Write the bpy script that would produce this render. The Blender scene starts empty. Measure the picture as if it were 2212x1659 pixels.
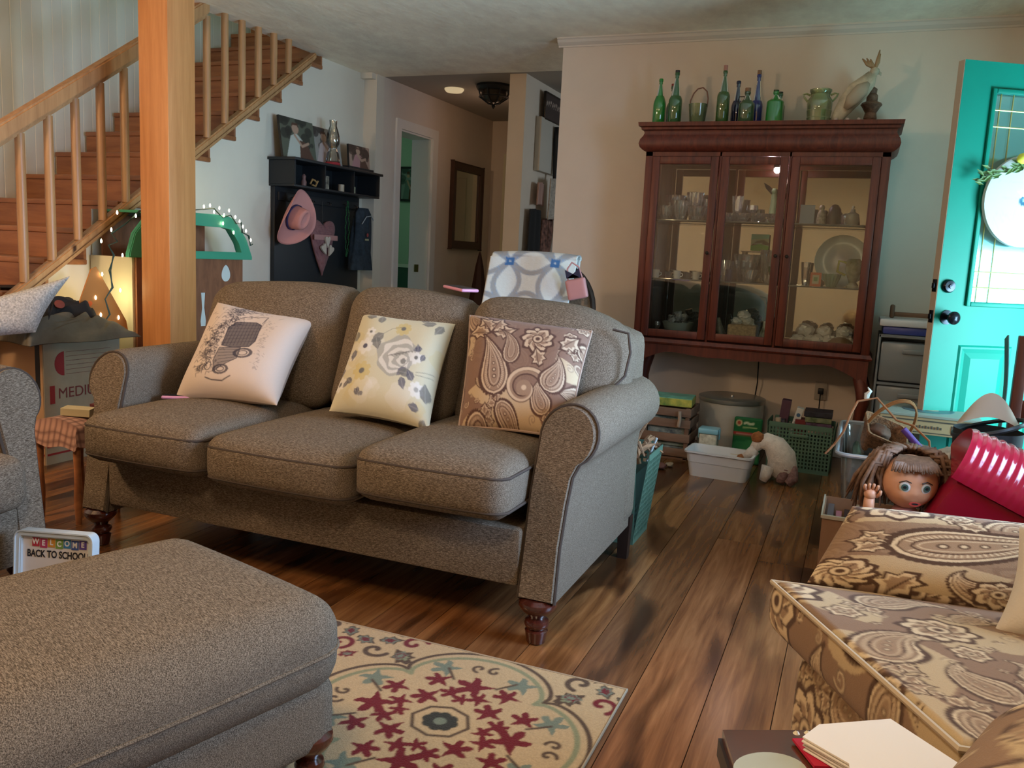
import bpy, bmesh, math, random
import numpy as np
from mathutils import Matrix, Vector
random.seed(7)
PI = math.pi
sc = bpy.context.scene
COL = sc.collection

# ---------------------------------------------------------------- camera
cam_d = bpy.data.cameras.new('camera'); cam = bpy.data.objects.new('camera', cam_d); COL.objects.link(cam)
cam_d.sensor_width = 36.0; cam_d.lens = 1850.0 / 2212.0 * 36.0; cam_d.clip_start = 0.02
_R = (0.9248759110668769, 0.37710176756716757, 0.04897760739289277)
_F = (-0.36663746955649323, 0.9184705529599395, -0.14828624097560253)
_U = (-0.10090349372259572, 0.11918934618153126, 0.9877309272830295)
cam.matrix_world = Matrix(((_R[0], _U[0], -_F[0], 0), (_R[1], _U[1], -_F[1], 0), (_R[2], _U[2], -_F[2], 1.13), (0, 0, 0, 1)))
sc.camera = cam

# ---------------------------------------------------------------- colour management, world, lights
vs = sc.view_settings
vs.view_transform = 'Standard'; vs.look = 'None'; vs.gamma = 1.0; vs.use_curve_mapping = False
vs.exposure = 0.02
sc.display_settings.display_device = 'sRGB'
w = bpy.data.worlds.new('sky'); sc.world = w; w.use_nodes = True
nt = w.node_tree; nt.nodes.clear()
wo = nt.nodes.new('ShaderNodeOutputWorld'); bg = nt.nodes.new('ShaderNodeBackground')
tc = nt.nodes.new('ShaderNodeTexCoord'); sp = nt.nodes.new('ShaderNodeSeparateXYZ'); cr = nt.nodes.new('ShaderNodeValToRGB')
nt.links.new(tc.outputs['Generated'], sp.inputs[0]); nt.links.new(sp.outputs['Z'], cr.inputs[0])
cr.color_ramp.elements[0].position = 0.0; cr.color_ramp.elements[0].color = (.10, .30, .24, 1)
cr.color_ramp.elements[1].position = 0.16; cr.color_ramp.elements[1].color = (.42, .90, .95, 1)
nt.links.new(cr.outputs[0], bg.inputs['Color']); bg.inputs['Strength'].default_value = .8
nt.links.new(bg.outputs[0], wo.inputs[0])

def lamp(name, kind, loc, energy, color, size=.1, size_y=None, aim=None, spot=None):
    d = bpy.data.lights.new(name, kind); o = bpy.data.objects.new(name, d); COL.objects.link(o)
    d.energy = energy; d.color = color; o.location = loc
    if kind == 'AREA':
        d.shape = 'RECTANGLE'; d.size = size; d.size_y = size_y or size
    else: d.shadow_soft_size = size
    if spot: d.spot_size, d.spot_blend = spot
    if aim is not None:
        o.rotation_euler = (Vector(aim) - Vector(loc)).to_track_quat('-Z', 'Y').to_euler()
    return o
WARM = (1.0, .66, .38); COOL = (.66, .86, 1.0)
lamp('warm_lamp_light', 'POINT', (-3.45, .90, 2.05), 88, WARM, .11)
lamp('warm_fill_light', 'AREA', (-.45, .1, 2.5), 30, (1.0, .74, .48), .45, .45, aim=(-.35, .5, 0))  # added warm fill for armchair, rug and floor; no fixture hangs here
lamp('doorway_daylight', 'AREA', (1.60, 3.72, .82), 118, (.48, .84, 1.0), .9, .9, aim=(-.3, 4.2, .75))
lamp('window_daylight', 'AREA', (1.20, 2.45, 1.25), 74, (.46, .66, 1.0), 1.1, 1.1, aim=(-2.5, 2.4, 1.0))
bpy.data.lights['window_daylight'].spread = math.radians(115)
lamp('kitchen_daylight', 'AREA', (.9, 7.5, 1.7), 20, (.72, .88, 1.0), 1.0, 1.0, aim=(-2.6, 7.2, 1.5))
lamp('bathroom_light', 'POINT', (-4.9, 7.5, 2.1), 4.5, (.62, 1.0, .72), .12)
lamp('hall_light', 'POINT', (-3.2, 7.3, 2.2), 1.6, (1.0, .62, .42), .12)

# ---------------------------------------------------------------- helpers
def obj(name, bm, m, parent=None, smooth=True, loc=None, rot=None):
    me = bpy.data.meshes.new(name)
    bmesh.ops.recalc_face_normals(bm, faces=bm.faces[:]) if smooth != 'raw' else None
    bm.to_mesh(me); bm.free()
    if m is not None:
        for mm in (m if isinstance(m, (list, tuple)) else [m]): me.materials.append(mm)
    if smooth and smooth != 'raw':
        me.polygons.foreach_set('use_smooth', [True] * len(me.polygons))
        if smooth != 'full' and hasattr(me, 'set_sharp_from_angle'): me.set_sharp_from_angle(angle=math.radians(38))
    o = bpy.data.objects.new(name, me); COL.objects.link(o)
    if parent is not None: o.parent = parent
    if loc is not None: o.location = loc
    if rot is not None: o.rotation_euler = rot
    return o
def tag(o, label, cat, group=None, kind=None):
    o['label'] = label; o['category'] = cat
    if group: o['group'] = group
    if kind: o['kind'] = kind
    return o
def thing(name, label, cat, loc=(0, 0, 0), rz=0, group=None, rot=None):
    o = bpy.data.objects.new(name, None); COL.objects.link(o); o.empty_display_size = .05
    o.location = loc; o.rotation_euler = rot if rot else (0, 0, rz)
    return tag(o, label, cat, group)
def struct(name, bm, m, parent=None, smooth=False):
    o = obj(name, bm, m, parent, smooth)
    if parent is None: o['kind'] = 'structure'
    return o
def NB(): return bmesh.new()
def T(loc=(0, 0, 0), rot=(0, 0, 0), s=(1, 1, 1)):
    from mathutils import Euler
    return Matrix.Translation(loc) @ Euler(rot).to_matrix().to_4x4() @ Matrix.Diagonal((*s, 1))
def box(bm, x0, x1, y0, y1, z0, z1, M=None, bev=0, seg=2):
    vs_ = [bm.verts.new((x, y, z)) for x in (x0, x1) for y in (y0, y1) for z in (z0, z1)]
    F = [(0, 1, 3, 2), (4, 6, 7, 5), (0, 4, 5, 1), (2, 3, 7, 6), (0, 2, 6, 4), (1, 5, 7, 3)]
    fs = [bm.faces.new([vs_[i] for i in f]) for f in F]
    if bev:
        es = list({e for f in fs for e in f.edges})
        r = bmesh.ops.bevel(bm, geom=es, offset=bev, segments=seg, affect='EDGES', profile=.5)
        vs_ = list({v for f in r['faces'] for v in f.verts} | {v for v in vs_ if v.is_valid})
    if M is not None: bmesh.ops.transform(bm, matrix=M, verts=vs_)
    return bm
def lathe(bm, prof, c=(0, 0, 0), n=24, M=None, cap=True, a0=0, a1=2 * PI):
    full = abs(a1 - a0 - 2 * PI) < 1e-6
    rows = []
    for r, z in prof:
        rows.append([bm.verts.new((c[0] + max(r, 1e-4) * math.cos(a0 + (a1 - a0) * i / n), c[1] + max(r, 1e-4) * math.sin(a0 + (a1 - a0) * i / n), c[2] + z)) for i in range(n if full else n + 1)])
    m = len(rows[0])
    for a, b in zip(rows, rows[1:]):
        for i in range(m if full else m - 1): bm.faces.new((a[i], a[(i + 1) % m], b[(i + 1) % m], b[i]))
    if cap and full:
        if prof[0][0] > 1e-3: bm.faces.new(rows[0][::-1])
        if prof[-1][0] > 1e-3: bm.faces.new(rows[-1])
    if M is not None: bmesh.ops.transform(bm, matrix=M, verts=[v for r in rows for v in r])
    return bm
def tube(bm, pts, r, n=8, closed=False, M=None):
    P = [Vector(p) for p in pts]; k = len(P); rows = []; up = None
    for i, p in enumerate(P):
        d = (P[(i + 1) % k] - P[i - 1]) if closed else (P[min(i + 1, k - 1)] - P[max(i - 1, 0)])
        if d.length < 1e-9: d = Vector((0, 0, 1))
        d.normalize()
        if up is None:
            up = Vector((0, 0, 1)) if abs(d.z) < .9 else Vector((1, 0, 0))
        a = d.cross(up)
        if a.length < 1e-6: a = d.orthogonal()
        a.normalize(); b = a.cross(d).normalized(); up = b
        rr = r[i] if isinstance(r, (list, tuple)) else r
        rows.append([bm.verts.new(p + a * rr * math.cos(2 * PI * j / n) + b * rr * math.sin(2 * PI * j / n)) for j in range(n)])
    for i in range(k if closed else k - 1):
        A, B = rows[i], rows[(i + 1) % k]
        for j in range(n): bm.faces.new((A[j], A[(j + 1) % n], B[(j + 1) % n], B[j]))
    if not closed: bm.faces.new(rows[0][::-1]); bm.faces.new(rows[-1])
    if M is not None: bmesh.ops.transform(bm, matrix=M, verts=[v for r_ in rows for v in r_])
    return bm
def prism(bm, poly, d0, d1, axis='y', M=None, holes=None):
    # polygon in the plane across axis: y -> (x,z), x -> (y,z), z -> (x,y)
    def V(p, d): return {'y': (p[0], d, p[1]), 'x': (d, p[0], p[1]), 'z': (p[0], p[1], d)}[axis]
    A = [bm.verts.new(V(p, d0)) for p in poly]; B = [bm.verts.new(V(p, d1)) for p in poly]
    n = len(poly)
    for i in range(n): bm.faces.new((A[i], A[(i + 1) % n], B[(i + 1) % n], B[i]))
    new = A + B
    if holes:
        rings = [(A, B)]
        for h in holes:
            a = [bm.verts.new(V(p, d0)) for p in h]; b = [bm.verts.new(V(p, d1)) for p in h]; k = len(h)
            for i in range(k): bm.faces.new((a[i], a[(i + 1) % k], b[(i + 1) % k], b[i]))
            rings.append((a, b)); new += a + b
        for side in (0, 1):
            es = []
            for rg in rings:
                L = rg[side]
                for i in range(len(L)):
                    e = bm.edges.get((L[i], L[(i + 1) % len(L)])); es.append(e)
            bmesh.ops.triangle_fill(bm, use_beauty=True, use_dissolve=False, edges=es)
    else:
        bm.faces.new(A[::-1]); bm.faces.new(B)
    if M is not None: bmesh.ops.transform(bm, matrix=M, verts=new)
    return bm
def sheet(bm, fn, nu, nv, M=None, closed_u=False):
    g = [[bm.verts.new(fn(i / nu, j / nv)) for j in range(nv + 1)] for i in range(nu if closed_u else nu + 1)]
    for i in range(nu):
        for j in range(nv):
            a, b = g[i], g[(i + 1) % len(g)]
            bm.faces.new((a[j], b[j], b[j + 1], a[j + 1]))
    if M is not None: bmesh.ops.transform(bm, matrix=M, verts=[v for r in g for v in r])
    return g
def rbox(bm, x0, x1, y0, y1, z0, z1, r=.03, n=10, top=0, front=0, side=0, M=None, warp=None):
    # soft padded block: rounded box that can belly on top (+z), front (-y) and sides (x)
    cx_, cy_, cz_ = (x0 + x1) / 2, (y0 + y1) / 2, (z0 + z1) / 2
    h = Vector(((x1 - x0) / 2, (y1 - y0) / 2, (z1 - z0) / 2)); rr = min(r, h.x * .98, h.y * .98, h.z * .98)
    key = {}
    def vert(i, j, k):
        q = (i, j, k)
        if q in key: return key[q]
        def rem(t, hh):   # spread grid so that rounding areas get vertices
            t = t * 2 / n - 1
            return math.copysign(abs(t) ** .8, t) * hh
        p = Vector((rem(i, h.x), rem(j, h.y), rem(k, h.z)))
        c = Vector((max(-h.x + rr, min(h.x - rr, p.x)), max(-h.y + rr, min(h.y - rr, p.y)), max(-h.z + rr, min(h.z - rr, p.z))))
        d = p - c
        if d.length > 1e-9:
            p = c + d.normalized() * rr
        u, v_, w_ = p.x / h.x, p.y / h.y, p.z / h.z
        q2 = p.copy()
        if top: q2.z += top * (1 - u * u) * (1 - v_ * v_) * (1 if w_ > 0 else -.25) * min(1, abs(w_) * 1.2)
        if front: q2.y -= front * (1 - u * u) * (1 - w_ * w_) * (1 if v_ < 0 else 0)
        if side: q2.x += side * (1 - v_ * v_) * (1 - w_ * w_) * (1 if u > 0 else -1) * abs(u)
        q2 += Vector((cx_, cy_, cz_))
        if warp: q2 = Vector(warp(q2))
        key[q] = bm.verts.new(q2); return key[q]
    for a in range(n):
        for b in range(n):
            for s in (0, n):
                f = [(s, a, b), (s, a + 1, b), (s, a + 1, b + 1), (s, a, b + 1)]; bm.faces.new([vert(*t) for t in (f if s else f[::-1])])
                f = [(a, s, b), (a + 1, s, b), (a + 1, s, b + 1), (a, s, b + 1)]; bm.faces.new([vert(*t) for t in (f[::-1] if s else f)])
                f = [(a, b, s), (a + 1, b, s), (a + 1, b + 1, s), (a, b + 1, s)]; bm.faces.new([vert(*t) for t in (f if s else f[::-1])])
    if M is not None: bmesh.ops.transform(bm, matrix=M, verts=list(key.values()))
    return bm
def arc(cx_, cy_, r, a0, a1, n=10):
    return [(cx_ + r * math.cos(math.radians(a0 + (a1 - a0) * i / n)), cy_ + r * math.sin(math.radians(a0 + (a1 - a0) * i / n))) for i in range(n + 1)]
def text_mesh(name, s, size, m, parent, loc, rot, depth=.0008, align='CENTER', sx=1.0, bold=0.0):
    cu = bpy.data.curves.new(name, 'FONT'); cu.body = s; cu.size = size; cu.extrude = depth; cu.align_x = align; cu.align_y = 'CENTER'; cu.offset = bold
    t = bpy.data.objects.new(name + '_curve', cu); COL.objects.link(t)
    bpy.context.view_layer.update()
    me = bpy.data.meshes.new_from_object(t.evaluated_get(bpy.context.evaluated_depsgraph_get()))
    bpy.data.objects.remove(t); bpy.data.curves.remove(cu)
    me.name = name; me.materials.clear(); me.materials.append(m)
    o = bpy.data.objects.new(name, me); COL.objects.link(o); o.parent = parent; o.location = loc; o.rotation_euler = rot; o.scale = (sx, 1, 1)
    return o
def copy_tree(o, parent=None):
    c = o.copy(); COL.objects.link(c)
    if parent is not None: c.parent = parent
    for ch in list(o.children): copy_tree(ch, c)
    return c

# ---------------------------------------------------------------- materials
def mat(name, col, rough=.6, metal=0, noise=0, nscale=20, bump=0, bscale=60, spec=.5, coat=0, emit=None, estr=0, trans=0, ior=1.45, stretch=None, sheen=0, attr=None, alpha=1, col2=None):
    m = bpy.data.materials.new(name); m.use_nodes = True; nt = m.node_tree; b = nt.nodes['Principled BSDF']
    L = nt.links.new
    b.inputs['Base Color'].default_value = (*col, 1); b.inputs['Roughness'].default_value = rough; b.inputs['Metallic'].default_value = metal
    b.inputs['Specular IOR Level'].default_value = spec; b.inputs['Coat Weight'].default_value = coat; b.inputs['Coat Roughness'].default_value = .12
    b.inputs['IOR'].default_value = ior; b.inputs['Transmission Weight'].default_value = trans; b.inputs['Sheen Weight'].default_value = sheen
    b.inputs['Alpha'].default_value = alpha
    if emit: b.inputs['Emission Color'].default_value = (*emit, 1); b.inputs['Emission Strength'].default_value = estr
    vec = None
    if noise or bump or attr:
        tc = nt.nodes.new('ShaderNodeTexCoord'); mp = nt.nodes.new('ShaderNodeMapping'); L(tc.outputs['Object'], mp.inputs[0])
        if stretch: mp.inputs['Scale'].default_value = stretch
        vec = mp.outputs[0]
    src = None
    if attr:
        at = nt.nodes.new('ShaderNodeAttribute'); at.attribute_name = attr; src = at.outputs['Color']
    if noise:
        n = nt.nodes.new('ShaderNodeTexNoise'); n.inputs['Scale'].default_value = nscale; n.inputs['Detail'].default_value = 5; n.inputs['Roughness'].default_value = .6
        L(vec, n.inputs['Vector'])
        r = nt.nodes.new('ShaderNodeValToRGB')
        lo = tuple(c * (1 - noise) for c in col); hi = col2 or tuple(min(1, c * (1 + noise)) for c in col)
        if attr: lo = (1 - noise,) * 3; hi = (1,) * 3
        r.color_ramp.elements[0].color = (*lo, 1); r.color_ramp.elements[1].color = (*hi, 1)
        r.color_ramp.elements[0].position = .3; r.color_ramp.elements[1].position = .7
        L(n.outputs['Fac'], r.inputs[0])
        if attr:
            mx = nt.nodes.new('ShaderNodeMix'); mx.data_type = 'RGBA'; mx.blend_type = 'MULTIPLY'; mx.inputs[0].default_value = 1
            L(src, mx.inputs[6]); L(r.outputs[0], mx.inputs[7]); src = mx.outputs[2]
        else: src = r.outputs[0]
    if src is not None: L(src, b.inputs['Base Color'])
    if bump:
        n2 = nt.nodes.new('ShaderNodeTexNoise'); n2.inputs['Scale'].default_value = bscale; n2.inputs['Detail'].default_value = 3
        L(vec, n2.inputs['Vector'])
        bp = nt.nodes.new('ShaderNodeBump'); bp.inputs['Strength'].default_value = bump; bp.inputs['Distance'].default_value = .004
        L(n2.outputs['Fac'], bp.inputs['Height']); L(bp.outputs[0], b.inputs['Normal'])
    return m
def tweed(name, c1, c2, c3, scale=1.0):
    # woven upholstery: slanted twill threads of three tones with a fleck noise
    m = bpy.data.materials.new(name); m.use_nodes = True; nt = m.node_tree; b = nt.nodes['Principled BSDF']; L = nt.links.new
    b.inputs['Roughness'].default_value = .95; b.inputs['Specular IOR Level'].default_value = .04; b.inputs['Sheen Weight'].default_value = 0.0
    tc = nt.nodes.new('ShaderNodeTexCoord')
    n1 = nt.nodes.new('ShaderNodeTexNoise'); n1.inputs['Scale'].default_value = 330 * scale; n1.inputs['Detail'].default_value = 2; n1.inputs['Roughness'].default_value = .8
    L(tc.outputs['Object'], n1.inputs['Vector'])
    mp = nt.nodes.new('ShaderNodeMapping'); mp.inputs['Rotation'].default_value = (.7, .7, .7); mp.inputs['Scale'].default_value = (70 * scale, 480 * scale, 480 * scale)
    L(tc.outputs['Object'], mp.inputs[0])
    n2 = nt.nodes.new('ShaderNodeTexNoise'); n2.inputs['Scale'].default_value = 1; n2.inputs['Detail'].default_value = 1; L(mp.outputs[0], n2.inputs['Vector'])
    ad = nt.nodes.new('ShaderNodeMath'); ad.operation = 'ADD'; L(n1.outputs['Fac'], ad.inputs[0]); L(n2.outputs['Fac'], ad.inputs[1])
    hf = nt.nodes.new('ShaderNodeMath'); hf.operation = 'MULTIPLY'; hf.inputs[1].default_value = .5; L(ad.outputs[0], hf.inputs[0])
    r = nt.nodes.new('ShaderNodeValToRGB'); e = r.color_ramp.elements
    e[0].position = .38; e[0].color = (*c1, 1); e[1].position = .62; e[1].color = (*c3, 1); k = e.new(.5); k.color = (*c2, 1)
    L(hf.outputs[0], r.inputs[0]); L(r.outputs[0], b.inputs['Base Color'])
    bp = nt.nodes.new('ShaderNodeBump'); bp.inputs['Strength'].default_value = .5; bp.inputs['Distance'].default_value = .002
    L(hf.outputs[0], bp.inputs['Height']); L(bp.outputs[0], b.inputs['Normal'])
    return m
def wood(name, c1, c2, rough=.4, scale=(14, 1.2, 14), coat=.2, detail=6, c3=None, knots=False):
    m = bpy.data.materials.new(name); m.use_nodes = True; nt = m.node_tree; b = nt.nodes['Principled BSDF']; L = nt.links.new
    b.inputs['Roughness'].default_value = rough; b.inputs['Coat Weight'].default_value = coat; b.inputs['Coat Roughness'].default_value = .2
    tc = nt.nodes.new('ShaderNodeTexCoord'); mp = nt.nodes.new('ShaderNodeMapping'); mp.inputs['Scale'].default_value = scale; L(tc.outputs['Object'], mp.inputs[0])
    n = nt.nodes.new('ShaderNodeTexNoise'); n.inputs['Scale'].default_value = 1.6; n.inputs['Detail'].default_value = detail; n.inputs['Roughness'].default_value = .65; n.inputs['Distortion'].default_value = .6
    L(mp.outputs[0], n.inputs['Vector'])
    r = nt.nodes.new('ShaderNodeValToRGB'); e = r.color_ramp.elements
    e[0].position = .32; e[0].color = (*c1, 1); e[1].position = .66; e[1].color = (*c2, 1)
    if c3: k = e.new(.8); k.color = (*c3, 1)
    L(n.outputs['Fac'], r.inputs[0]); out = r.outputs[0]
    if knots:
        v = nt.nodes.new('ShaderNodeTexVoronoi'); v.inputs['Scale'].default_value = 1.0
        mp2 = nt.nodes.new('ShaderNodeMapping'); mp2.inputs['Scale'].default_value = tuple(s * .42 for s in scale); L(tc.outputs['Object'], mp2.inputs[0]); L(mp2.outputs[0], v.inputs['Vector'])
        r2 = nt.nodes.new('ShaderNodeValToRGB'); r2.color_ramp.elements[0].position = .04; r2.color_ramp.elements[0].color = (.12, .07, .04, 1)
        r2.color_ramp.elements[1].position = .13; r2.color_ramp.elements[1].color = (1, 1, 1, 1); L(v.outputs['Distance'], r2.inputs[0])
        mx = nt.nodes.new('ShaderNodeMix'); mx.data_type = 'RGBA'; mx.blend_type = 'MULTIPLY'; mx.inputs[0].default_value = 1
        L(out, mx.inputs[6]); L(r2.outputs[0], mx.inputs[7]); out = mx.outputs[2]
    L(out, b.inputs['Base Color'])
    bp = nt.nodes.new('ShaderNodeBump'); bp.inputs['Strength'].default_value = .08; L(n.outputs['Fac'], bp.inputs['Height']); L(bp.outputs[0], b.inputs['Normal'])
    return m
def lin(r, g, b):
    f = lambda c: (c / 255 / 12.92) if c <= 10 else ((c / 255 + .055) / 1.055) ** 2.4
    return (f(r), f(g), f(b))
def glassmat(name, col, rough=.02, mixt=.35, gl=.25):
    # thin glass: mostly clear tinted pass-through with a glossy skin
    m = bpy.data.materials.new(name); m.use_nodes = True; nt = m.node_tree; nt.nodes.clear(); L = nt.links.new
    o = nt.nodes.new('ShaderNodeOutputMaterial'); t = nt.nodes.new('ShaderNodeBsdfTransparent'); t.inputs[0].default_value = (*col, 1)
    g = nt.nodes.new('ShaderNodeBsdfGlossy'); g.inputs['Roughness'].default_value = rough; g.inputs[0].default_value = (1, 1, 1, 1)
    d = nt.nodes.new('ShaderNodeBsdfDiffuse'); d.inputs[0].default_value = (*col, 1)
    f = nt.nodes.new('ShaderNodeFresnel'); f.inputs[0].default_value = 1.5
    ad = nt.nodes.new('ShaderNodeMath'); ad.operation = 'MULTIPLY_ADD'; ad.inputs[1].default_value = 1.0; ad.inputs[2].default_value = gl * .15; L(f.outputs[0], ad.inputs[0])
    m1 = nt.nodes.new('ShaderNodeMixShader'); m1.inputs[0].default_value = mixt; L(t.outputs[0], m1.inputs[1]); L(d.outputs[0], m1.inputs[2])
    m2 = nt.nodes.new('ShaderNodeMixShader'); L(ad.outputs[0], m2.inputs[0]); L(m1.outputs[0], m2.inputs[1]); L(g.outputs[0], m2.inputs[2]); L(m2.outputs[0], o.inputs[0])
    return m

M_wall = mat('wall_paint_warm', (.70, .61, .51), .85, noise=.03, nscale=3, bump=.05, bscale=120)
M_wallgrey = mat('wall_paint_pale', (.72, .65, .53), .85, noise=.03, nscale=3)
M_trim = mat('white_trim', (.76, .74, .68), .5)
M_pop = mat('ceiling_texture', (.95, .84, .68), .95, noise=.10, nscale=9, bump=1.0, bscale=28, stretch=(1, .55, 1))
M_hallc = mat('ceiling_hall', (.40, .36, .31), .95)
M_cher = wood('cherry_wood', (.060, .009, .004), (.150, .026, .010), .5, (22, 22, 1.6), .03)
M_stair = wood('stair_wood', (.22, .075, .026), (.40, .155, .055), .45, (1.2, 10, 12), .15)
M_pine = wood('pine_wood', (.34, .165, .06), (.50, .27, .11), .5, (16, 16, 1.0), .1, knots=True)
M_post = wood('post_wood', (.52, .21, .06), (.66, .30, .10), .5, (18, 18, 1.0), .1)
M_black = mat('black_paint', (.012, .014, .017), .45)
M_dark = mat('dark_metal', (.03, .025, .022), .35, .6)
M_bathg = mat('bath_wall_paint', (.42, .56, .44), .8)
M_bathd = mat('bath_wainscot', (.05, .11, .08), .6)
M_teal = mat('teal_door_paint', (.0, .17, .12), .5, noise=.04, nscale=6, spec=.25)
M_brass = mat('aged_brass', (.25, .17, .07), .35, .9)
M_chrome = mat('chrome', (.5, .5, .5), .2, 1)
# ================================================================ the setting
CH = 2.545
# floor: separate boards in one mesh, each with its own tone
def floor_mat():
    m = bpy.data.materials.new('plank_floor'); m.use_nodes = True; nt = m.node_tree; b = nt.nodes['Principled BSDF']; L = nt.links.new
    b.inputs['Roughness'].default_value = .26; b.inputs['Coat Weight'].default_value = .15; b.inputs['Coat Roughness'].default_value = .18
    tc = nt.nodes.new('ShaderNodeTexCoord'); at = nt.nodes.new('ShaderNodeAttribute'); at.attribute_name = 'Col'
    ad = nt.nodes.new('ShaderNodeVectorMath'); ad.operation = 'MULTIPLY_ADD'; ad.inputs[1].default_value = (9, 9, 9); L(at.outputs['Vector'], ad.inputs[0]); L(tc.outputs['Object'], ad.inputs[2])
    mp = nt.nodes.new('ShaderNodeMapping'); mp.inputs['Scale'].default_value = (22, 1.3, 1); L(ad.outputs[0], mp.inputs[0])
    n = nt.nodes.new('ShaderNodeTexNoise'); n.inputs['Scale'].default_value = 1.5; n.inputs['Detail'].default_value = 7; n.inputs['Roughness'].default_value = .62; n.inputs['Distortion'].default_value = .5; L(mp.outputs[0], n.inputs['Vector'])
    r = nt.nodes.new('ShaderNodeValToRGB'); e = r.color_ramp.elements; e[0].position = .28; e[0].color = (.115, .045, .016, 1); e[1].position = .72; e[1].color = (.36, .175, .066, 1); k = e.new(.5); k.color = (.245, .105, .037, 1)
    L(n.outputs['Fac'], r.inputs[0])
    # heart wood: big dark patches running along the boards
    mp2 = nt.nodes.new('ShaderNodeMapping'); mp2.inputs['Scale'].default_value = (4.6, 1.0, 1); L(ad.outputs[0], mp2.inputs[0])
    n2 = nt.nodes.new('ShaderNodeTexNoise'); n2.inputs['Scale'].default_value = 1.0; n2.inputs['Detail'].default_value = 2; n2.inputs['Distortion'].default_value = .8; L(mp2.outputs[0], n2.inputs['Vector'])
    r2 = nt.nodes.new('ShaderNodeValToRGB'); r2.color_ramp.elements[0].position = .52; r2.color_ramp.elements[0].color = (1, 1, 1, 1); r2.color_ramp.elements[1].position = .63; r2.color_ramp.elements[1].color = (.20, .145, .12, 1); L(n2.outputs['Fac'], r2.inputs[0])
    mx = nt.nodes.new('ShaderNodeMix'); mx.data_type = 'RGBA'; mx.blend_type = 'MULTIPLY'; mx.inputs[0].default_value = .9; L(r.outputs[0], mx.inputs[6]); L(r2.outputs[0], mx.inputs[7])
    # knots
    mp3 = nt.nodes.new('ShaderNodeMapping'); mp3.inputs['Scale'].default_value = (4.2, 1.7, 1); L(ad.outputs[0], mp3.inputs[0])
    v = nt.nodes.new('ShaderNodeTexVoronoi'); v.inputs['Scale'].default_value = 1.0; L(mp3.outputs[0], v.inputs['Vector'])
    r3 = nt.nodes.new('ShaderNodeValToRGB'); r3.color_ramp.elements[0].position = .03; r3.color_ramp.elements[0].color = (.15, .12, .12, 1); r3.color_ramp.elements[1].position = .13; r3.color_ramp.elements[1].color = (1, 1, 1, 1); L(v.outputs['Distance'], r3.inputs[0])
    mx2 = nt.nodes.new('ShaderNodeMix'); mx2.data_type = 'RGBA'; mx2.blend_type = 'MULTIPLY'; mx2.inputs[0].default_value = 1; L(mx.outputs[2], mx2.inputs[6]); L(r3.outputs[0], mx2.inputs[7])
    sc_ = nt.nodes.new('ShaderNodeMix'); sc_.data_type = 'RGBA'; sc_.blend_type = 'MULTIPLY'; sc_.inputs[0].default_value = .7; L(mx2.outputs[2], sc_.inputs[6]); L(at.outputs['Color'], sc_.inputs[7])
    L(sc_.outputs[2], b.inputs['Base Color'])
    bp = nt.nodes.new('ShaderNodeBump'); bp.inputs['Strength'].default_value = .06; L(n.outputs['Fac'], bp.inputs['Height']); L(bp.outputs[0], b.inputs['Normal'])
    return m
bm = NB(); cl = bm.loops.layers.float_color.new('Col')
gaps = [-5.2 + .133 * i for i in range(16)] + [-3.07]
rnd = random.Random(3)
# board seams read off the photograph near the middle, a regular width elsewhere
seams = [-5.2, -5.03, -4.86, -4.69, -4.52, -4.35, -4.18, -4.01, -3.84, -3.67, -3.5, -3.33, -3.16, -2.99, -2.82, -2.65, -2.48, -2.31, -2.14, -1.97, -1.80, -1.63, -1.46, -1.29, -1.12, -.955, -.80, -.63, -.455, -.27, -.10, .07, .24, .41, .58, .75, .92, 1.09, 1.26, 1.45]
SEAM_SLOT = None
for i in range(len(seams) - 1):
    x0, x1 = seams[i] + .0012, seams[i + 1] - .0012
    y = -1.6 - rnd.random() * 1.5
    while y < 9.1:
        L_ = 2.4 + rnd.random() * 1.6; y1 = min(y + L_, 9.1); ya = max(y, -1.6)
        if y1 > ya:
            n0 = len(bm.faces); bm.faces.ensure_lookup_table()
            nv = len(bm.verts)
            box(bm, x0, x1, ya + .001, y1 - .001, -.03, 0)
            bm.faces.ensure_lookup_table()
            k = .42 + rnd.random() * .58; c = (k, k * (.88 + .12 * rnd.random()), k * (.75 + .2 * rnd.random()), 1)
            for f in bm.faces[n0:]:
                for lp in f.loops: lp[cl] = c
        y = y1
n0 = len(bm.faces); box(bm, -5.2, 1.45, -1.6, 9.1, -.06, -.012); bm.faces.ensure_lookup_table()
for f in bm.faces[n0:]:
    for lp in f.loops: lp[cl] = (.02, .015, .01, 1)
struct('floor', bm, floor_mat())

bm = NB(); box(bm, -3.97, 1.45, -1.6, 6.45, CH, CH + .12); struct('ceiling', bm, M_pop)
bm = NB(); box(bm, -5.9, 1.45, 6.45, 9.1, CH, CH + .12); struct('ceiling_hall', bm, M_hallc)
bm = NB(); box(bm, -5.2, -3.97, -1.6, 6.45, 4.6, 4.7); struct('ceiling_stairwell', bm, M_wallgrey)
# upper-floor edge round the stair opening
bm = NB(); box(bm, -3.97, -3.85, -1.6, 6.33, CH + .121, 3.6); struct('wall_upper_floor', bm, M_wallgrey)

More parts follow.
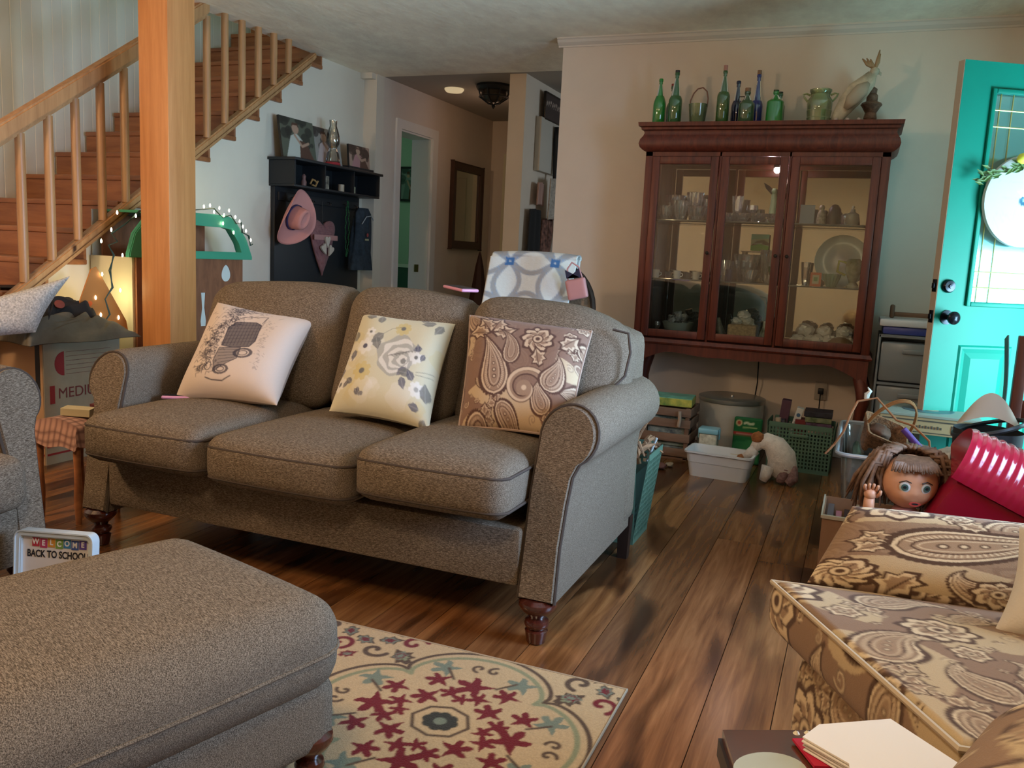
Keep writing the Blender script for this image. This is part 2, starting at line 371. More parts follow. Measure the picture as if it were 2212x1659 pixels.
# back wall with china cabinet
bm = NB(); box(bm, -1.97, 1.12, 5.55, 5.69, 0, CH); struct('wall_back', bm, M_wall)
def crown(x0, x1, y, name, m=M_trim):
    prof = [(0, CH), (.085, CH), (.085, CH - .012), (.07, CH - .02), (.055, CH - .045), (.03, CH - .062), (.016, CH - .07), (.014, CH - .085), (0, CH - .085)]
    bm = NB(); prism(bm, [(y - a * .62, CH - (CH - z) * .62) for a, z in prof], x0, x1, 'x'); return struct(name, bm, m)
crown(-2.0, 1.10, 5.55, 'trim_1', mat('crown_paint', (.66, .60, .52), .5))
bm = NB(); box(bm, -1.97, 1.1, 5.535, 5.55, 0, .10, bev=.003); struct('baseboard_back', bm, M_trim)
# right wall with the doorway the teal door hangs in
bm = NB(); box(bm, 1.12, 1.26, -1.6, 1.78, 0, CH); box(bm, 1.12, 1.26, 2.92, 3.60, 0, CH); box(bm, 1.12, 1.26, 1.78, 2.92, 0, .78); box(bm, 1.12, 1.26, 1.78, 2.92, 1.92, CH); box(bm, 1.12, 1.26, 4.72, 9.1, 0, CH); box(bm, 1.12, 1.26, 3.60, 4.72, 2.08, CH)
struct('wall_right', bm, M_wall)
bm = NB(); box(bm, 1.10, 1.12, 3.52, 3.60, 0, 2.16); box(bm, 1.10, 1.12, 4.72, 4.80, 0, 2.16); box(bm, 1.10, 1.12, 3.52, 4.80, 2.08, 2.16)
struct('trim_2', bm, M_trim)
bm = NB()
for a0, a1, b0, b1 in ((1.70, 1.78, .70, 2.0), (2.92, 3.0, .70, 2.0), (1.78, 2.92, .70, .78), (1.78, 2.92, 1.92, 2.0), (2.33, 2.37, .78, 1.92)): box(bm, 1.10, 1.122, a0, a1, b0, b1)
struct('window_1', bm, M_trim)
# left wall behind the stairs (beadboard)
def bead(x, y0, y1, z0, z1, name, m, face=1, p=.075, axis='x'):
    bm = NB(); pts = []
    y = y0
    while y < y1 - 1e-6:
        e = min(y + p, y1)
        pts += [(y, 0), (e - .010, 0), (e - .007, -.004), (e - .003, -.004)]; y = e
    pts.append((y1, 0))
    for (a, da), (b, db) in zip(pts, pts[1:]):
        if axis == 'x': q = [(x + face * da, a, z0), (x + face * db, b, z0), (x + face * db, b, z1), (x + face * da, a, z1)]
        else: q = [(a, x + face * da, z0), (b, x + face * db, z0), (b, x + face * db, z1), (a, x + face * da, z1)]
        bm.faces.new([bm.verts.new(v) for v in q])
    if axis == 'x': box(bm, x - face * .05, x - face * .006, y0, y1, z0, z1)
    else: box(bm, y0, y1, x - face * .05, x - face * .006, z0, z1)
    bmesh.ops.remove_doubles(bm, verts=bm.verts[:], dist=1e-5)
    return struct(name, bm, m)
bead(-5.02, -1.6, 6.45, 0, 4.6, 'wall_left', M_wallgrey, 1)
bm = NB(); box(bm, -5.2, 1.45, -1.74, -1.6, 0, 4.6); struct('wall_front', bm, M_wall)
bm = NB(); box(bm, -5.2, -3.86, 6.27, 6.40, 2.5, 4.6); struct('wall_stairwell_end', bm, M_wallgrey)

# stairs: stringer wall with saw-tooth top, treads and risers
ys = [3.52 + .243 * k for k in range(-5, 12)]; zs = [.995 + .165 * k for k in range(-5, 12)]   # tread k: y from ys[k]-.243 to ys[k]; riser at ys[k] rising to zs+.165
poly = [(ys[0] - .243, 0)]
for y, z in zip(ys, zs):
    if z > CH + .05: break
    poly += [(y - .243, z - .030), (y, z - .030)]
    yl = y
poly += [(yl, CH), (6.33, CH), (6.33, 0)]
bm = NB(); prism(bm, poly, -4.06, -3.97, 'x'); struct('wall_stair', bm, M_wallgrey)
tr = thing('staircase', 'reddish-brown wooden staircase rising behind the square post', 'staircase', (-4.5, 2.3, 0))
for k, (y, z) in enumerate(zip(ys, zs)):
    bm = NB(); box(bm, -5.0 + 4.5, -3.947 + 4.5, y - .243 - .028 - 2.3, y - .001 - 2.3, z - .030, z, bev=.006)
    obj('tread', bm, M_stair, tr)
    bm = NB(); box(bm, -5.0 + 4.5, -3.955 + 4.5, y - .018 - 2.3, y - 2.3, z + .0005, z + .134)
    obj('riser', bm, M_stair, tr)
# balustrade
bal = thing('stair_railing', 'knotty pine handrail with round balusters along the open stair side', 'railing', (-3.885, 2.8, 0))
def zl(y): return .995 + .679 * (y - 3.52)
def raildir(y0, y1, off, h, w_, name, m=M_pine):
    bm = NB(); pts = [(y0 - 2.8, zl(y0) + off - h / 2), (y1 - 2.8, zl(y1) + off - h / 2), (y1 - 2.8, zl(y1) + off + h / 2), (y0 - 2.8, zl(y0) + off + h / 2)]
    prism(bm, pts, -w_ / 2, w_ / 2, 'x')
    bmesh.ops.bevel(bm, geom=bm.edges[:], offset=.009, segments=3, affect='EDGES')
    return obj(name, bm, m, bal)
raildir(2.25, 4.38, .968, .090, .075, 'handrail'); raildir(2.25, 4.38, .915, .03, .036, 'upper_fillet')
raildir(2.25, 5.50, .165, .045, .060, 'lower_rail'); raildir(2.25, 5.46, .125, .036, .034, 'lower_fillet')
y = 2.43
while y < 5.3:
    zt = min(zl(y) + .905, CH + .3); bm = NB(); rr = .0225
    lathe(bm, [(rr, zl(y) + .18), (rr * 1.08, zl(y) + .4), (rr, zt)], (0, y - 2.8, 0), 12); obj('baluster', bm, M_pine, bal)
    y += .163

# square post
bm = NB(); box(bm, -.095, .095, -.095, .095, 0, CH - .001, bev=.004)
po = obj('square_post', bm, M_post); po.location = (-3.395, 3.545, 0); tag(po, 'thick square orange-brown wooden post from floor to ceiling behind the sofa', 'post')

# hall: jog, wall with doorway, far wall, partition
bm = NB(); box(bm, -3.97, -3.85, 6.33, 6.45, 0, CH); struct('wall_jog', bm, M_wallgrey)
bm = NB(); box(bm, -4.05, -3.85, 6.45, 6.73, 0, CH); box(bm, -4.05, -3.85, 7.33, 8.72, 0, CH); box(bm, -4.05, -3.85, 6.73, 7.33, 2.17, CH)
struct('wall_hall', bm, M_wall)
bm = NB(); box(bm, -3.85, -3.832, 6.65, 6.73, 0, 2.25); box(bm, -3.85, -3.832, 7.33, 7.43, 0, 2.25); box(bm, -3.85, -3.832, 6.73, 7.33, 2.17, 2.25)
box(bm, -4.05, -3.85, 7.312, 7.33, 0, 2.17); box(bm, -4.05, -3.85, 6.73, 6.745, 0, 2.17); box(bm, -4.05, -3.85, 6.745, 7.312, 2.155, 2.17)
struct('trim_3', bm, M_trim)
bm = NB(); box(bm, -3.98, -3.94, 7.303, 7.312, .93, 1.0); lt = struct('trim_4', bm, M_brass)
bm = NB(); box(bm, -5.9, -5.8, 6.45, 9.1, 0, CH); box(bm, -5.8, -4.05, 6.36, 6.45, 0, CH); box(bm, -5.8, -4.05, 8.9, 9.1, 0, CH); struct('wall_bathroom', bm, M_bathg)
bm = NB(); box(bm, -5.8, -5.785, 6.45, 8.9, 0, .93); box(bm, -5.8, -4.05, 8.885, 8.9, 0, .93); struct('trim_5', bm, M_bathd)
bm = NB(); box(bm, -5.785, -5.77, 6.45, 8.9, .93, .97); box(bm, -5.8, -4.05, 8.87, 8.9, .93, .97); struct('trim_6', bm, M_trim)
bm = NB(); box(bm, -4.05, -3.68, 8.72, 8.85, 0, CH); box(bm, -3.68, -2.6, 8.72, 8.85, 2.12, CH); struct('wall_far', bm, M_wall)
bm = NB(); box(bm, -3.70, -3.62, 8.70, 8.72, 0, 2.12); box(bm, -3.70, -2.74, 8.70, 8.72, 2.12, 2.2); struct('trim_7', bm, mat('far_door_trim', (.74, .70, .50), .5))
bm = NB(); box(bm, -3.62, -2.74, 8.80, 8.84, 0, 2.12, bev=.004); box(bm, -3.5, -3.2, 8.79, 8.80, 1.2, 1.95, bev=.004); box(bm, -3.5, -3.2, 8.79, 8.80, .2, 1.0, bev=.004); struct('door_2', bm, mat('far_door_paint', (.62, .60, .44), .5))
bm = NB(); box(bm, -2.74, -2.6, 6.50, 8.72, 0, CH); struct('wall_partition', bm, M_wall)
bm = NB(); box(bm, -2.6, 1.12, 8.72, 8.85, 0, CH); struct('wall_kitchen', bm, M_wallgrey)
# ================================================================ painted patterns (numpy), carried as colour attributes on dense meshes
class Cv:
    def __init__(s, w, h, res, bg):
        s.w, s.h, s.res = w, h, res; s.W, s.H = int(w * res), int(h * res)
        s.a = np.zeros((s.H, s.W, 3)); s.a[:] = bg
    def _bb(s, x0, x1, y0, y1):
        i0, i1 = max(0, int(x0 * s.res) - 1), min(s.W, int(x1 * s.res) + 2); j0, j1 = max(0, int(y0 * s.res) - 1), min(s.H, int(y1 * s.res) + 2)
        if i0 >= i1 or j0 >= j1: return None
        X, Y = np.meshgrid((np.arange(i0, i1) + .5) / s.res, (np.arange(j0, j1) + .5) / s.res); return i0, i1, j0, j1, X, Y
    def _put(s, b, a, col):
        i0, i1, j0, j1 = b[:4]; a = a[..., None]; s.a[j0:j1, i0:i1] = s.a[j0:j1, i0:i1] * (1 - a) + np.array(col) * a
    def poly(s, P, col, op=1):
        P = np.array(P); b = s._bb(P[:, 0].min(), P[:, 0].max(), P[:, 1].min(), P[:, 1].max())
        if b is None: return
        X, Y = b[4:]; ins = np.zeros(X.shape, bool); n = len(P)
        for k in range(n):
            x1, y1 = P[k]; x2, y2 = P[(k + 1) % n]
            if y1 == y2: continue
            c = ((y1 > Y) != (y2 > Y)) & (X < (x2 - x1) * (Y - y1) / (y2 - y1) + x1); ins ^= c
        s._put(b, ins * op, col)
    def line(s, P, wd, col, op=1, taper=None, closed=False):
        P = [tuple(p) for p in P]
        if closed: P = P + [P[0]]
        Q = np.array(P); b = s._bb(Q[:, 0].min() - wd, Q[:, 0].max() + wd, Q[:, 1].min() - wd, Q[:, 1].max() + wd)
        if b is None: return
        X, Y = b[4:]; best = np.full(X.shape, 9.)
        n = len(P) - 1
        for k in range(n):
            x1, y1 = P[k]; x2, y2 = P[k + 1]; dx, dy = x2 - x1, y2 - y1; L = dx * dx + dy * dy + 1e-12
            t = np.clip(((X - x1) * dx + (Y - y1) * dy) / L, 0, 1); d = np.hypot(X - x1 - t * dx, Y - y1 - t * dy)
            if taper: d = d / np.interp((k + t) / n, [0, .5, 1], taper)
            best = np.minimum(best, d)
        s._put(b, np.clip((wd / 2 - best) * s.res + .5, 0, 1) * op, col)
    def dot(s, x, y, r, col, op=1):
        b = s._bb(x - r, x + r, y - r, y + r)
        if b is None: return
        s._put(b, np.clip((r - np.hypot(b[4] - x, b[5] - y)) * s.res + .5, 0, 1) * op, col)
    def sample(s, U, V):
        i = np.clip(U * s.W - .5, 0, s.W - 1.001); j = np.clip(V * s.H - .5, 0, s.H - 1.001)
        i0 = i.astype(int); j0 = j.astype(int); fi = (i - i0)[..., None]; fj = (j - j0)[..., None]
        i1 = np.minimum(i0 + 1, s.W - 1); j1 = np.minimum(j0 + 1, s.H - 1)
        return (s.a[j0, i0] * (1 - fi) + s.a[j0, i1] * fi) * (1 - fj) + (s.a[j1, i0] * (1 - fi) + s.a[j1, i1] * fi) * fj
def paint(o, canvas, uv):
    # uv(co array Nx3) -> U,V in 0..1 ; result stored per vertex
    me = o.data; n = len(me.vertices); co = np.empty(n * 3); me.vertices.foreach_get('co', co); co = co.reshape(-1, 3)
    U, V = uv(co); c = np.ones((n, 4)); c[:, :3] = canvas.sample(np.clip(U, 0, 1), np.clip(V, 0, 1))
    at = me.color_attributes.new('Col', 'FLOAT_COLOR', 'POINT'); at.data.foreach_set('color', c.ravel())
def xf(P, x, y, a, s=1, fl=1):
    c, d = math.cos(a), math.sin(a); return [(x + s * (fl * px * c - py * d), y + s * (fl * px * d + py * c)) for px, py in P]
def drop(n=28, curl=.9, fat=.36, k=1.0, lo=0.0, hi=1.0):
    # paisley drop: fat round head at the origin, tail that bends over; k shrinks the width, lo/hi trim the ends
    L, R = [], []
    for i in range(n + 1):
        q = i / n; t = lo + (hi - lo) * q; ang = curl * t * t * 2.2; x = 0.0; y = 0.0; m = 10
        for j in range(m):
            tt = t * (j + .5) / m; aa = curl * tt * tt * 2.2; x += math.sin(aa) * t / m; y += math.cos(aa) * t / m
        wd = k * fat * (math.sqrt(max(0, 1 - (1 - min(1, q / .30)) ** 2)) if q < .30 else max(0, 1 - ((q - .30) / .70)) ** 1.15 * (1 + .25 * math.sin(PI * (q - .3) / .7)))
        nx, ny = math.cos(ang), -math.sin(ang)
        L.append((x - nx * wd, y - ny * wd)); R.append((x + nx * wd, y + ny * wd))
    return L + R[::-1]
def scale_poly(P, k):
    cx_ = sum(p[0] for p in P) / len(P); cy_ = sum(p[1] for p in P) / len(P)
    return [(cx_ + (p[0] - cx_) * k, cy_ + (p[1] - cy_) * k) for p in P]
def paisley(cv, x, y, a, s, pal, fl=1, curl=.9, fat=.36, detail=True):
    bg_, dk, md, lt = pal
    fat = max(fat, .19)
    def lv(k, lo=0, hi=1): return xf(drop(28, curl, fat, k, lo, hi), x, y, a, s, fl)
    Q = lv(1.12, -.03, 1.0)
    for i in range(0, len(Q)): cv.dot(Q[i][0], Q[i][1], s * .026, dk)
    cv.poly(Q, dk); cv.poly(lv(.98, .0, .99), lt); cv.poly(lv(.84, .03, .96), md); cv.line(lv(.80, .035, .955), s * .010, dk, closed=True)
    if detail:
        I = lv(.68, .06, .92)
        for i in range(1, len(I) - 1): cv.line([I[i], lv(.56, .09, .88)[i]], s * .014, lt)
    cv.poly(lv(.52, .10, .86), dk); cv.poly(lv(.45, .115, .84), md); cv.line(lv(.34, .14, .80), s * .010, lt, closed=True)
    if detail:
        D = drop(14, curl, fat, 0.0, .2, .7)[:15]
        for i, r in ((2, .035), (5, .034), (8, .028), (11, .02)): p = xf([D[i]], x, y, a, s, fl)[0]; cv.dot(*p, s * r, dk); cv.dot(*p, s * r * .55, lt)
def flower(cv, x, y, r, n, pal, a=0, rings=2):
    bg_, dk, md, lt = pal
    for k in range(n):
        t = a + 2 * PI * k / n
        pet = [(0, 0), (.32, .3), (.38, .7), (.12, .98), (0, 1.05), (-.12, .98), (-.38, .7), (-.32, .3)]
        cv.poly(xf(pet, x, y, t, r * 1.08), dk); cv.poly(xf(pet, x, y, t, r * .9), lt); cv.poly(xf(pet, x, y, t, r * .66), md); cv.line(xf([(0, .1), (0, .8)], x, y, t, r * .8), r * .05, dk)
    cv.dot(x, y, r * .34, dk); cv.dot(x, y, r * .27, lt); cv.dot(x, y, r * .14, dk)
def curl(cv, x, y, r, a, wd, col, turns=1.4, fl=1):
    P = []
    for i in range(30):
        t = i / 29; th = a + fl * t * turns * 2 * PI; rr = r * (1 - t * .85); P.append((x + rr * math.cos(th), y + rr * math.sin(th)))
    cv.line(P, wd, col)
def leaf(cv, x, y, a, s, pal, fl=1):
    bg_, dk, md, lt = pal
    P = [(0, 0), (.22, .12), (.20, .3), (.42, .34), (.3, .55), (.45, .72), (.2, .78), (0, 1.1), (-.16, .75), (-.34, .62), (-.2, .45), (-.3, .22), (-.1, .2)]
    cv.poly(xf(P, x, y, a, s, fl), dk); cv.poly(xf(scale_poly(P, .78), x, y, a, s, fl), lt); cv.poly(xf(scale_poly(P, .5), x, y, a, s, fl), md); cv.line(xf([(0, .05), (0, .95)], x, y, a, s, fl), s * .035, dk)
def paisley_cloth(w, h, seed, pal, unit=.2, res=420):
    rd = random.Random(seed); cv = Cv(w, h, res, pal[0])
    # ground splits into lighter swathes
    for _ in range(int(w * h / (unit * unit) * .5) + 2):
        x, y = rd.random() * w, rd.random() * h; r = unit * (.35 + .4 * rd.random())
        cv.poly([(x + r * (1 + .3 * math.sin(3 * t + x * 40)) * math.cos(t), y + r * .7 * (1 + .3 * math.cos(2 * t + y * 30)) * math.sin(t)) for t in [2 * PI * k / 30 for k in range(30)]], pal[4])
    spots = []
    for k_, tr_ in ((1.1, 60), (.85, 120), (.6, 220), (.42, 500), (.3, 900), (.2, 1500)):
        for _ in range(int(tr_ * max(1, w * h / .6))):
            s = unit * k_; x, y = rd.uniform(-.05, w + .05), rd.uniform(-.05, h + .05); R_ = s * .50
            if all(math.hypot(x - a, y - b) > (R_ + c) * .88 for a, b, c in spots): spots.append((x, y, R_))
    spots.sort(key=lambda q: q[2])
    for x, y, R_ in spots:
        s = R_ / .50; a = rd.random() * 2 * PI; f = rd.choice((-1, 1)); p4 = pal[:4]
        if s > unit * .5:
            k = rd.random()
            x0, y0 = x + math.sin(a) * s * .45, y - math.cos(a) * s * .45
            if k < .78:
                for q in (-1, 0, 1): leaf(cv, x0, y0, a + PI + q * .8, s * .26, p4)
                paisley(cv, x0, y0, a, s, p4, f, rd.uniform(.4, 1.3), rd.uniform(.2, .3))
            else: flower(cv, x, y, s * .42, 8, p4, a)
        elif s > unit * .35:
            if rd.random() < .5: flower(cv, x, y, s * .45, 6, p4, a)
            else: paisley(cv, x + math.sin(a) * s * .4, y - math.cos(a) * s * .4, a, s * .95, p4, f, 1.2, .26, detail=False)
        else:
            if rd.random() < .5: curl(cv, x, y, s * .42, a, s * .11, pal[3], 1.3, f); curl(cv, x, y, s * .5, a, s * .05, pal[1], 1.3, f)
            else: leaf(cv, x, y, a, s * .6, p4, f)
    return cv
def clothmat(name, rough=.9, bump=.25, bscale=500, noise=.18, ns=420):
    return mat(name, (.5, .5, .5), rough, attr='Col', noise=noise, nscale=ns, bump=bump, bscale=bscale, spec=.15, sheen=.1)

M_sofa = tweed('sofa_tweed', (.058, .044, .030), (.142, .110, .078), (.29, .235, .175), 1.5)
M_sofapipe = mat('sofa_piping_fabric', (.055, .040, .030), .9)
M_ott = tweed('ottoman_tweed', (.056, .044, .031), (.156, .123, .088), (.30, .245, .18), 1.4)
M_mahog = wood('mahogany_leg', (.030, .006, .004), (.075, .016, .009), .2, (20, 20, 3), .6)
M_espresso = mat('espresso_wood', (.022, .013, .010), .4)

# ================================================================ rug
def make_rug():
    x0, x1, y0, y1 = -2.05, -.47, .9, 2.105; w_, h_ = x1 - x0, y1 - y0; res = 330
    CR = (.50, .36, .19); RED = (.15, .009, .012); BR = (.085, .05, .027); SG = (.17, .20, .14); GR = (.235, .245, .13); DK = (.035, .035, .025)
    cv = Cv(w_, h_, res, CR); rd = random.Random(5)
    def P(x, y): return (x - x0, y - y0)
    def medallion(cx_, cy_):
        def ring(R, bulge):
            pts = []
            for k in range(160):
                t = 2 * PI * k / 160; c = abs(math.cos(2 * t)) ** .55; pts.append(P(cx_ + math.cos(t) * R * (1 - bulge + bulge * c), cy_ + math.sin(t) * R * (1 - bulge + bulge * c)))
            return pts
        cv.line(ring(.368, .25), .012, BR, closed=True); cv.line(ring(.338, .26), .014, GR, closed=True)
        for k in range(4):   # stem tips on the diagonals
            a = PI / 4 + k * PI / 2; b = P(cx_ + .30 * math.cos(a), cy_ + .30 * math.sin(a)); leaf(cv, b[0], b[1], a - PI / 2, .09, (CR, BR, GR, BR))
        def red(dx, dy, s, a, col=RED):
            p = P(cx_ + dx, cy_ + dy); pts = []
            for k in range(26):
                t = 2 * PI * k / 26; r = s * (1 + .42 * math.cos(5 * t) + .16 * math.sin(9 * t)) * (1 if k % 2 else .84); pts.append((p[0] + r * math.cos(t + a), p[1] + r * math.sin(t + a)))
            cv.poly(pts, col)
        for k in range(4):
            a = k * PI / 2
            for da, r, s in ((0, .185, .042), (.5, .205, .03), (-.5, .205, .03), (.28, .14, .026), (-.28, .14, .026), (.785, .125, .032), (0, .115, .022)): red(r * math.cos(a + da), r * math.sin(a + da), s, a + da)
            for da in (.42, -.42):
                red(.272 * math.cos(a + da), .272 * math.sin(a + da), .035, a, SG)
                p0 = (cx_ + .21 * math.cos(a + da * .7), cy_ + .21 * math.sin(a + da * .7)); p1 = (cx_ + .27 * math.cos(a + da * .9), cy_ + .27 * math.sin(a + da * .9)); cv.line([P(*p0), P(*p1)], .008, BR)
            q = P(cx_ + .285 * math.cos(a), cy_ + .285 * math.sin(a))
            curl(cv, q[0] + .022 * math.sin(a), q[1] - .022 * math.cos(a), .022, a, .010, BR, .8, 1); curl(cv, q[0] - .022 * math.sin(a), q[1] + .022 * math.cos(a), .022, a + PI, .010, BR, .8, -1)
        lz = [P(cx_ + dx, cy_ + dy) for dx, dy in ((-.075, 0), (-.05, .05), (0, .068), (.05, .05), (.075, 0), (.05, -.05), (0, -.068), (-.05, -.05))]
        cv.poly(lz, CR); cv.line(lz, .009, BR, closed=True)
        for k in range(8): b = P(cx_ + .030 * math.cos(k * PI / 4), cy_ + .026 * math.sin(k * PI / 4)); cv.dot(*b, .017, DK)
        b = P(cx_, cy_); cv.dot(*b, .016, SG)
    for i in range(-2, 1):
        for j in range(-1, 2):
            medallion(-.84 + i * .78, 1.74 + j * .78)
    for i in range(-2, 2):      # scroll clusters between the medallions
        for j in range(-1, 2):
            cx_, cy_ = -.84 + .39 + i * .78, 1.74 + .39 + j * .78
            for k in range(8):
                a = k * PI / 4 + .39; q = P(cx_ + .15 * math.cos(a), cy_ + .15 * math.sin(a))
                curl(cv, q[0], q[1], .042, a + 1, .016, RED if k % 2 else BR, .9, 1 if k % 2 else -1)
                q = P(cx_ + .085 * math.cos(a), cy_ + .085 * math.sin(a)); leaf(cv, q[0], q[1], a, .07, (CR, BR, RED, SG))
                q = P(cx_ + .215 * math.cos(a + .3), cy_ + .215 * math.sin(a + .3)); leaf(cv, q[0], q[1], a + 1.2, .055, (CR, RED if k % 2 else SG, SG, RED))
    bm = NB(); nu, nv = 470, 360
    sheet(bm, lambda u, v: (u * w_, v * h_, .008 + .0008 * math.sin(u * 900) * math.sin(v * 700)), nu, nv)
    o = obj('area_rug', bm, clothmat('rug_pile', .98, .5, 300, .22, 200), smooth='full'); paint(o, cv, lambda c: (c[:, 0] / w_, c[:, 1] / h_)); o.location = (x0, y0, 0)
    tag(o, 'cream rug with dark red, sage and brown quatrefoil flowers in front of the sofa', 'rug')
    bm = NB()
    tube(bm, [(0, 0, .005), (w_, 0, .005), (w_, h_, .005), (0, h_, .005)], .0055, 8, closed=True)
    obj('rug_binding', bm, mat('rug_binding_cloth', (.33, .27, .18), .9), o)
make_rug()

# ================================================================ sofa
sofa = thing('sofa', 'brown-grey tweed three-cushion sofa with rolled arms and turned front legs', 'sofa', (-1.65, 2.7, 0))
SX, SY = -1.65, 2.7
def armprof(sx):   # local x from centre, right arm sx=1
    P = [(.805, .135), (.808, .45), (.812, .60)] + arc(.90, .615, .088, 175, -60, 16) + [(.928, .50), (.922, .42), (.917, .30), (.917, .135)]
    return [(sx * x, z) for x, z in P]
def yfront(z): return -.45 + .14 * max(0, (z - .1) / .6) ** 1.6
for sx in (1, -1):
    bm = NB(); prof = armprof(sx); rows = []
    ysteps = [0, .012, .05, .3, .6, 1.0]
    for k, t in enumerate(ysteps):
        row = []
        for x, z in prof:
            ax, az = x, z
            if z > .5 or abs(x) > .0:   # roll swells behind the front panel, and a little towards the back
                g = 1.0 if k < 1 else (1.045 if k == 1 else 1.09 + .03 * t)
                if z > .48: ax = sx * .90 + (x - sx * .90) * g; az = .615 + (z - .615) * (g if z > .53 else 1)
            yf = yfront(z); row.append(bm.verts.new((ax, yf + (.42 - yf) * t, az)))
        rows.append(row)
    n = len(prof)
    for a, b in zip(rows, rows[1:]):
        for i in range(n): bm.faces.new((a[i], a[(i + 1) % n], b[(i + 1) % n], b[i]))
    bm.faces.new(rows[-1])
    a_ = obj('armrest', bm, M_sofa, sofa)
    bm = NB(); A = [bm.verts.new((x, yfront(z), z)) for x, z in prof]; A2 = [bm.verts.new((x + (sx * .86 - x) * .10, yfront(z) - .016, z + (.45 - z) * .03)) for x, z in prof]
    for i in range(n): bm.faces.new((A[i], A[(i + 1) % n], A2[(i + 1) % n], A2[i]))
    bm.faces.new(A2)
    obj('arm_front_panel', bm, M_sofa, a_)
    bm = NB(); tube(bm, [(x, yfront(z) - .003, z) for x, z in prof[::1]], .0055, 6); obj('piping', bm, M_sofapipe, a_)
bm = NB(); box(bm, -.80, .80, -.45, .44, .165, .34, bev=.012); obj('frame', bm, M_sofa, sofa)
# back frame, curved top
bm = NB(); rbox(bm, -.925, .925, .29, .475, .14, .885, .055, 20, warp=lambda p: (p.x, p.y, p.z + (.045 * (1 - (p.x / .925) ** 2) if p.z > .5 else 0)))
obj('back_frame', bm, M_sofa, sofa, smooth='full')
def seat(x0, x1, zt, name='seat_cushion'):
    bm = NB(); g = .004
    rbox(bm, x0 + g, x1 - g, -.575, .16, zt - .165, zt, .052, 16, top=.025, front=.02)
    o = obj(name, bm, M_sofa, sofa, smooth='full')
    for zz in (zt - .035, zt - .135):
        bm = NB(); P = []
        for k in range(41):
            t = k / 40; r = .05
            if t < .12: P.append((x0 + g + .0, .1 - (.1 + .5) * (t / .12), zz))
            elif t > .88: P.append((x1 - g - .0, -.5 + (.6) * ((t - .88) / .12), zz))
            else:
                q = (t - .12) / .76; xx = x0 + g + (x1 - x0 - 2 * g) * q; u = 2 * q - 1
                e = max(0, (abs(u) * (x1 - x0) / 2 - ((x1 - x0) / 2 - r)) / r); w_ = ((zz - (zt - .0825)) / .0825)
                P.append((xx, -.575 - .02 * (1 - u * u) * (1 - w_ * w_) + r * (1 - math.sqrt(max(0, 1 - e * e))) + .006, zz))
        tube(bm, P, .0048, 6); obj('piping', bm, M_sofapipe, o)
seat(-.80, -.27, .520); seat(-.268, .292, .512); seat(.294, .800, .548)
# bulging back cushions: z-y leaning
def backc(x0, x1, ztl, ztr, ear=0):
    bm = NB()
    def warp(p):
        t = (p.z - .50) / .45; u = (p.x - x0) / (x1 - x0); zt = ztl + (ztr - ztl) * max(0, min(1, u))
        z = .50 + (zt - .50) * t
        z += .02 * math.sin(PI * max(0, min(1, u))) * max(0, t)
        if ear > 0 and p.x > .80 and z < .72: pass
        y = p.y + .22 * t * (1 - .15 * t)
        return (p.x, y, z)
    rbox(bm, x0, x1, .00, .20, .50, .95, .075, 16, front=.045, top=.0, warp=warp)
    if ear:
        # shoulder that spreads over the arm: widen the upper part
        for v in bm.verts:
            if ear > 0 and v.co.x > .55: k = max(0, min(1, (v.co.z - .62) / .1)); v.co.x += (.13) * k * min(1, (v.co.x - .55) / .25) ; v.co.z -= .045 * k * max(0, (v.co.x - .72) / .2)
            if ear < 0 and v.co.x < -.55: k = max(0, min(1, (v.co.z - .62) / .1)); v.co.x -= (.10) * k * min(1, (-.55 - v.co.x) / .25)
    o = obj('back_cushion', bm, M_sofa, sofa, smooth='full')
    return o
backc(-.80, -.215, .955, .965, -1); backc(-.213, .315, .975, .945); b3 = backc(.317, .80, .97, .935, 1)
bm = NB(); tube(bm, [(.87, .165, .895), (.925, .17, .885), (.938, .165, .82), (.93, .14, .74), (.90, .10, .70)], .005, 6); obj('piping', bm, M_sofapipe, b3)
def turned(bm, s=1):
    return lathe(bm, [(.018 * s, 0), (.024 * s, .004), (.027 * s, .022), (.030 * s, .040), (.022 * s, .046), (.030 * s, .052), (.033 * s, .062), (.030 * s, .072), (.020 * s, .078), (.024 * s, .086), (.042 * s, .104), (.050 * s, .118), (.049 * s, .130), (.038 * s, .140)], (0, 0, 0), 24)
for x, y in ((.86, -.43), (-.86, -.43)):
    bm = NB(); turned(bm); lg_ = obj('leg', bm, M_mahog, sofa, loc=(x, y, 0)); lg_.scale = (1.15, 1.15, 1.0)
for x, y in ((.90, .42), (-.90, .42)):
    bm = NB(); lathe(bm, [(.026, 0), (.034, .17)], (0, 0, 0), 4, M=T(rot=(0, 0, PI / 4))); obj('leg', bm, M_espresso, sofa, loc=(x, y, 0), smooth=False)

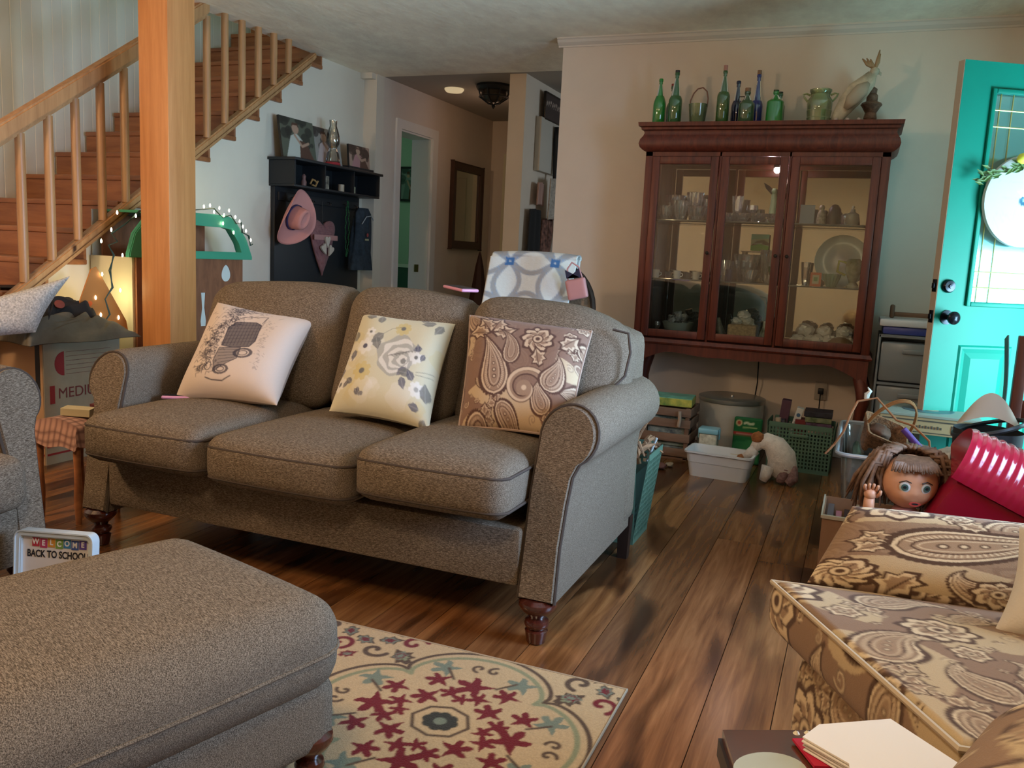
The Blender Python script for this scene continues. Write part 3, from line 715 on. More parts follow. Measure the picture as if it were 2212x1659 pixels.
# ================================================================ throw pillows
def pillow(name, label, corners, thick, m, cv=None, group=None, flipn=1, n=90, piping=None, pinch=.035, cat='pillow', sag=0):
    TL, TR, BR_, BL = [Vector(c) for c in corners]; c0 = (TL + TR + BR_ + BL) / 4
    nrm = ((TR - TL).cross(BL - TL)).normalized() * flipn
    if nrm.y > 0: nrm = -nrm
    bm = NB()
    def P(u, v, sgn):
        uu = u + pinch * math.sin(PI * v) * (1 - 2 * u) * abs(1 - 2 * u) ** 1; vv = v + pinch * math.sin(PI * u) * (1 - 2 * v) * abs(1 - 2 * v)
        p = TL * (1 - uu) * (1 - vv) + TR * uu * (1 - vv) + BR_ * uu * vv + BL * (1 - uu) * vv
        h = ((1 - (2 * u - 1) ** 4) * (1 - (2 * v - 1) ** 4)) ** .6
        f = 1 + sag * math.sin(PI * u) * (v - .4)
        f += .04 * math.sin(7 * u + 3 * v) * math.sin(5 * v)
        return p - c0 + nrm * sgn * thick * h * f
    g1 = sheet(bm, lambda u, v: P(u, v, 1), n, n); nf = (n + 1) ** 2
    sheet(bm, lambda u, v: P(u, v, -1), n // 3, n // 3)
    o = obj(name, bm, m, smooth='full'); o.location = c0
    tag(o, label, cat, group)
    if cv:
        me = o.data; nvt = len(me.vertices); c = np.ones((nvt, 4)); U = np.zeros(nvt); V = np.zeros(nvt); idx = 0
        for k, nn in ((0, n), (1, n // 3)):
            for i in range(nn + 1):
                for j in range(nn + 1): U[idx] = i / nn; V[idx] = 1 - j / nn; idx += 1
        c[:, :3] = cv.sample(U, V); at = me.color_attributes.new('Col', 'FLOAT_COLOR', 'POINT'); at.data.foreach_set('color', c.ravel())
    if piping:
        bm = NB(); E_ = [(t / 14, 0) for t in range(14)] + [(1, t / 14) for t in range(14)] + [(1 - t / 14, 1) for t in range(14)] + [(0, 1 - t / 14) for t in range(14)]
        tube(bm, [P(u, v, 0) for u, v in E_], .005, 6, closed=True); obj('piping', bm, piping, o)
    return o
# jeep pillow: cream with an ink drawing turned on its side
def ink_canvas():
    CR = (.60, .51, .44); INK = (.035, .03, .045); cv = Cv(.45, .45, 520, CR); rd = random.Random(11)
    cx_, cy_ = .215, .23; a = .12
    def q(P): return xf(P, cx_, cy_, a, 1.15)
    def ln(P, w_=.0025, op=1): cv.line(q(P), w_, INK, op)
    # vehicle body drawn lying up the cloth
    body = [(-.045, -.02), (.0, -.03), (.06, -.025), (.075, .0), (.075, .08), (.05, .095), (-.02, .09), (-.045, .06)]
    cv.poly(q(body), INK, .8); ln(body + [body[0]], .004)
    for k in range(9): ln([(-.04 + .013 * k, -.02), (-.03 + .012 * k, .09)], .0022, .9)
    for k in range(6): ln([(-.045, -.01 + .017 * k), (.075, .0 + .016 * k)], .0018, .9)
    ln([(.075, .09), (.085, .13), (-.0, .12), (-.03, .095)], .003); ln([(.085, .13), (.07, .0)], .002)
    for (x, y, r) in ((.045, -.055, .029), (-.02, -.125, .024)):
        P = [(x + r * 1.25 * math.cos(t), y + r * .8 * math.sin(t)) for t in [k * PI / 12 for k in range(24)]]
        cv.poly(q(P), INK, .85); cv.poly(q(scale_poly(P, .66)), CR, .9); cv.line(q(scale_poly(P, .45)), .0035, INK, closed=True)
    hood = [(-.05, -.03), (-.055, -.09), (-.04, -.13), (.0, -.10), (.03, -.08), (.03, -.03)]
    cv.poly(q(hood), INK, .6); ln(hood + [hood[0]], .0032)
    for k in range(5): ln([(-.05 + .004 * k, -.04 - .015 * k), (.02, -.04 - .012 * k)], .0022)
    cv.line(q([(-.07 + .012 * math.cos(t), -.11 + .016 * math.sin(t)) for t in [k * PI / 6 for k in range(12)]]), .0035, INK, closed=True)
    ln([(-.075, -.15), (-.05, -.16), (-.01, -.165), (.02, -.15)], .004)
    # foliage strokes
    for _ in range(420):
        t = rd.random(); x = -.085 + rd.gauss(0, .018) + (.06 * t if t > .6 else 0); y = -.13 + .31 * t + rd.gauss(0, .01); L = rd.uniform(.004, .017); th = rd.uniform(0, PI)
        cv.line(q([(x, y), (x + L * math.cos(th), y + L * math.sin(th)), (x + L * 1.2 * math.cos(th + .8), y + L * 1.2 * math.sin(th + .8))]), rd.uniform(.0014, .0035), INK, rd.uniform(.5, 1))
    for _ in range(120):
        x = rd.gauss(.0, .05); y = .155 + rd.gauss(0, .02); L = rd.uniform(.005, .02); th = rd.gauss(.3, .5); cv.line(q([(x, y), (x + L * math.cos(th), y + L * math.sin(th))]), rd.uniform(.0014, .003), INK, rd.uniform(.5, 1))
    for _ in range(90):
        x = .10 + rd.gauss(0, .01); y = rd.uniform(-.12, .1); L = rd.uniform(.003, .009); cv.line(q([(x, y), (x + L, y + L * rd.uniform(-1, 1))]), .0015, INK, .6)
    ln([(-.135, -.08), (-.12, -.03), (-.105, .0), (-.11, .03)], .0015, .6); ln([(-.12, .06), (-.09, .13), (-.03, .17), (.03, .175)], .0015, .6)
    return cv
pillow('throw_pillow', 'cream pillow with a black ink drawing of an old jeep turned on its side', [(-2.455, 2.83, 0.879), (-1.981, 2.83, 0.836), (-1.903, 2.5, 0.556), (-2.372, 2.5, 0.532)], .075, clothmat('pillow_linen', .9, .15, 600, .05), ink_canvas(), n=170, sag=.5, pinch=.03)
def floral_canvas():
    BG = (.58, .55, .40); GY = (.16, .16, .15); LG = (.36, .36, .33); W_ = (.70, .69, .64); YL = (.56, .47, .22); PU = (.10, .10, .14); cv = Cv(.42, .42, 480, BG); rd = random.Random(4)
    for _ in range(26): x, y = rd.random() * .42, rd.random() * .42; r = rd.uniform(.02, .06); cv.poly([(x + r * (1 + .2 * math.sin(4 * t)) * math.cos(t), y + r * math.sin(t)) for t in [k * PI / 12 for k in range(24)]], rd.choice([W_, YL, BG, W_]), .35)
    # large rose
    for k, (r, c) in enumerate([(.088, LG), (.075, W_), (.062, LG), (.05, W_), (.036, LG), (.022, W_), (.012, GY)]):
        cv.poly([(.245 + .006 * k + r * (1 + .12 * math.sin(5 * t + k * 2)) * math.cos(t), .215 - .004 * k + r * .95 * (1 + .1 * math.cos(4 * t + k)) * math.sin(t)) for t in [i * PI / 24 for i in range(48)]], c, .85)
    for k in range(7): cv.line([(.21 + .012 * k, .205 + .004 * k), (.222 + .012 * k, .212 + .004 * k), (.235 + .012 * k, .206 + .005 * k)], .004, GY, .8)
    def fl(x, y, r, n, c, cc):
        for k in range(n): a = 2 * PI * k / n; cv.poly(xf([(0, 0), (.4, .5), (.2, 1), (-.2, 1), (-.4, .5)], x, y, a, r), c, .9)
        cv.dot(x, y, r * .3, cc)
    for x, y, r, n, c, cc in [(.12, .13, .040, 7, YL, GY), (.095, .235, .035, 6, W_, PU), (.235, .335, .034, 8, YL, GY), (.33, .215, .026, 6, W_, GY), (.05, .19, .02, 5, W_, GY), (.10, .30, .022, 6, W_, GY), (.36, .10, .03, 7, W_, LG), (.03, .08, .03, 6, W_, GY)]: fl(x, y, r, n, c, cc)
    for x, y, a, s in [(.13, .35, .3, .05), (.16, .30, 2.4, .06), (.13, .28, 3.6, .055), (.09, .385, 1.4, .05), (.36, .385, 1.8, .055), (.32, .39, .8, .05), (.39, .38, 2.8, .05), (.04, .26, .4, .05), (.05, .22, 3.2, .045), (.345, .255, 1.9, .035), (.36, .235, 2.9, .03), (.33, .24, .3, .03), (.30, .17, 2.5, .045), (.325, .15, 1.6, .05), (.34, .125, .7, .045), (.29, .13, 3.6, .045), (.09, .08, 1, .035), (.07, .09, 2.5, .03), (.11, .06, 4, .03), (.13, .045, .3, .022), (.15, .05, 2, .02), (.02, .15, 3, .04), (.40, .07, .2, .06), (.40, .02, 2.9, .05), (.38, .04, 1.5, .04)]:
        P = [(0, 0), (.3, .25), (.34, .6), (0, 1.1), (-.34, .6), (-.3, .25)]; cv.poly(xf(P, x, y, a, s), PU if s < .046 else GY, .85); cv.line(xf([(0, 0), (0, 1)], x, y, a, s), .0015, LG)
    for P in ([(.16, .30), (.19, .33), (.235, .345)], [(.345, .16), (.38, .17), (.41, .18)], [(.345, .15), (.38, .155), (.41, .165)], [(.09, .385), (.07, .37), (.06, .39)]): cv.line(P, .002, GY, .9)
    return cv
pillow('throw_pillow', 'pale yellow pillow printed with grey roses and leaves, middle of the sofa', [(-1.768, 2.85, 0.879), (-1.374, 2.85, 0.87), (-1.273, 2.47, 0.547), (-1.681, 2.5, 0.561)], .065, clothmat('pillow_cotton', .9, .15, 600, .05), floral_canvas(), n=150, sag=.3, pinch=.03)
PAL = [(.225, .135, .095), (.095, .048, .034), (.30, .195, .13), (.56, .42, .29), (.50, .37, .23)]
def feature_canvas():
    cv = paisley_cloth(.45, .45, 21, PAL, .15, 480); p4 = PAL[:4]
    cv.poly([(.03, .16), (.25, .1), (.36, .2), (.38, .42), (.1, .44), (.04, .3)], PAL[0], .93)
    for q in (-1, 0, 1, 2): leaf(cv, .11, .335, 0 + q * .9 - .3, .10, p4)
    paisley(cv, .15, .09, .10, .25, p4, 1, -.25, .22); paisley(cv, .19, .22, -.15, .15, p4, -1, .6, .2, False)
    # scroll
    for r, wd, c in ((.088, .02, PAL[1]), (.088, .013, PAL[3]), (.072, .012, PAL[2]), (.062, .006, PAL[1])): curl(cv, .265, .125, r, .5, wd, c, 1.15, 1)
    cv.dot(.265, .125, .03, PAL[2]); cv.dot(.265, .125, .01, PAL[3])
    paisley(cv, .345, .13, -.5, .15, p4, -1, .4, .3); flower(cv, .285, .335, .062, 9, p4, .2); leaf(cv, .31, .21, .3, .09, p4); leaf(cv, .37, .30, -.6, .1, p4)
    return cv
pillow('throw_pillow', 'rose-brown paisley pillow leaning against the right sofa arm', [(-1.315, 2.85, 0.905), (-0.851, 2.85, 0.883), (-0.80, 2.5, 0.575), (-1.177, 2.5, 0.566)], .07, clothmat('pillow_paisley', .95, .2, 500, .08), feature_canvas(), n=190, piping=mat('pillow_piping', (.35, .25, .19), .9), pinch=.02)

# ================================================================ ottoman
ot = thing('ottoman', 'large brown-grey tweed ottoman standing on the rug', 'ottoman', (-1.303, 1.08, .0), rz=math.atan2(-.15, .525))
bm = NB(); rbox(bm, -.305, .305, -.44, .44, .225, .425, .075, 22, top=.028, side=.012, front=.012); obj('cushion', bm, M_ott, ot, smooth='full')
bm = NB(); rbox(bm, -.29, .29, -.425, .425, .095, .262, .04, 14); obj('base', bm, M_ott, ot, smooth='full')
for z, k in ((.322, .0005), (.262, -.012)):
    bm = NB(); P = []
    for sx, sy, a0 in ((1, 1, 0), (-1, 1, 90), (-1, -1, 180), (1, -1, 270)):
        for a in range(0, 91, 10): P.append((sx * (.305 + k - .075) + .075 * math.cos(math.radians(a0 + a)), sy * (.44 + k - .075) + .075 * math.sin(math.radians(a0 + a)), z))
    if k > 0:
        R_ = [P[0]]
        for p, q_ in zip(P, P[1:] + P[:1]): R_ += [tuple(Vector(p).lerp(Vector(q_), t)) for t in ((0, .25, .5, .75) if (Vector(p) - Vector(q_)).length > .1 else (0,))]
        P = [(x + math.copysign(.012 * (1 - (y / .44) ** 2) * (abs(x) / .305), x), y - (.012 * (1 - (x / .305) ** 2) if y < -.40 else 0), z_) for x, y, z_ in R_[1:]]
    tube(bm, P, .0045, 6, closed=True); obj('seam', bm, M_ott, ot)
for x, y in ((.25, .38), (-.25, .38), (.25, -.38), (-.25, -.38)):
    bm = NB(); turned(bm, .95); obj('leg', bm, M_mahog, ot, loc=(x, y, -.0))
ot.location.z = .009

# ================================================================ loveseat at the left edge (only its nearer arm is in view)
ls = thing('loveseat', 'brown-grey tweed loveseat whose rolled arm shows at the left edge', 'sofa', (-2.62, 1.25, 0), rz=PI / 2)
# local: x across (its +x = world +y), front = local -y = world +x
def larm(sx, cx0):
    prof = [(cx0 - sx * .06, .12), (cx0 - sx * .062, .45), (cx0 - sx * .075, .60)] + [(cx0 + sx * p[0], p[1]) for p in arc(0, .635, .085, 175, -50, 16)] + [(cx0 + sx * .04, .53), (cx0 + sx * .03, .4), (cx0 + sx * .03, .12)]
    bm = NB(); rows = []
    for k, t in enumerate((0, .02, .1, 1)):
        g = (1, 1.07, 1.1, 1.1)[k]; rows.append([bm.verts.new((cx0 + (x - cx0) * (g if z > .5 else 1), -.375 + .10 * max(0, (z - .1) / .6) ** 1.6 + .72 * t, .635 + (z - .635) * (g if z > .54 else 1))) for x, z in prof])
    n = len(prof)
    for a, b in zip(rows, rows[1:]):
        for i in range(n): bm.faces.new((a[i], a[(i + 1) % n], b[(i + 1) % n], b[i]))
    bm.faces.new(rows[-1]); o = obj('armrest', bm, M_sofa, ls)
    bm = NB(); pf = lambda z: -.375 + .10 * max(0, (z - .1) / .6) ** 1.6
    A = [bm.verts.new((x, pf(z), z)) for x, z in prof]; B = [bm.verts.new((x + (cx0 - x) * .1, pf(z) - .014, z)) for x, z in prof]
    for i in range(n): bm.faces.new((A[i], A[(i + 1) % n], B[(i + 1) % n], B[i]))
    bm.faces.new(B); obj('arm_front_panel', bm, M_sofa, o)
    bm = NB(); tube(bm, [(x, pf(z) - .003, z) for x, z in prof], .0055, 6); obj('piping', bm, M_sofapipe, o)
larm(1, .545); larm(-1, -.545)
bm = NB(); box(bm, -.49, .49, -.37, .38, .14, .32, bev=.012); obj('frame', bm, M_sofa, ls)
bm = NB(); rbox(bm, -.57, .57, .32, .46, .14, .88, .05, 12); obj('back_frame', bm, M_sofa, ls, smooth='full')
for a, b in ((-.485, -.002), (.002, .485)):
    bm = NB(); rbox(bm, a, b, -.44, .18, .325, .49, .05, 12, top=.02, front=.015); obj('seat_cushion', bm, M_sofa, ls, smooth='full')
    bm = NB(); rbox(bm, a, b, .10, .30, .49, .90, .07, 12, front=.03); obj('back_cushion', bm, M_sofa, ls, smooth='full')
for x, y in ((.52, -.34), (-.52, -.34), (.5, .38), (-.5, .38)):
    bm = NB(); turned(bm, .9); obj('leg', bm, M_mahog, ls, loc=(x, y, 0))

# ================================================================ paisley armchair, lower right
PAL2 = [(.25, .155, .09), (.085, .045, .024), (.32, .21, .12), (.62, .48, .29), (.48, .36, .20)]
M_psplain = mat('armchair_plain_cloth', (.27, .20, .13), .95, noise=.3, nscale=30)
M_ps = clothmat('armchair_paisley', .95, .2, 450, .10)
ac = thing('armchair', 'tan and brown paisley upholstered armchair at the lower right', 'armchair', (.15, 1.65, 0))
AX, AY = .15, 1.65
def patch(name, c4, z0, z1, cv, n, parent, r=.035, bulge=.015, m=M_ps, uvs=1.0, label=None):
    # padded slab over a four-cornered plan (world xy), painted from above / around the edge
    bm = NB(); A, B, C_, D = [Vector((p[0] - AX, p[1] - AY, 0)) for p in c4]; n2 = n
    def pl(u, v): return A * (1 - u) * (1 - v) + B * u * (1 - v) + C_ * u * v + D * (1 - u) * v
    vt = {}
    UV = []
    def vert(i, j, k):
        q = (i, j, k)
        if q in vt: return vt[q]
        u, v, w_ = i / n, j / n, k / KZ
        e = .10
        ww = 2 * w_ - 1
        inset = r * (1 - math.sqrt(max(0, 1 - abs(ww) ** 3.0)))
        L1 = (B - A).length; L2 = (D - A).length
        uu = u + (.5 - u) * 2 * inset / L1; v2 = v + (.5 - v) * 2 * inset / L2
        p = pl(uu, v2); p.z = z0 + (z1 - z0) * w_
        if k in (0, KZ): p.z += (bulge if k else -bulge * .3) * (1 - (2 * u - 1) ** 2) * (1 - (2 * v - 1) ** 2) + (0 if k else 0)
        vt[q] = bm.verts.new(p)
        du = dv = 0
        if k < KZ:
            d = (1 - w_) * (z1 - z0)
            if i == 0: du = -d / L1
            elif i == n: du = d / L1
            if j == 0: dv = -d / L2
            elif j == n: dv = d / L2
        UV.append((u + du, v + dv)); return vt[q]
    KZ = max(6, int((z1 - z0) / max((B - A).length, .1) * n))
    for i in range(n):
        for j in range(n):
            bm.faces.new((vert(i, j, KZ), vert(i + 1, j, KZ), vert(i + 1, j + 1, KZ), vert(i, j + 1, KZ)))
    for s in (0, n):
        for a in range(n):
            for k in range(KZ):
                bm.faces.new([vert(*t) for t in ((s, a, k), (s, a + 1, k), (s, a + 1, k + 1), (s, a, k + 1))]); bm.faces.new([vert(*t) for t in ((a, s, k), (a + 1, s, k), (a + 1, s, k + 1), (a, s, k + 1))])
    bm.verts.index_update(); o = obj(name, bm, m, parent, smooth='full')
    U = np.array([q[0] for q in UV]); V = np.array([q[1] for q in UV]); U = (U + 1) / 3; V = (V + 1) / 3
    c = np.ones((len(U), 4)); c[:, :3] = cv.sample(U, V); at = o.data.color_attributes.new('Col', 'FLOAT_COLOR', 'POINT'); at.data.foreach_set('color', c.ravel())
    return o
cvs = paisley_cloth(1.6, 1.6, 8, PAL2, .15, 340)
S4 = [(-.115, 1.845), (.195, 1.30), (.74, 1.42), (.62, 1.95)]
sc_ = patch('seat_cushion', S4, .36, .475, cvs, 200, ac, .02, .02)
bm = NB(); tube(bm, [(p[0] - AX, p[1] - AY, .466) for p in S4], .006, 6, closed=True); obj('piping', bm, mat('armchair_piping', (.50, .41, .28), .9), sc_)
cvb = paisley_cloth(1.8, 1.8, 17, PAL2, .2, 260)
patch('base', [(-.045, 1.80), (.20, 1.35), (.70, 1.44), (.60, 1.90)], .06, .358, cvb, 110, ac, .02, 0)
# far arm: leaning padded slab, seen from inside
cvp = paisley_cloth(.62, .45, 33, PAL2, .19, 420)
p4 = PAL2[:4]; cvp.poly([(0, .02), (.6, .02), (.6, .3), (.3, .36), (0, .33)], PAL2[0], .9); cvp.poly([(.02, .02), (.3, .02), (.36, .12), (.2, .17), (.05, .14)], PAL2[4], .9)
for q in (-1, 0, 1): leaf(cvp, .12, .22, PI / 2 + q * .7, .09, p4)
paisley(cvp, .12, .21, -PI / 2 + .25, .38, p4, 1, -.22, .21); paisley(cvp, .40, .06, 1.9, .2, p4, 1, 1.2, .24); leaf(cvp, .30, .34, 1.2, .08, p4); leaf(cvp, .2, .09, 2.6, .13, p4); paisley(cvp, .55, .05, 1.0, .24, p4, -1, 1.1, .25); flower(cvp, .5, .27, .04, 7, p4); flower(cvp, .34, .05, .05, 8, p4); flower(cvp, .05, .06, .07, 12, p4)
pl_ = pillow('arm', 'x', [(0.030, 2.02, 0.612), (0.60, 2.05, 0.625), (0.60, 1.90, 0.47), (-0.045, 1.87, 0.47)], .042, M_ps, cvp, n=170, pinch=.0)
def to_part(o, parent):
    for k in ('label', 'category', 'group'):
        if k in o: del o[k]
    o.parent = parent; o.location = Vector(o.location) - Vector(parent.location); return o
to_part(pl_, ac); pl_.name = 'far_arm'
cva = paisley_cloth(.6, .9, 41, PAL2, .2, 330)
ac2 = thing('armchair', 'paisley armchair whose padded arm fills the lower right corner', 'armchair', (.27, .49, 0), rz=-.384)
# local y runs along the arm, x across it; the arm is the chair's left side
bm = NB(); nA, nB = 70, 150
def nearm(u, v):
    if u < .22: x, z = -.085, .08 + (u / .22) * .50
    elif u > .78: x, z = .085, .58 - ((u - .78) / .22) * .50
    else: a = PI * (1 - (u - .22) / .56); x, z = .105 * math.cos(a), .60 + .10 * math.sin(a)
    e = max(0, (v - .93) / .07); return (-.19 + x * (1 - .35 * e * e), -.45 + v * .98, z - .03 * e * e)
sheet(bm, nearm, nA, nB)
o = obj('armrest', bm, M_ps, ac2, smooth='full'); me = o.data
U = np.repeat(np.arange(nA + 1) / nA, nB + 1); V = np.tile(np.arange(nB + 1) / nB, nA + 1); c = np.ones((len(U), 4)); c[:, :3] = cva.sample(U, V); at = me.color_attributes.new('Col', 'FLOAT_COLOR', 'POINT'); at.data.foreach_set('color', c.ravel())
bm = NB(); box(bm, -.10, .42, -.44, .42, .08, .34, bev=.02); obj('base', bm, M_psplain, ac2)
bm = NB(); rbox(bm, -.09, .42, -.40, .44, .34, .46, .04, 12, top=.02); obj('seat_cushion', bm, M_psplain, ac2, smooth='full')
for x, y in ((-.15, .40), (-.15, -.38), (.38, .38), (.38, -.38)):
    bm = NB(); lathe(bm, [(.018, 0), (.026, .085)], (0, 0, 0), 12); obj('leg', bm, M_espresso, ac2, loc=(x, y, 0))
for x, y in ((-.02, 1.75), (.19, 1.38), (.66, 1.47), (.57, 1.86)):
    bm = NB(); lathe(bm, [(.018, 0), (.026, .075)], (0, 0, 0), 12); obj('leg', bm, M_espresso, ac, loc=(x - AX, y - AY, 0))
pillow('throw_pillow', 'plain cream pillow on the paisley armchair at the right edge', [(.335, 1.90, .65), (.70, 1.85, .69), (.70, 1.68, .485), (.29, 1.74, .485)], .05, mat('pillow_cream', (.52, .47, .38), .9, bump=.2, bscale=200), n=40)
# ================================================================ china cabinet
CX, CY = -.595, 5.33
cab = thing('china_cabinet', 'tall cherry-red china cabinet with three glass doors on cabriole legs', 'cabinet', (CX, CY, 0))
def lx(x): return x - CX
BX0, BX1, FY, BYK = lx(-1.265), lx(.075), 5.13 - CY, 5.50 - CY
bm = NB(); box(bm, BX0, BX0 + .022, FY + .02, BYK, .60, 1.79, bev=.002); obj('side_panel', bm, M_cher, cab)
bm = NB(); box(bm, BX1 - .022, BX1, FY + .02, BYK, .60, 1.79, bev=.002); obj('side_panel', bm, M_cher, cab)
bm = NB(); box(bm, BX0 + .022, BX1 - .022, BYK - .018, BYK - .010, .66, 1.79); bk = obj('back_mirror', bm, mat('mirror_back', (.50, .47, .42), .035, 1.0), cab)
bm = NB(); box(bm, BX0 + .022, BX1 - .022, BYK - .009, BYK, .60, 1.79); obj('back_panel', bm, M_cher, cab)
bm = NB(); box(bm, BX0 + .0225, BX1 - .0225, FY + .05, BYK - .019, 1.77, 1.789); obj('top_board', bm, M_cher, cab)
bm = NB(); box(bm, BX0 + .0225, BX1 - .0225, FY + .045, BYK - .019, .665, .69); obj('bottom_board', bm, M_cher, cab)
# cornice: ogee profile swept round front and sides
prof = [(.0, 1.775), (.018, 1.785), (.034, 1.80), (.040, 1.82), (.034, 1.845), (.020, 1.865), (.014, 1.882), (.018, 1.895), (.030, 1.900), (.032, 1.912), (.045, 1.918), (.048, 1.94), (0, 1.94)]
bm = NB(); rows = []
for d, z in prof:
    rows.append([bm.verts.new(p) for p in ((BX0 - d, BYK, z), (BX0 - d, FY - d, z), (BX1 + d, FY - d, z), (BX1 + d, BYK, z))])
for a, b in zip(rows, rows[1:]):
    for i in range(4): bm.faces.new((a[i], a[(i + 1) % 4], b[(i + 1) % 4], b[i]))
bm.faces.new(rows[-1]); bm.faces.new(rows[0])
obj('cornice', bm, M_cher, cab, smooth=True)
# face frame
bm = NB()
for x0, x1 in ((BX0, lx(-1.222)), (lx(-.832), lx(-.818)), (lx(-.448), lx(-.434)), (lx(.030), BX1)): box(bm, x0, x1, FY, FY + .024, .66, 1.78, bev=.002)
box(bm, BX0, BX1, FY, FY + .024, 1.752, 1.78); obj('face_frame', bm, M_cher, cab)
# apron with a scalloped lower edge, plus side aprons
pts = [(BX0, .675), (BX0, .50)]
N = 60
for k in range(N + 1):
    t = k / N; x = BX0 + .05 + (BX1 - BX0 - .1) * t; u = abs(2 * t - 1)
    z = .595 - .05 * max(0, (u - .72) / .28) ** 1.5 - .018 * math.exp(-((u - .0) / .14) ** 2) * 1.0 + .008 * math.cos(u * 9)
    pts.append((x, z))
pts += [(BX1, .50), (BX1, .675)]
bm = NB(); prism(bm, pts, FY - .006, FY + .018, 'y'); obj('apron', bm, M_cher, cab)
bm = NB(); prof2 = [(0, .645), (.012, .648), (.018, .658), (.012, .668), (.006, .678), (0, .68)]; rows = []
for d, z in prof2: rows.append([bm.verts.new(p) for p in ((BX0 - d, BYK, z), (BX0 - d, FY - .006 - d, z), (BX1 + d, FY - .006 - d, z), (BX1 + d, BYK, z))])
for a, b in zip(rows, rows[1:]):
    for i in range(3): bm.faces.new((a[i], a[i + 1], b[i + 1], b[i]))
obj('waist_moulding', bm, M_cher, cab)
for x in (BX0, BX1 - .02):
    bm = NB(); box(bm, x, x + .02, FY + .02, BYK, .53, .60); obj('side_apron', bm, M_cher, cab)
def cabriole(bm, dx, dy):
    P = [(0, 0, .60), (.0, 0, .54), (.022, .022, .47), (.028, .028, .41), (.014, .014, .30), (-.002, -.002, .16), (-.006, -.006, .08), (.008, .008, .03), (.018, .018, .012), (.018, .018, 0)]
    R = [.034, .036, .038, .034, .024, .018, .018, .024, .030, .022]
    tube(bm, [(dx * p[0], dy * p[1], p[2]) for p in P], R, 12)
for x, y, dx, dy in ((BX0 + .035, FY + .03, -1, -1), (BX1 - .035, FY + .03, 1, -1), (BX0 + .035, BYK - .05, -1, 0), (BX1 - .035, BYK - .05, 1, 0)):
    bm = NB(); cabriole(bm, dx, dy); obj('leg', bm, M_cher, cab, loc=(x, y, 0))
M_cabglass = glassmat('cabinet_glass', (.93, .96, .93), .02, .0, .1)
for k, (x0, x1) in enumerate(((-1.220, -.834), (-.816, -.450), (-.432, .028))):
    x0, x1 = lx(x0), lx(x1); z0, z1 = .690, 1.750; fw = .044
    dr = NB(); box(dr, x0, x0 + fw, FY - .012, FY + .008, z0, z1, bev=.004); box(dr, x1 - fw, x1, FY - .012, FY + .008, z0, z1, bev=.004)
    box(dr, x0 + fw, x1 - fw, FY - .012, FY + .008, z0, z0 + fw, bev=.004); box(dr, x0 + fw, x1 - fw, FY - .012, FY + .008, z1 - fw, z1, bev=.004)
    d = obj('door', dr, M_cher, cab)
    bm = NB(); box(bm, x0 + fw, x1 - fw, FY - .002, FY + .002, z0 + fw, z1 - fw); obj('glass_pane', bm, M_cabglass, d)
    bm = NB(); hx = x1 - fw / 2 if k != 2 else x0 + fw / 2
    lathe(bm, [(.004, 0), (.004, .012), (.009, .016), (.010, .022), (.006, .027)], (0, 0, 0), 12, M=T((hx, FY - .012, 1.20), (PI / 2, 0, 0))); obj('knob', bm, M_dark, d)
M_shelfg = glassmat('glass_shelf', (.10, .13, .12), .05, .5, .3)
SH = (1.39, 1.04)
for z in SH:
    bm = NB(); box(bm, BX0 + .023, BX1 - .023, FY + .05, BYK - .02, z - .008, z, bev=.001); obj('shelf', bm, M_shelfg, cab)
# the little lit lamp in the top of the middle bay
lampd = bpy.data.lights.new('cabinet_lamp_light', 'POINT'); lampd.energy = 2.6; lampd.color = (1, .72, .80); lampd.shadow_soft_size = .02
lo = bpy.data.objects.new('cabinet_lamp_light', lampd); COL.objects.link(lo); lo.location = (-.56, 5.30, 1.735)
bm = NB(); lathe(bm, [(.006, 0), (.022, -.004), (.024, -.02), (.016, -.022)], (lx(-.56), 5.30 - CY, 1.768), 16); lf = obj('puck_lamp', bm, M_dark, cab)

# ---- things in the cabinet
M_crys = glassmat('crystal_glass', (.95, .98, 1.0), .03, .16, 2.8)
M_china = mat('white_china', (.62, .62, .58), .18, coat=.5)
M_gold = mat('gold_rim', (.50, .34, .10), .3, .8)
def at(o, x, y, z, rz=0): o.location = (x, y, z); o.rotation_euler[2] = rz; return o
def one(name, label, cat, bm, m, x, y, z, group=None, rz=0, smooth=True):
    o = obj(name, bm, m, smooth=smooth); tag(o, label, cat, group); return at(o, x, y, z, rz)
def cutbowl(r, h, n=16):
    bm = NB(); rows = []
    for t in (0, .1, .3, .55, .8, 1):
        R = r * (.45 + .55 * t ** .7); z = h * t
        rows.append([bm.verts.new((R * (1 + (.05 if i % 2 else -.03)) * math.cos(2 * PI * i / (2 * n)), R * (1 + (.05 if i % 2 else -.03)) * math.sin(2 * PI * i / (2 * n)), z + (.006 if t == 1 and i % 2 else 0))) for i in range(2 * n)])
    for t in (1, .6, .25): rows.append([bm.verts.new((.93 * r * (.45 + .55 * t ** .7) * math.cos(2 * PI * i / (2 * n)), .93 * r * (.45 + .55 * t ** .7) * math.sin(2 * PI * i / (2 * n)), h * t + .004)) for i in range(2 * n)])
    for a, b in zip(rows, rows[1:]):
        for i in range(2 * n): bm.faces.new((a[i], a[(i + 1) % (2 * n)], b[(i + 1) % (2 * n)], b[i]))
    bm.faces.new(rows[-1]); bm.faces.new(rows[0][::-1]); return bm
def goblet(h, r):
    bm = NB(); lathe(bm, [(r * .7, 0), (r * .65, .003), (.004, .01), (.004, h * .42), (r * .5, h * .5), (r, h * .72), (r * .92, h), (r * .86, h), (r * .9, h * .74), (r * .3, h * .52)], (0, 0, 0), 16); return bm
def tumbler(h, r, r2=None):
    r2 = r2 or r; bm = NB(); lathe(bm, [(r * .9, 0), (r, .004), (r2, h), (r2 * .93, h), (r * .9, .01), (0, .01)], (0, 0, 0), 16); return bm
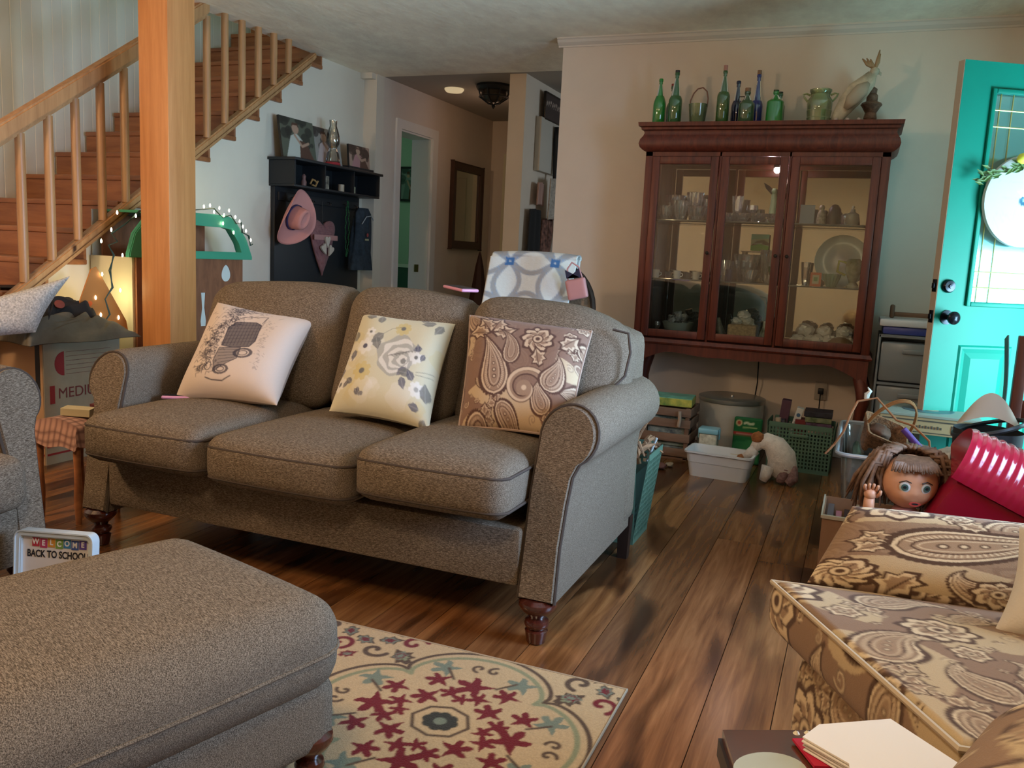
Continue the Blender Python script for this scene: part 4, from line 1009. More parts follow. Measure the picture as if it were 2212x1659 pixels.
rd = random.Random(9)
S1, S2, S0 = SH[0] + .0005, SH[1] + .0005, .6905
G = 'cut crystal crowded on the top left shelf'
for x, y, r, h in ((-1.15, 5.26, .055, .08), (-1.06, 5.24, .05, .11), (-.96, 5.25, .06, .08), (-1.12, 5.38, .06, .15), (-1.0, 5.38, .05, .17), (-.90, 5.37, .045, .13)):
    one('crystal_bowl', 'cut crystal piece crowded on the top left cabinet shelf', 'bowl', cutbowl(r, h), M_crys, x, y, S1, G, smooth=False)
one('crystal_vase', 'flared crystal vase on the top shelf behind the middle door', 'vase', cutbowl(.035, .15, 8), M_crys, -.735, 5.33, S1, smooth=False)
one('crystal_goblet', 'square-topped crystal goblet on the top shelf, middle bay', 'goblet', goblet(.10, .035), M_crys, -.645, 5.30, S1)
for x, y in ((-.77, 5.24), (-.69, 5.23), (-.60, 5.22), (-.51, 5.24)): one('crystal_dish', 'low cut crystal dish along the top shelf, middle bay', 'dish', cutbowl(.048, .045), M_crys, x, y, S1, 'low crystal dishes on the top middle shelf', smooth=False)
bm = NB(); tube(bm, [(0, 0, 0), (0, 0, .05), (.004, 0, .12), (0, 0, .17)], [.026, .022, .020, .014], 12); lathe(bm, [(.012, .17), (.017, .185), (.012, .20)], (0, 0, 0), 12)
fg = one('fairy_figurine', 'pale green standing figurine with dark wings on the top middle shelf', 'figurine', bm, mat('pale_green_glaze', (.30, .42, .27), .3), -.530, 5.31, S1)
bm = NB(); prism(bm, [(0, .15), (-.05, .20), (-.065, .235), (-.03, .215), (0, .19), (.03, .20), (.07, .205), (.045, .17)], .008, .012, 'y'); obj('wings', bm, M_dark, fg)
bm = NB(); box(bm, -.04, .04, -.003, .003, 0, .11); one('glass_photo', 'pale bluish glass panel on the top shelf behind the right door', 'ornament', bm, mat('frosted_pane', (.30, .36, .38), .2), -.335, 5.30, S1)
bm = NB(); lathe(bm, [(.022, 0), (.026, .02), (.022, .06), (.012, .08), (.016, .095), (.010, .108)], (0, 0, 0), 14); one('ceramic_jar', 'small speckled ceramic bottle left of the dark dome, top right shelf', 'jar', bm, mat('speckled_ceramic', (.30, .26, .20), .4, noise=.5, nscale=60), -.255, 5.26, S1)
bm = NB(); lathe(bm, [(.036, 0), (.037, .05), (.033, .085), (.018, .108), (.002, .114)], (0, 0, 0), 18); one('dark_dome', 'dark brown dome ornament on the top right cabinet shelf', 'ornament', bm, mat('dark_brown_glaze', (.035, .022, .016), .4), -.185, 5.25, S1)
bm = NB(); lathe(bm, [(.03, 0), (.04, .03), (.034, .062), (.014, .075), (.012, .09)], (0, 0, 0), 18); tp = one('sugar_pot', 'grey glazed pot with lid right of the dark dome', 'pot', bm, mat('grey_glaze', (.30, .29, .25), .25, coat=.4), -.09, 5.27, S1)
bm = NB(); lathe(bm, [(.005, 0), (.009, .01), (.003, .02)], (0, 0, .09), 10); obj('lid_knob', bm, M_china, tp)
bm = NB(); lathe(bm, [(.005, 0), (.028, .004), (.036, .03), (.028, .06), (.006, .075)], (0, 0, 0), 14); one('swan_dish', 'pale glass ornament at the back of the top right shelf', 'ornament', bm, M_crys, -.13, 5.40, S1)
# middle shelf
G = 'small cups along the middle shelf'
for k, x in enumerate((-1.175, -1.10, -1.045, -.985, -.93, -.885)):
    o = one('china_cup', 'small white and dark cup on the left middle cabinet shelf', 'cup', tumbler(.048 if k % 2 == 0 else .04, .020, .024), M_china if k % 2 == 0 else mat('dark_cup_glaze', (.05, .05, .06), .3), x, 5.22 + .02 * (k % 2), S2, G)
    bm = NB(); tube(bm, [(.022, 0, .035), (.034, 0, .03), (.034, 0, .018), (.021, 0, .012)], .0028, 6); obj('handle', bm, M_china, o)
bm = NB(); lathe(bm, [(.012, 0), (.014, .01), (.052, .03), (.05, .033)], (0, 0, 0), 20); one('china_bowl', 'white bowl at the back of the left middle shelf', 'bowl', bm, M_china, -.965, 5.37, S2)
pc = Cv(.10, .12, 500, (.40, .52, .35)); pc.poly([(0, 0), (.1, 0), (.1, .035), (.05, .05), (0, .035)], (.13, .42, .05)); pc.poly([(0, .035), (.03, .07), (.07, .08), (.1, .06), (.1, .04), (.05, .05)], (.10, .10, .04)); pc.poly([(0, .08), (.1, .09), (.1, .12), (0, .12)], (.22, .58, .46)); pc.line([(.02, .05), (.06, .055)], .008, (.5, .5, .4))
def card(name, label, cat, w_, h_, cv_, x, y, z, rz=0, tilt=.12, frame=None, fw=.008, n=40, thick=.006, rot=None):
    t_ = thing(name, label, cat, (x, y, z), rz, rot=rot)
    bm = NB(); g = sheet(bm, lambda u, v: (-w_ / 2 + u * w_, -thick / 2 - .0004 + (v * h_) * math.sin(tilt), v * h_ * math.cos(tilt)), n, n)
    o = obj('picture', bm, clothmat(name + '_print', .4, 0, 100, .02), t_, smooth='full')
    U = np.repeat(np.arange(n + 1) / n, n + 1); V = np.tile(np.arange(n + 1) / n, n + 1); c = np.ones((len(U), 4)); c[:, :3] = cv_.sample(U, V); a_ = o.data.color_attributes.new('Col', 'FLOAT_COLOR', 'POINT'); a_.data.foreach_set('color', c.ravel())
    M_ = T((0, 0, 0), (-tilt, 0, 0)); bm = NB()
    if frame: 
        for a0, a1, b0, b1 in ((-w_ / 2 - fw, -w_ / 2, -fw, h_ + fw), (w_ / 2, w_ / 2 + fw, -fw, h_ + fw), (-w_ / 2, w_ / 2, -fw, 0), (-w_ / 2, w_ / 2, h_, h_ + fw)): box(bm, a0, a1, -thick / 2 - .006, thick / 2, b0, b1, M_, bev=.0015)
        obj('frame', bm, frame, t_); bm = NB()
    box(bm, -w_ / 2, w_ / 2, -thick / 2 + .001, thick / 2, 0, h_, M_); obj('backing', bm, frame or mat('card_edge', (.4, .36, .3), .8), t_)
    return t_
card('postcard', 'bright green landscape postcard standing on the middle cabinet shelf', 'card', .105, .10, pc, -.60, 5.44, S2 + .19, tilt=.05)
bm = NB(); tube(bm, [(-.09, 0, 0), (.09, 0, 0)], .004, 6); box(bm, -.10, .10, -.045, .02, .180, .186); box(bm, -.095, -.08, -.02, .0, 0, .18); box(bm, .08, .095, -.02, .0, 0, .18); one('shelf_riser', 'small clear riser holding up the green postcard', 'stand', bm, M_shelfg, -.60, 5.42, S2, smooth=False)
for x, y, r, h in ((-.775, 5.24, .04, .12), (-.66, 5.36, .075, .16), (-.52, 5.34, .06, .19), (-.62, 5.22, .045, .07)):
    one('crystal_bowl', 'cut crystal bowl on the middle shelf behind the middle door', 'bowl', cutbowl(r, h), M_crys, x, y, S2, 'crystal on the middle shelf, middle bay', smooth=False)
one('cobalt_glass', 'dark blue glass on the middle shelf at the left of the middle bay', 'glass', tumbler(.07, .022), glassmat('cobalt_glass', (.02, .03, .16), .03, .5), -.735, 5.20, S2)
one('green_goblet', 'dark green goblet on the middle shelf at the right of the middle bay', 'goblet', goblet(.10, .028), glassmat('green_goblet_glass', (.05, .18, .08), .03, .5), -.49, 5.21, S2)
pl = Cv(.3, .3, 300, (.55, .62, .58))
for k in range(12): a = k * PI / 6; flower(pl, .15 + .12 * math.cos(a), .15 + .12 * math.sin(a), .012, 5, ((0, 0, 0), (.4, .3, .3), (.5, .3, .35), (.6, .4, .4)))
flower(pl, .15, .15, .03, 6, ((0, 0, 0), (.35, .3, .35), (.5, .4, .5), (.6, .5, .5)))
bm = NB(); lathe(bm, [(.0, .004), (.09, .004), (.105, .0), (.150, .012), (.152, .016), (.105, .008), (.09, .010), (.0, .010)], (0, 0, 0), 40)
pt = obj('china_platter', bm, clothmat('platter_glaze', .15, 0, 100, .01)); paint(pt, pl, lambda c: (c[:, 0] / .3 + .5, c[:, 1] / .3 + .5)); tag(pt, 'large white floral platter standing on edge behind the right door', 'platter'); pt.location = (-.125, 5.43, S2 + .150); pt.rotation_euler = (PI / 2 - .12, 0, 0)
one('glass_tumbler', 'clear tumbler left of the playing-card tin', 'tumbler', cutbowl(.028, .13, 8), M_crys, -.315, 5.33, S2, smooth=False)
tc_ = Cv(.06, .08, 500, (.55, .16, .08)); tc_.poly([(.012, .014), (.048, .014), (.048, .066), (.012, .066)], (.5, .46, .32)); tc_.poly([(.02, .03), (.04, .03), (.04, .055), (.02, .055)], (.2, .3, .14))
card('card_tin', 'small orange-red framed card on the middle shelf behind the right door', 'card', .060, .078, tc_, -.25, 5.22, S2, tilt=.08)
bm = NB(); lathe(bm, [(.014, 0), (.018, .02), (.012, .04), (.008, .05)], (0, 0, 0), 12); one('bisque_figurine', 'tiny white figurine behind the orange card', 'figurine', bm, M_china, -.25, 5.38, S2 + .0)
bm = NB(); lathe(bm, [(.03, 0), (.034, .01), (.018, .03), (.03, .06), (.045, .10), (.042, .15), (.030, .165)], (0, 0, 0), 18); pi_ = one('yellow_pitcher', 'yellow-green and white pitcher in front of the floral platter', 'pitcher', bm, mat('yellow_glaze', (.42, .40, .10), .25, noise=.7, nscale=9, col2=(.62, .62, .5)), -.055, 5.27, S2)
bm = NB(); tube(bm, [(-.035, 0, .14), (-.08, 0, .15), (-.085, 0, .09), (-.04, 0, .07)], .007, 8); obj('handle', bm, mat('yellow_handle_glaze', (.42, .40, .10), .25), pi_)
one('green_dish', 'low pale green ribbed dish on the right middle shelf', 'dish', cutbowl(.05, .07), glassmat('pale_green_dish', (.45, .60, .45), .05, .4), -.165, 5.21, S2, smooth=False)
# bottom shelf
M_blue = mat('blue_white_china', (.12, .20, .30), .25, noise=1, nscale=22, col2=(.60, .66, .66))
bm = NB(); lathe(bm, [(.05, 0), (.062, .01), (.088, .05), (.10, .085), (.094, .085), (.08, .05), (.055, .015), (0, .012)], (0, 0, 0), 24); bw = one('mixing_bowl', 'grey-green bowl with white rim on the bottom left cabinet shelf', 'bowl', bm, mat('celadon_glaze', (.30, .36, .32), .2, coat=.4), -1.03, 5.30, S0)
for k in range(9):
    a = k * 2.4; r = .045 if k else 0; bm = NB(); lathe(bm, [(.006, 0), (.02, .006), (.026, .03), (.022, .034)], (0, 0, 0), 12, M=T(rot=(rd.uniform(-1, 1), rd.uniform(-1, 1), 0)))
    one('china_piece', 'small blue and white china piece heaped in the grey-green bowl', 'cup', bm, M_blue, -1.03 + r * math.cos(a), 5.30 + r * math.sin(a), S0 + .075 + .012 * (k % 3) + (0 if k else .04), 'blue and white china heaped in the bowl')
one('stemmed_glass', 'small clear stemmed glass left of the grey-green bowl', 'glass', goblet(.08, .022), M_crys, -1.15, 5.25, S0)
bk_ = mat('woven_basket', (.42, .30, .17), .8, noise=.35, nscale=70, bump=.8, bscale=160)
bm = NB(); box(bm, -.085, .085, -.07, .07, 0, .10, bev=.012); bs = one('wicker_basket', 'tan wicker basket of white china on the bottom middle shelf', 'basket', bm, bk_, -.635, 5.28, S0)
def crumple(r, seed, sq=.7):
    bm = NB(); bmesh.ops.create_icosphere(bm, subdivisions=3, radius=r); q = random.Random(seed); f = [(q.uniform(10, 30) / r * .05, q.uniform(0, 6)) for _ in range(6)]
    for v in bm.verts:
        c = v.co; k = 1 + .14 * math.sin(c.x * f[0][0] * 60 + f[0][1]) * math.sin(c.y * f[1][0] * 60 + f[1][1]) + .12 * math.sin(c.z * f[2][0] * 70 + c.x * 50 / r * .05 + f[2][1]); v.co = Vector((c.x * k, c.y * k, c.z * k * sq))
    return bm
for k, (dx, dz, r) in enumerate(((-.04, .115, .035), (.03, .115, .035), (.0, .155, .038))):
    one('china_figurine', 'white china figurine bundled in the wicker basket', 'figurine', crumple(r, k), M_china, -.635 + dx, 5.28, S0 + dz, 'white china in the wicker basket')
bm = NB(); tube(bm, [(0, 0, 0), (0, 0, .04), (.004, 0, .10), (0, 0, .13)], [.028, .030, .016, .012], 12); one('bird_figurine', 'white and green glazed figurine right of the wicker basket', 'figurine', bm, mat('green_white_glaze', (.30, .36, .18), .3, noise=.8, nscale=18, col2=(.62, .66, .6)), -.505, 5.22, S0)
bm = NB(); tube(bm, [(0, 0, 0), (0, 0, .05), (-.01, 0, .09), (-.018, 0, .13)], [.03, .028, .018, .012], 12); one('bird_figurine', 'dark speckled figurine left of the wicker basket', 'figurine', bm, mat('brown_glaze_speckle', (.16, .14, .09), .3, noise=.6, nscale=30), -.765, 5.25, S0)
for k in range(9):
    x = -.32 + .036 * k; one('tea_set_piece', 'white ruffled china piece heaped on the bottom right shelf', 'china', crumple(.040 + .008 * (k % 2), 20 + k, .8), M_china, x, 5.25 + .06 * (k % 3 == 1), S0 + .035 + (.055 if k % 3 == 1 else 0), 'white china heaped on the bottom right shelf')
bm = NB(); lathe(bm, [(.09, 0), (.085, .03), (.06, .055), (.02, .068), (.001, .07)], (0, 0, 0), 20); one('wooden_bowl', 'brown bowl turned over at the front of the bottom right shelf', 'bowl', bm, mat('brown_bowl_wood', (.18, .12, .06), .5), -.085, 5.24 + .0, S0 - .0)

# ================================================================ on top of the cabinet
TOP = 1.9405
def bottle(h, r, neck, hn, col, label, x, y, cork=None, cat='bottle', name='glass_bottle', sh=.25, mixt=.5, group=None):
    z1 = h - hn - sh * h * .5; prof = [(r * .9, 0), (r, .006), (r, z1)]
    for k in range(1, 9): t = k / 8; prof.append((r + (neck - r) * (1 - math.cos(PI * t)) / 2, z1 + sh * h * .5 * t))
    prof += [(neck, h - .018), (neck * 1.25, h - .016), (neck * 1.25, h - .004), (neck, h), (neck * .75, h), (neck * .75, h - .02), (r * .9, z1), (r * .88, .012), (0, .012)]
    bm = NB(); lathe(bm, prof, (0, 0, 0), 24, cap=False); o = obj(name, bm, glassmat(name + '_tint', col, .03, mixt, .4), smooth=True); tag(o, label, cat, group); o.location = (x, y, TOP)
    if cork: bm = NB(); lathe(bm, [(neck * .8, h - .012), (neck * 1.2, h + .002), (neck * 1.15, h + cork[0])], (0, 0, 0), 12); obj('stopper', bm, cork[1], o)
    return o
M_cork = mat('cork', (.28, .16, .10), .8)
GN = (.02, .20, .025)
bottle(.285, .038, .0105, .05, (.03, .40, .05), 'plain bright green wine bottle, farthest left on the cabinet', -1.245, 5.30, sh=.75)
bottle(.265, .036, .0105, .06, (.02, .12, .03), 'green bottle with a red cap, half hidden behind its neighbour', -1.195, 5.42, (.012, mat('red_cap', (.28, .02, .02), .4)), sh=.6)
bottle(.315, .040, .0115, .09, (.10, .36, .10), 'light green wine bottle with a dark cap, third from the left', -1.145, 5.28, (.012, mat('dark_cap', (.02, .02, .02), .4)), sh=.5, mixt=.28)
bm = NB(); lathe(bm, [(.040, 0), (.043, .005), (.056, .12), (.057, .126), (.052, .126), (.040, .012), (0, .012)], (0, 0, 0), 24, cap=False)
jb = obj('glass_pail', bm, glassmat('pail_glass', (.42, .52, .28), .03, .25, .4)); tag(jb, 'pale green glass pail with an arched cane handle', 'pail'); jb.location = (-1.005, 5.27, TOP)
bm = NB(); tube(bm, [(-.052, 0, .10), (-.048, 0, .15), (-.032, 0, .19), (-.01, 0, .215), (.02, 0, .222), (.045, 0, .20), (.054, 0, .16), (.052, 0, .11)], .004, 8); obj('handle', bm, mat('cane_handle', (.20, .09, .06), .6), jb)
bottle(.315, .037, .0105, .08, (.09, .22, .05), 'olive green wine bottle with a pale cork, centre of the row', -.862, 5.27, (.028, mat('pale_cork', (.45, .22, .18), .8)), sh=.45)
bottle(.280, .033, .011, .07, (.01, .015, .13), 'dark blue bottle without a cork behind the olive bottle', -.80, 5.40, sh=.6)
bottle(.315, .034, .0105, .10, (.03, .05, .42), 'cobalt blue bottle with a brown cork', -.685, 5.40, (.022, M_cork), sh=.55)
fl_ = bottle(.195, .045, .014, .03, (.18, .36, .17), 'squat green swing-top bottle with small ring handle', -.725, 5.27, (.018, M_cork), sh=.5, mixt=.25)
bm = NB(); tube(bm, [(-.014, 0, .165), (-.045, 0, .165), (-.050, 0, .14), (-.04, 0, .12)], .003, 6); obj('handle', bm, M_dark, fl_)
bottle(.190, .048, .013, .03, (.03, .42, .05), 'round-shouldered bright green bottle right of the blue one', -.565, 5.26, (.006, mat('green_cap', (.02, .06, .02), .4)), sh=.35)
bottle(.205, .03, .012, .03, (.02, .20, .03), 'small green bottle peeking over the round-shouldered one', -.555, 5.40, (.006, mat('black_cap', (.01, .02, .01), .4)), sh=.5)
bm = NB(); lathe(bm, [(.03, 0), (.05, .008), (.055, .022), (.050, .022), (.03, .012), (0, .01)], (0, 0, 0), 24, cap=False); o = obj('glass_dish', bm, glassmat('dish_glass', (.10, .20, .08), .03, .3)); tag(o, 'low green glass dish between the bottles and the big jar', 'dish'); o.location = (-.46, 5.30, TOP)
bm = NB(); pr = [(.055, 0), (.062, .006), (.066, .04), (.064, .043), (.068, .08), (.066, .083), (.069, .12), (.064, .145), (.052, .158), (.050, .168), (.060, .185), (.060, .195), (.054, .195), (.046, .168), (.060, .13), (.060, .02), (0, .012)]
lathe(bm, pr, (0, 0, 0), 28, cap=False); jj = obj('glass_jar', bm, glassmat('jar_glass', (.52, .60, .32), .03, .3, .5)); tag(jj, 'big ribbed pale green glass jar with side handles', 'jar'); jj.location = (-.325, 5.28, TOP)
for s in (-1, 1):
    bm = NB(); tube(bm, [(s * .052, 0, .165), (s * .075, 0, .175), (s * .092, 0, .172), (s * .085, 0, .155), (s * .064, 0, .13)], .006, 8); obj('handle', bm, jj.data.materials[0], jj)
# cockatoo-like shell bird and pedestal
wb = thing('bird_sculpture', 'large white long-tailed bird ornament leaning on the right of the cabinet', 'ornament', (-.14, 5.28, TOP))
M_bird = mat('aged_ivory', (.52, .45, .33), .6, noise=.35, nscale=16)
bm = NB(); tube(bm, [(-.11, 0, .012), (-.08, 0, .05), (-.04, 0, .12), (.01, 0, .185), (.055, 0, .235), (.075, 0, .275)], [.018, .035, .052, .060, .045, .026], 16)
for v in bm.verts: v.co.y *= .62
obj('body', bm, M_bird, wb, smooth='full')
bm = NB(); tube(bm, [(-.045, -.03, .085), (-.015, -.042, .13), (.03, -.042, .185), (.06, -.03, .22)], [.014, .038, .040, .012], 12)
for v in bm.verts: v.co.y = -.03 + (v.co.y + .03) * .5
obj('wing', bm, mat('wing_ivory', (.42, .35, .26), .6), wb, smooth='full')
bm = NB(); lathe(bm, [(.001, -.026), (.022, -.014), (.026, 0), (.022, .014), (.001, .026)], (.085, 0, .285), 14); tube(bm, [(.10, 0, .28), (.115, 0, .275), (.118, 0, .262)], [.010, .007, .002], 8); obj('head', bm, M_bird, wb, smooth='full')
bm = NB()
for a, L in ((-.9, .09), (-.7, .075), (-.5, .06), (.15, .10), (.25, .08)): tube(bm, [(.085, 0, .30), (.085 + math.sin(a) * L * .6, 0, .30 + math.cos(a) * L * .45), (.085 + math.sin(a) * L, 0, .30 + math.cos(a) * L * 1.0)], [.008, .010, .003], 8)
obj('crest', bm, mat('crest_brown', (.36, .22, .11), .6), wb, smooth='full')
bm = NB()
for k in range(7): tube(bm, [(-.12 + .03 * k, -.02 + .01 * (k % 3), .008), (-.12 + .03 * k, -.02, .026 + .01 * (k % 2))], [.018, .008], 8)
obj('shell_base', bm, mat('shell_pink', (.50, .38, .34), .6, noise=.3, nscale=30), wb, smooth='full')
bm = NB(); lathe(bm, [(.040, 0), (.042, .008), (.026, .02), (.022, .035), (.036, .055), (.030, .085), (.048, .115), (.058, .128), (.052, .138), (.030, .148), (.030, .18), (.022, .19), (.024, .215), (.006, .228)], (0, 0, 0), 24)
one('pedestal_lamp', 'carved brown pedestal ornament behind the white bird', 'ornament', bm, mat('carved_brown', (.17, .095, .06), .55, noise=.5, nscale=45, bump=.6, bscale=90), -.055, 5.40, TOP)
# ================================================================ teal entrance door, standing open
door = bpy.data.objects.new('door_1', None); COL.objects.link(door); door.location = (.312, 4.265, 0); door.rotation_euler = (0, 0, math.atan2(.5, .866)); door['kind'] = 'structure'
W_, TH = .91, .044
def rect(x0, x1, z0, z1): return [(x0, z0), (x1, z0), (x1, z1), (x0, z1)]
bm = NB(); prism(bm, rect(.001, W_, .012, 2.055), 0, TH, 'y', holes=[rect(.155, .755, 1.02, 1.93)]); obj('door_slab', bm, M_teal, door, smooth=False)
bm = NB(); box(bm, -.001, .0005, .001, TH - .001, .012, 2.055); obj('door_edge', bm, mat('raw_door_edge', (.38, .30, .22), .7), door)
bm = NB()
for z0, z1 in ((.96, 1.02),): pass
for x0, x1, z0, z1 in ((.140, .160, 1.005, 1.945), (.750, .770, 1.005, 1.945), (.160, .750, 1.005, 1.025), (.160, .750, 1.925, 1.945)): box(bm, x0, x1, -.014, -.0002, z0, z1, bev=.005)
obj('glass_frame', bm, M_teal, door)
for x0, x1 in ((.135, .400), (.510, .775)):
    bm = NB(); rows = []
    for d, y in ((0, -.0002), (.008, -.007), (.016, -.007), (.034, -.001), (.06, -.011)): rows.append([bm.verts.new(p) for p in ((x0 + d, y, .20 + d), (x1 - d, y, .20 + d), (x1 - d, y, .83 - d), (x0 + d, y, .83 - d))])
    for a, b in zip(rows, rows[1:]):
        for i in range(4): bm.faces.new((a[i], a[(i + 1) % 4], b[(i + 1) % 4], b[i]))
    bm.faces.new(rows[-1]); obj('raised_panel', bm, M_teal, door, smooth=False)
def doorglass():
    m = bpy.data.materials.new('leaded_door_glass'); m.use_nodes = True; nt = m.node_tree; nt.nodes.clear(); L = nt.links.new
    o = nt.nodes.new('ShaderNodeOutputMaterial'); t = nt.nodes.new('ShaderNodeBsdfTransparent'); t.inputs[0].default_value = (.85, .98, .96, 1)
    g = nt.nodes.new('ShaderNodeBsdfGlossy'); g.inputs['Roughness'].default_value = .16; g.inputs[0].default_value = (.30, .72, .74, 1)
    n = nt.nodes.new('ShaderNodeTexNoise'); n.inputs['Scale'].default_value = 14; bp = nt.nodes.new('ShaderNodeBump'); bp.inputs['Strength'].default_value = .12; L(n.outputs[0], bp.inputs['Height']); L(bp.outputs[0], g.inputs['Normal'])
    x = nt.nodes.new('ShaderNodeMixShader'); x.inputs[0].default_value = .35; L(t.outputs[0], x.inputs[1]); L(g.outputs[0], x.inputs[2]); L(x.outputs[0], o.inputs[0]); return m
bm = NB(); box(bm, .156, .754, .018, .024, 1.021, 1.929); obj('glass_pane', bm, doorglass(), door)
bm = NB()
for z in (1.86, 1.79, 1.16, 1.09): tube(bm, [(.156, .016, z), (.754, .016, z)], .0035, 6)
for x in (.20, .26, .65, .71): tube(bm, [(x, .016, 1.022), (x, .016, 1.928)], .0025, 6)
obj('leading', bm, mat('brass_came', (.45, .42, .16), .4, .6), door)
M_knob = mat('oil_rubbed_bronze', (.022, .022, .028), .22, .85)
bm = NB(); lathe(bm, [(.031, 0), (.032, .006), (.012, .010), (.011, .028), (.020, .034), (.029, .048), (.029, .058), (.020, .066), (0, .068)], (0, 0, 0), 24, M=T((.058, 0, .952), (PI / 2, 0, 0))); obj('knob', bm, M_knob, door)
bm = NB(); lathe(bm, [(.030, 0), (.030, .010), (.024, .018), (.010, .020), (.009, .026), (0, .027)], (0, 0, 0), 24, M=T((.048, 0, 1.090), (PI / 2, 0, 0))); obj('deadbolt', bm, M_knob, door)
for z, h in ((.952, .028), (1.090, .028)):
    bm = NB(); box(bm, -.004, -.0012, .008, .036, z - h, z + h, bev=.001); box(bm, -.012, -.004, .014, .030, z - .012, z + .012, bev=.002); obj('latch_plate', bm, M_knob, door)
# round sign on the door
sg = thing('round_sign', 'round whitewashed wooden sign hanging on the teal door', 'sign', (.312 + .866 * .345 + .5 * .028, 4.265 + .5 * .345 - .866 * .028, 1.475), math.atan2(.5, .866))
cvS = Cv(.4, .4, 420, (.44, .46, .45)); 
for k in range(5): cvS.line([(0, .07 + .07 * k), (.4, .07 + .07 * k)], .003, (.40, .42, .40), .7)
for k, (x, y, r) in enumerate(((.075, .115, .022), (.11, .13, .028), (.145, .118, .02), (.175, .135, .03), (.21, .118, .021), (.245, .12, .02), (.28, .13, .026))): curl(cvS, x, y, r, 2.2, .0055, (.42, .44, .38), 1.0, 1); cvS.line([(x - r, y - .02), (x + .012, y - .028), (x + r + .01, y - .01)], .004, (.42, .44, .38))
cvS.dot(.20, .215, .030, (.75, .76, .74)); cvS.dot(.185, .20, .020, (.03, .10, .16)); cvS.dot(.190, .205, .008, (.3, .5, .6)); cvS.poly([(.15, .24), (.22, .26), (.30, .23), (.33, .19), (.26, .17)], (.60, .52, .34), .7)
bm = NB(); n_ = 60; c_ = bm.verts.new((0, -.009, 0)); rings = []
for i in range(1, 31): rings.append([bm.verts.new((.2 * i / 30 * math.cos(2 * PI * j / n_), -.009, .2 * i / 30 * math.sin(2 * PI * j / n_))) for j in range(n_)])
for j in range(n_): bm.faces.new((c_, rings[0][j], rings[0][(j + 1) % n_]))
for a, b in zip(rings, rings[1:]):
    for j in range(n_): bm.faces.new((a[j], a[(j + 1) % n_], b[(j + 1) % n_], b[j]))
bk2 = [bm.verts.new((.2 * math.cos(2 * PI * j / n_), .009, .2 * math.sin(2 * PI * j / n_))) for j in range(n_)]
for j in range(n_): bm.faces.new((rings[-1][j], rings[-1][(j + 1) % n_], bk2[(j + 1) % n_], bk2[j]))
bm.faces.new(bk2)
o = obj('board', bm, clothmat('sign_paint', .7, .1, 60, .05), sg); paint(o, cvS, lambda c: (c[:, 0] / .4 + .5, c[:, 2] / .4 + .5))
gl = thing('lemon_garland', 'green leafy garland with yellow lemons across the top of the round sign', 'garland', (sg.location.x, sg.location.y, sg.location.z + .13), math.atan2(.5, .866))
rd = random.Random(2); bm = NB()
for k in range(90):
    t = rd.random(); x = -.235 + .40 * t; z = -.035 + .12 * t - .03 * abs(t - .5) + rd.gauss(0, .010); a = rd.uniform(-.8, .8) + PI; L_ = rd.uniform(.03, .06)
    c_, s_ = math.cos(a), math.sin(a); y = -.03 + rd.uniform(-.012, .012)
    f = [bm.verts.new(p) for p in ((x, y, z), (x + .5 * L_ * c_ - .008 * s_, y - .006, z + .5 * L_ * s_ + .008 * c_), (x + L_ * c_, y, z + L_ * s_), (x + .5 * L_ * c_ + .008 * s_, y - .002, z + .5 * L_ * s_ - .008 * c_))]; bm.faces.new(f)
obj('leaves', bm, mat('garland_leaf', (.07, .13, .03), .6, noise=.5, nscale=30), gl, smooth=False)
for x, z in ((-.075, .045), (-.02, .022), (.03, .06), (.09, .05)):
    bm = NB(); lathe(bm, [(.001, -.030), (.010, -.026), (.023, -.008), (.023, .008), (.010, .026), (.001, .031)], (0, 0, 0), 14, M=T((x, -.052, z), (.3, 1.2, .4))); obj('lemon', bm, mat('lemon_skin', (.62, .60, .06), .5), gl)

# ---- porch outside the doorway
bm = NB(); box(bm, 1.30, 6.0, .5, 9.0, -.22, -.06); struct('porch_floor', bm, mat('porch_boards', (.35, .36, .33), .8))
pr_ = thing('porch_railing', 'white porch railing outside the doorway', 'railing', (3.2, 4.0, -.06))
for z in (.18, .78, .92): bm = NB(); box(bm, -.02, .02, -2.6, 2.6, z, z + .045); obj('rail', bm, M_trim, pr_)
for k in range(27): bm = NB(); box(bm, -.015, .015, -2.6 + .2 * k, -2.57 + .2 * k, .225, .78); obj('spindle', bm, M_trim, pr_)
for y in (-2.55, 2.55): bm = NB(); box(bm, -.045, .045, y - .045, y + .045, 0, 1.0); obj('post', bm, M_trim, pr_)

# ================================================================ storage tower and small chair right of the cabinet
dt = thing('drawer_tower', 'translucent plastic drawer tower with a white and blue top tray', 'drawers', (.30, 5.33, 0))
M_cl = mat('smoky_plastic', (.30, .33, .35), .25, trans=.25, spec=.5)
for k in range(3):
    z = .05 + .245 * k; bm = NB(); box(bm, -.17, .17, -.165, .16, z, z + .22, bev=.014); d = obj('drawer', bm, M_cl, dt)
    bm = NB(); box(bm, -.06, .06, -.178, -.1655, z + .16, z + .185, bev=.004); obj('handle', bm, M_cl, d)
bm = NB()
for x in (-.185, .173): box(bm, x, x + .012, -.17, .165, 0, .80, bev=.003)
for z in (.03, .275, .52): box(bm, -.173, .173, -.165, .165, z, z + .014)
box(bm, -.185, .185, -.17, .165, .785, .80); obj('frame', bm, mat('grey_plastic', (.20, .22, .24), .4), dt)
bm = NB(); box(bm, -.17, .17, -.155, .15, .801, .845, bev=.01); one_ = obj('blue_tray', bm, mat('blue_plastic', (.05, .07, .30), .35), dt)
bm = NB(); box(bm, -.19, .19, -.17, .165, .8455, .885, bev=.008); obj('white_lid', bm, mat('white_plastic', (.62, .65, .68), .35), dt)
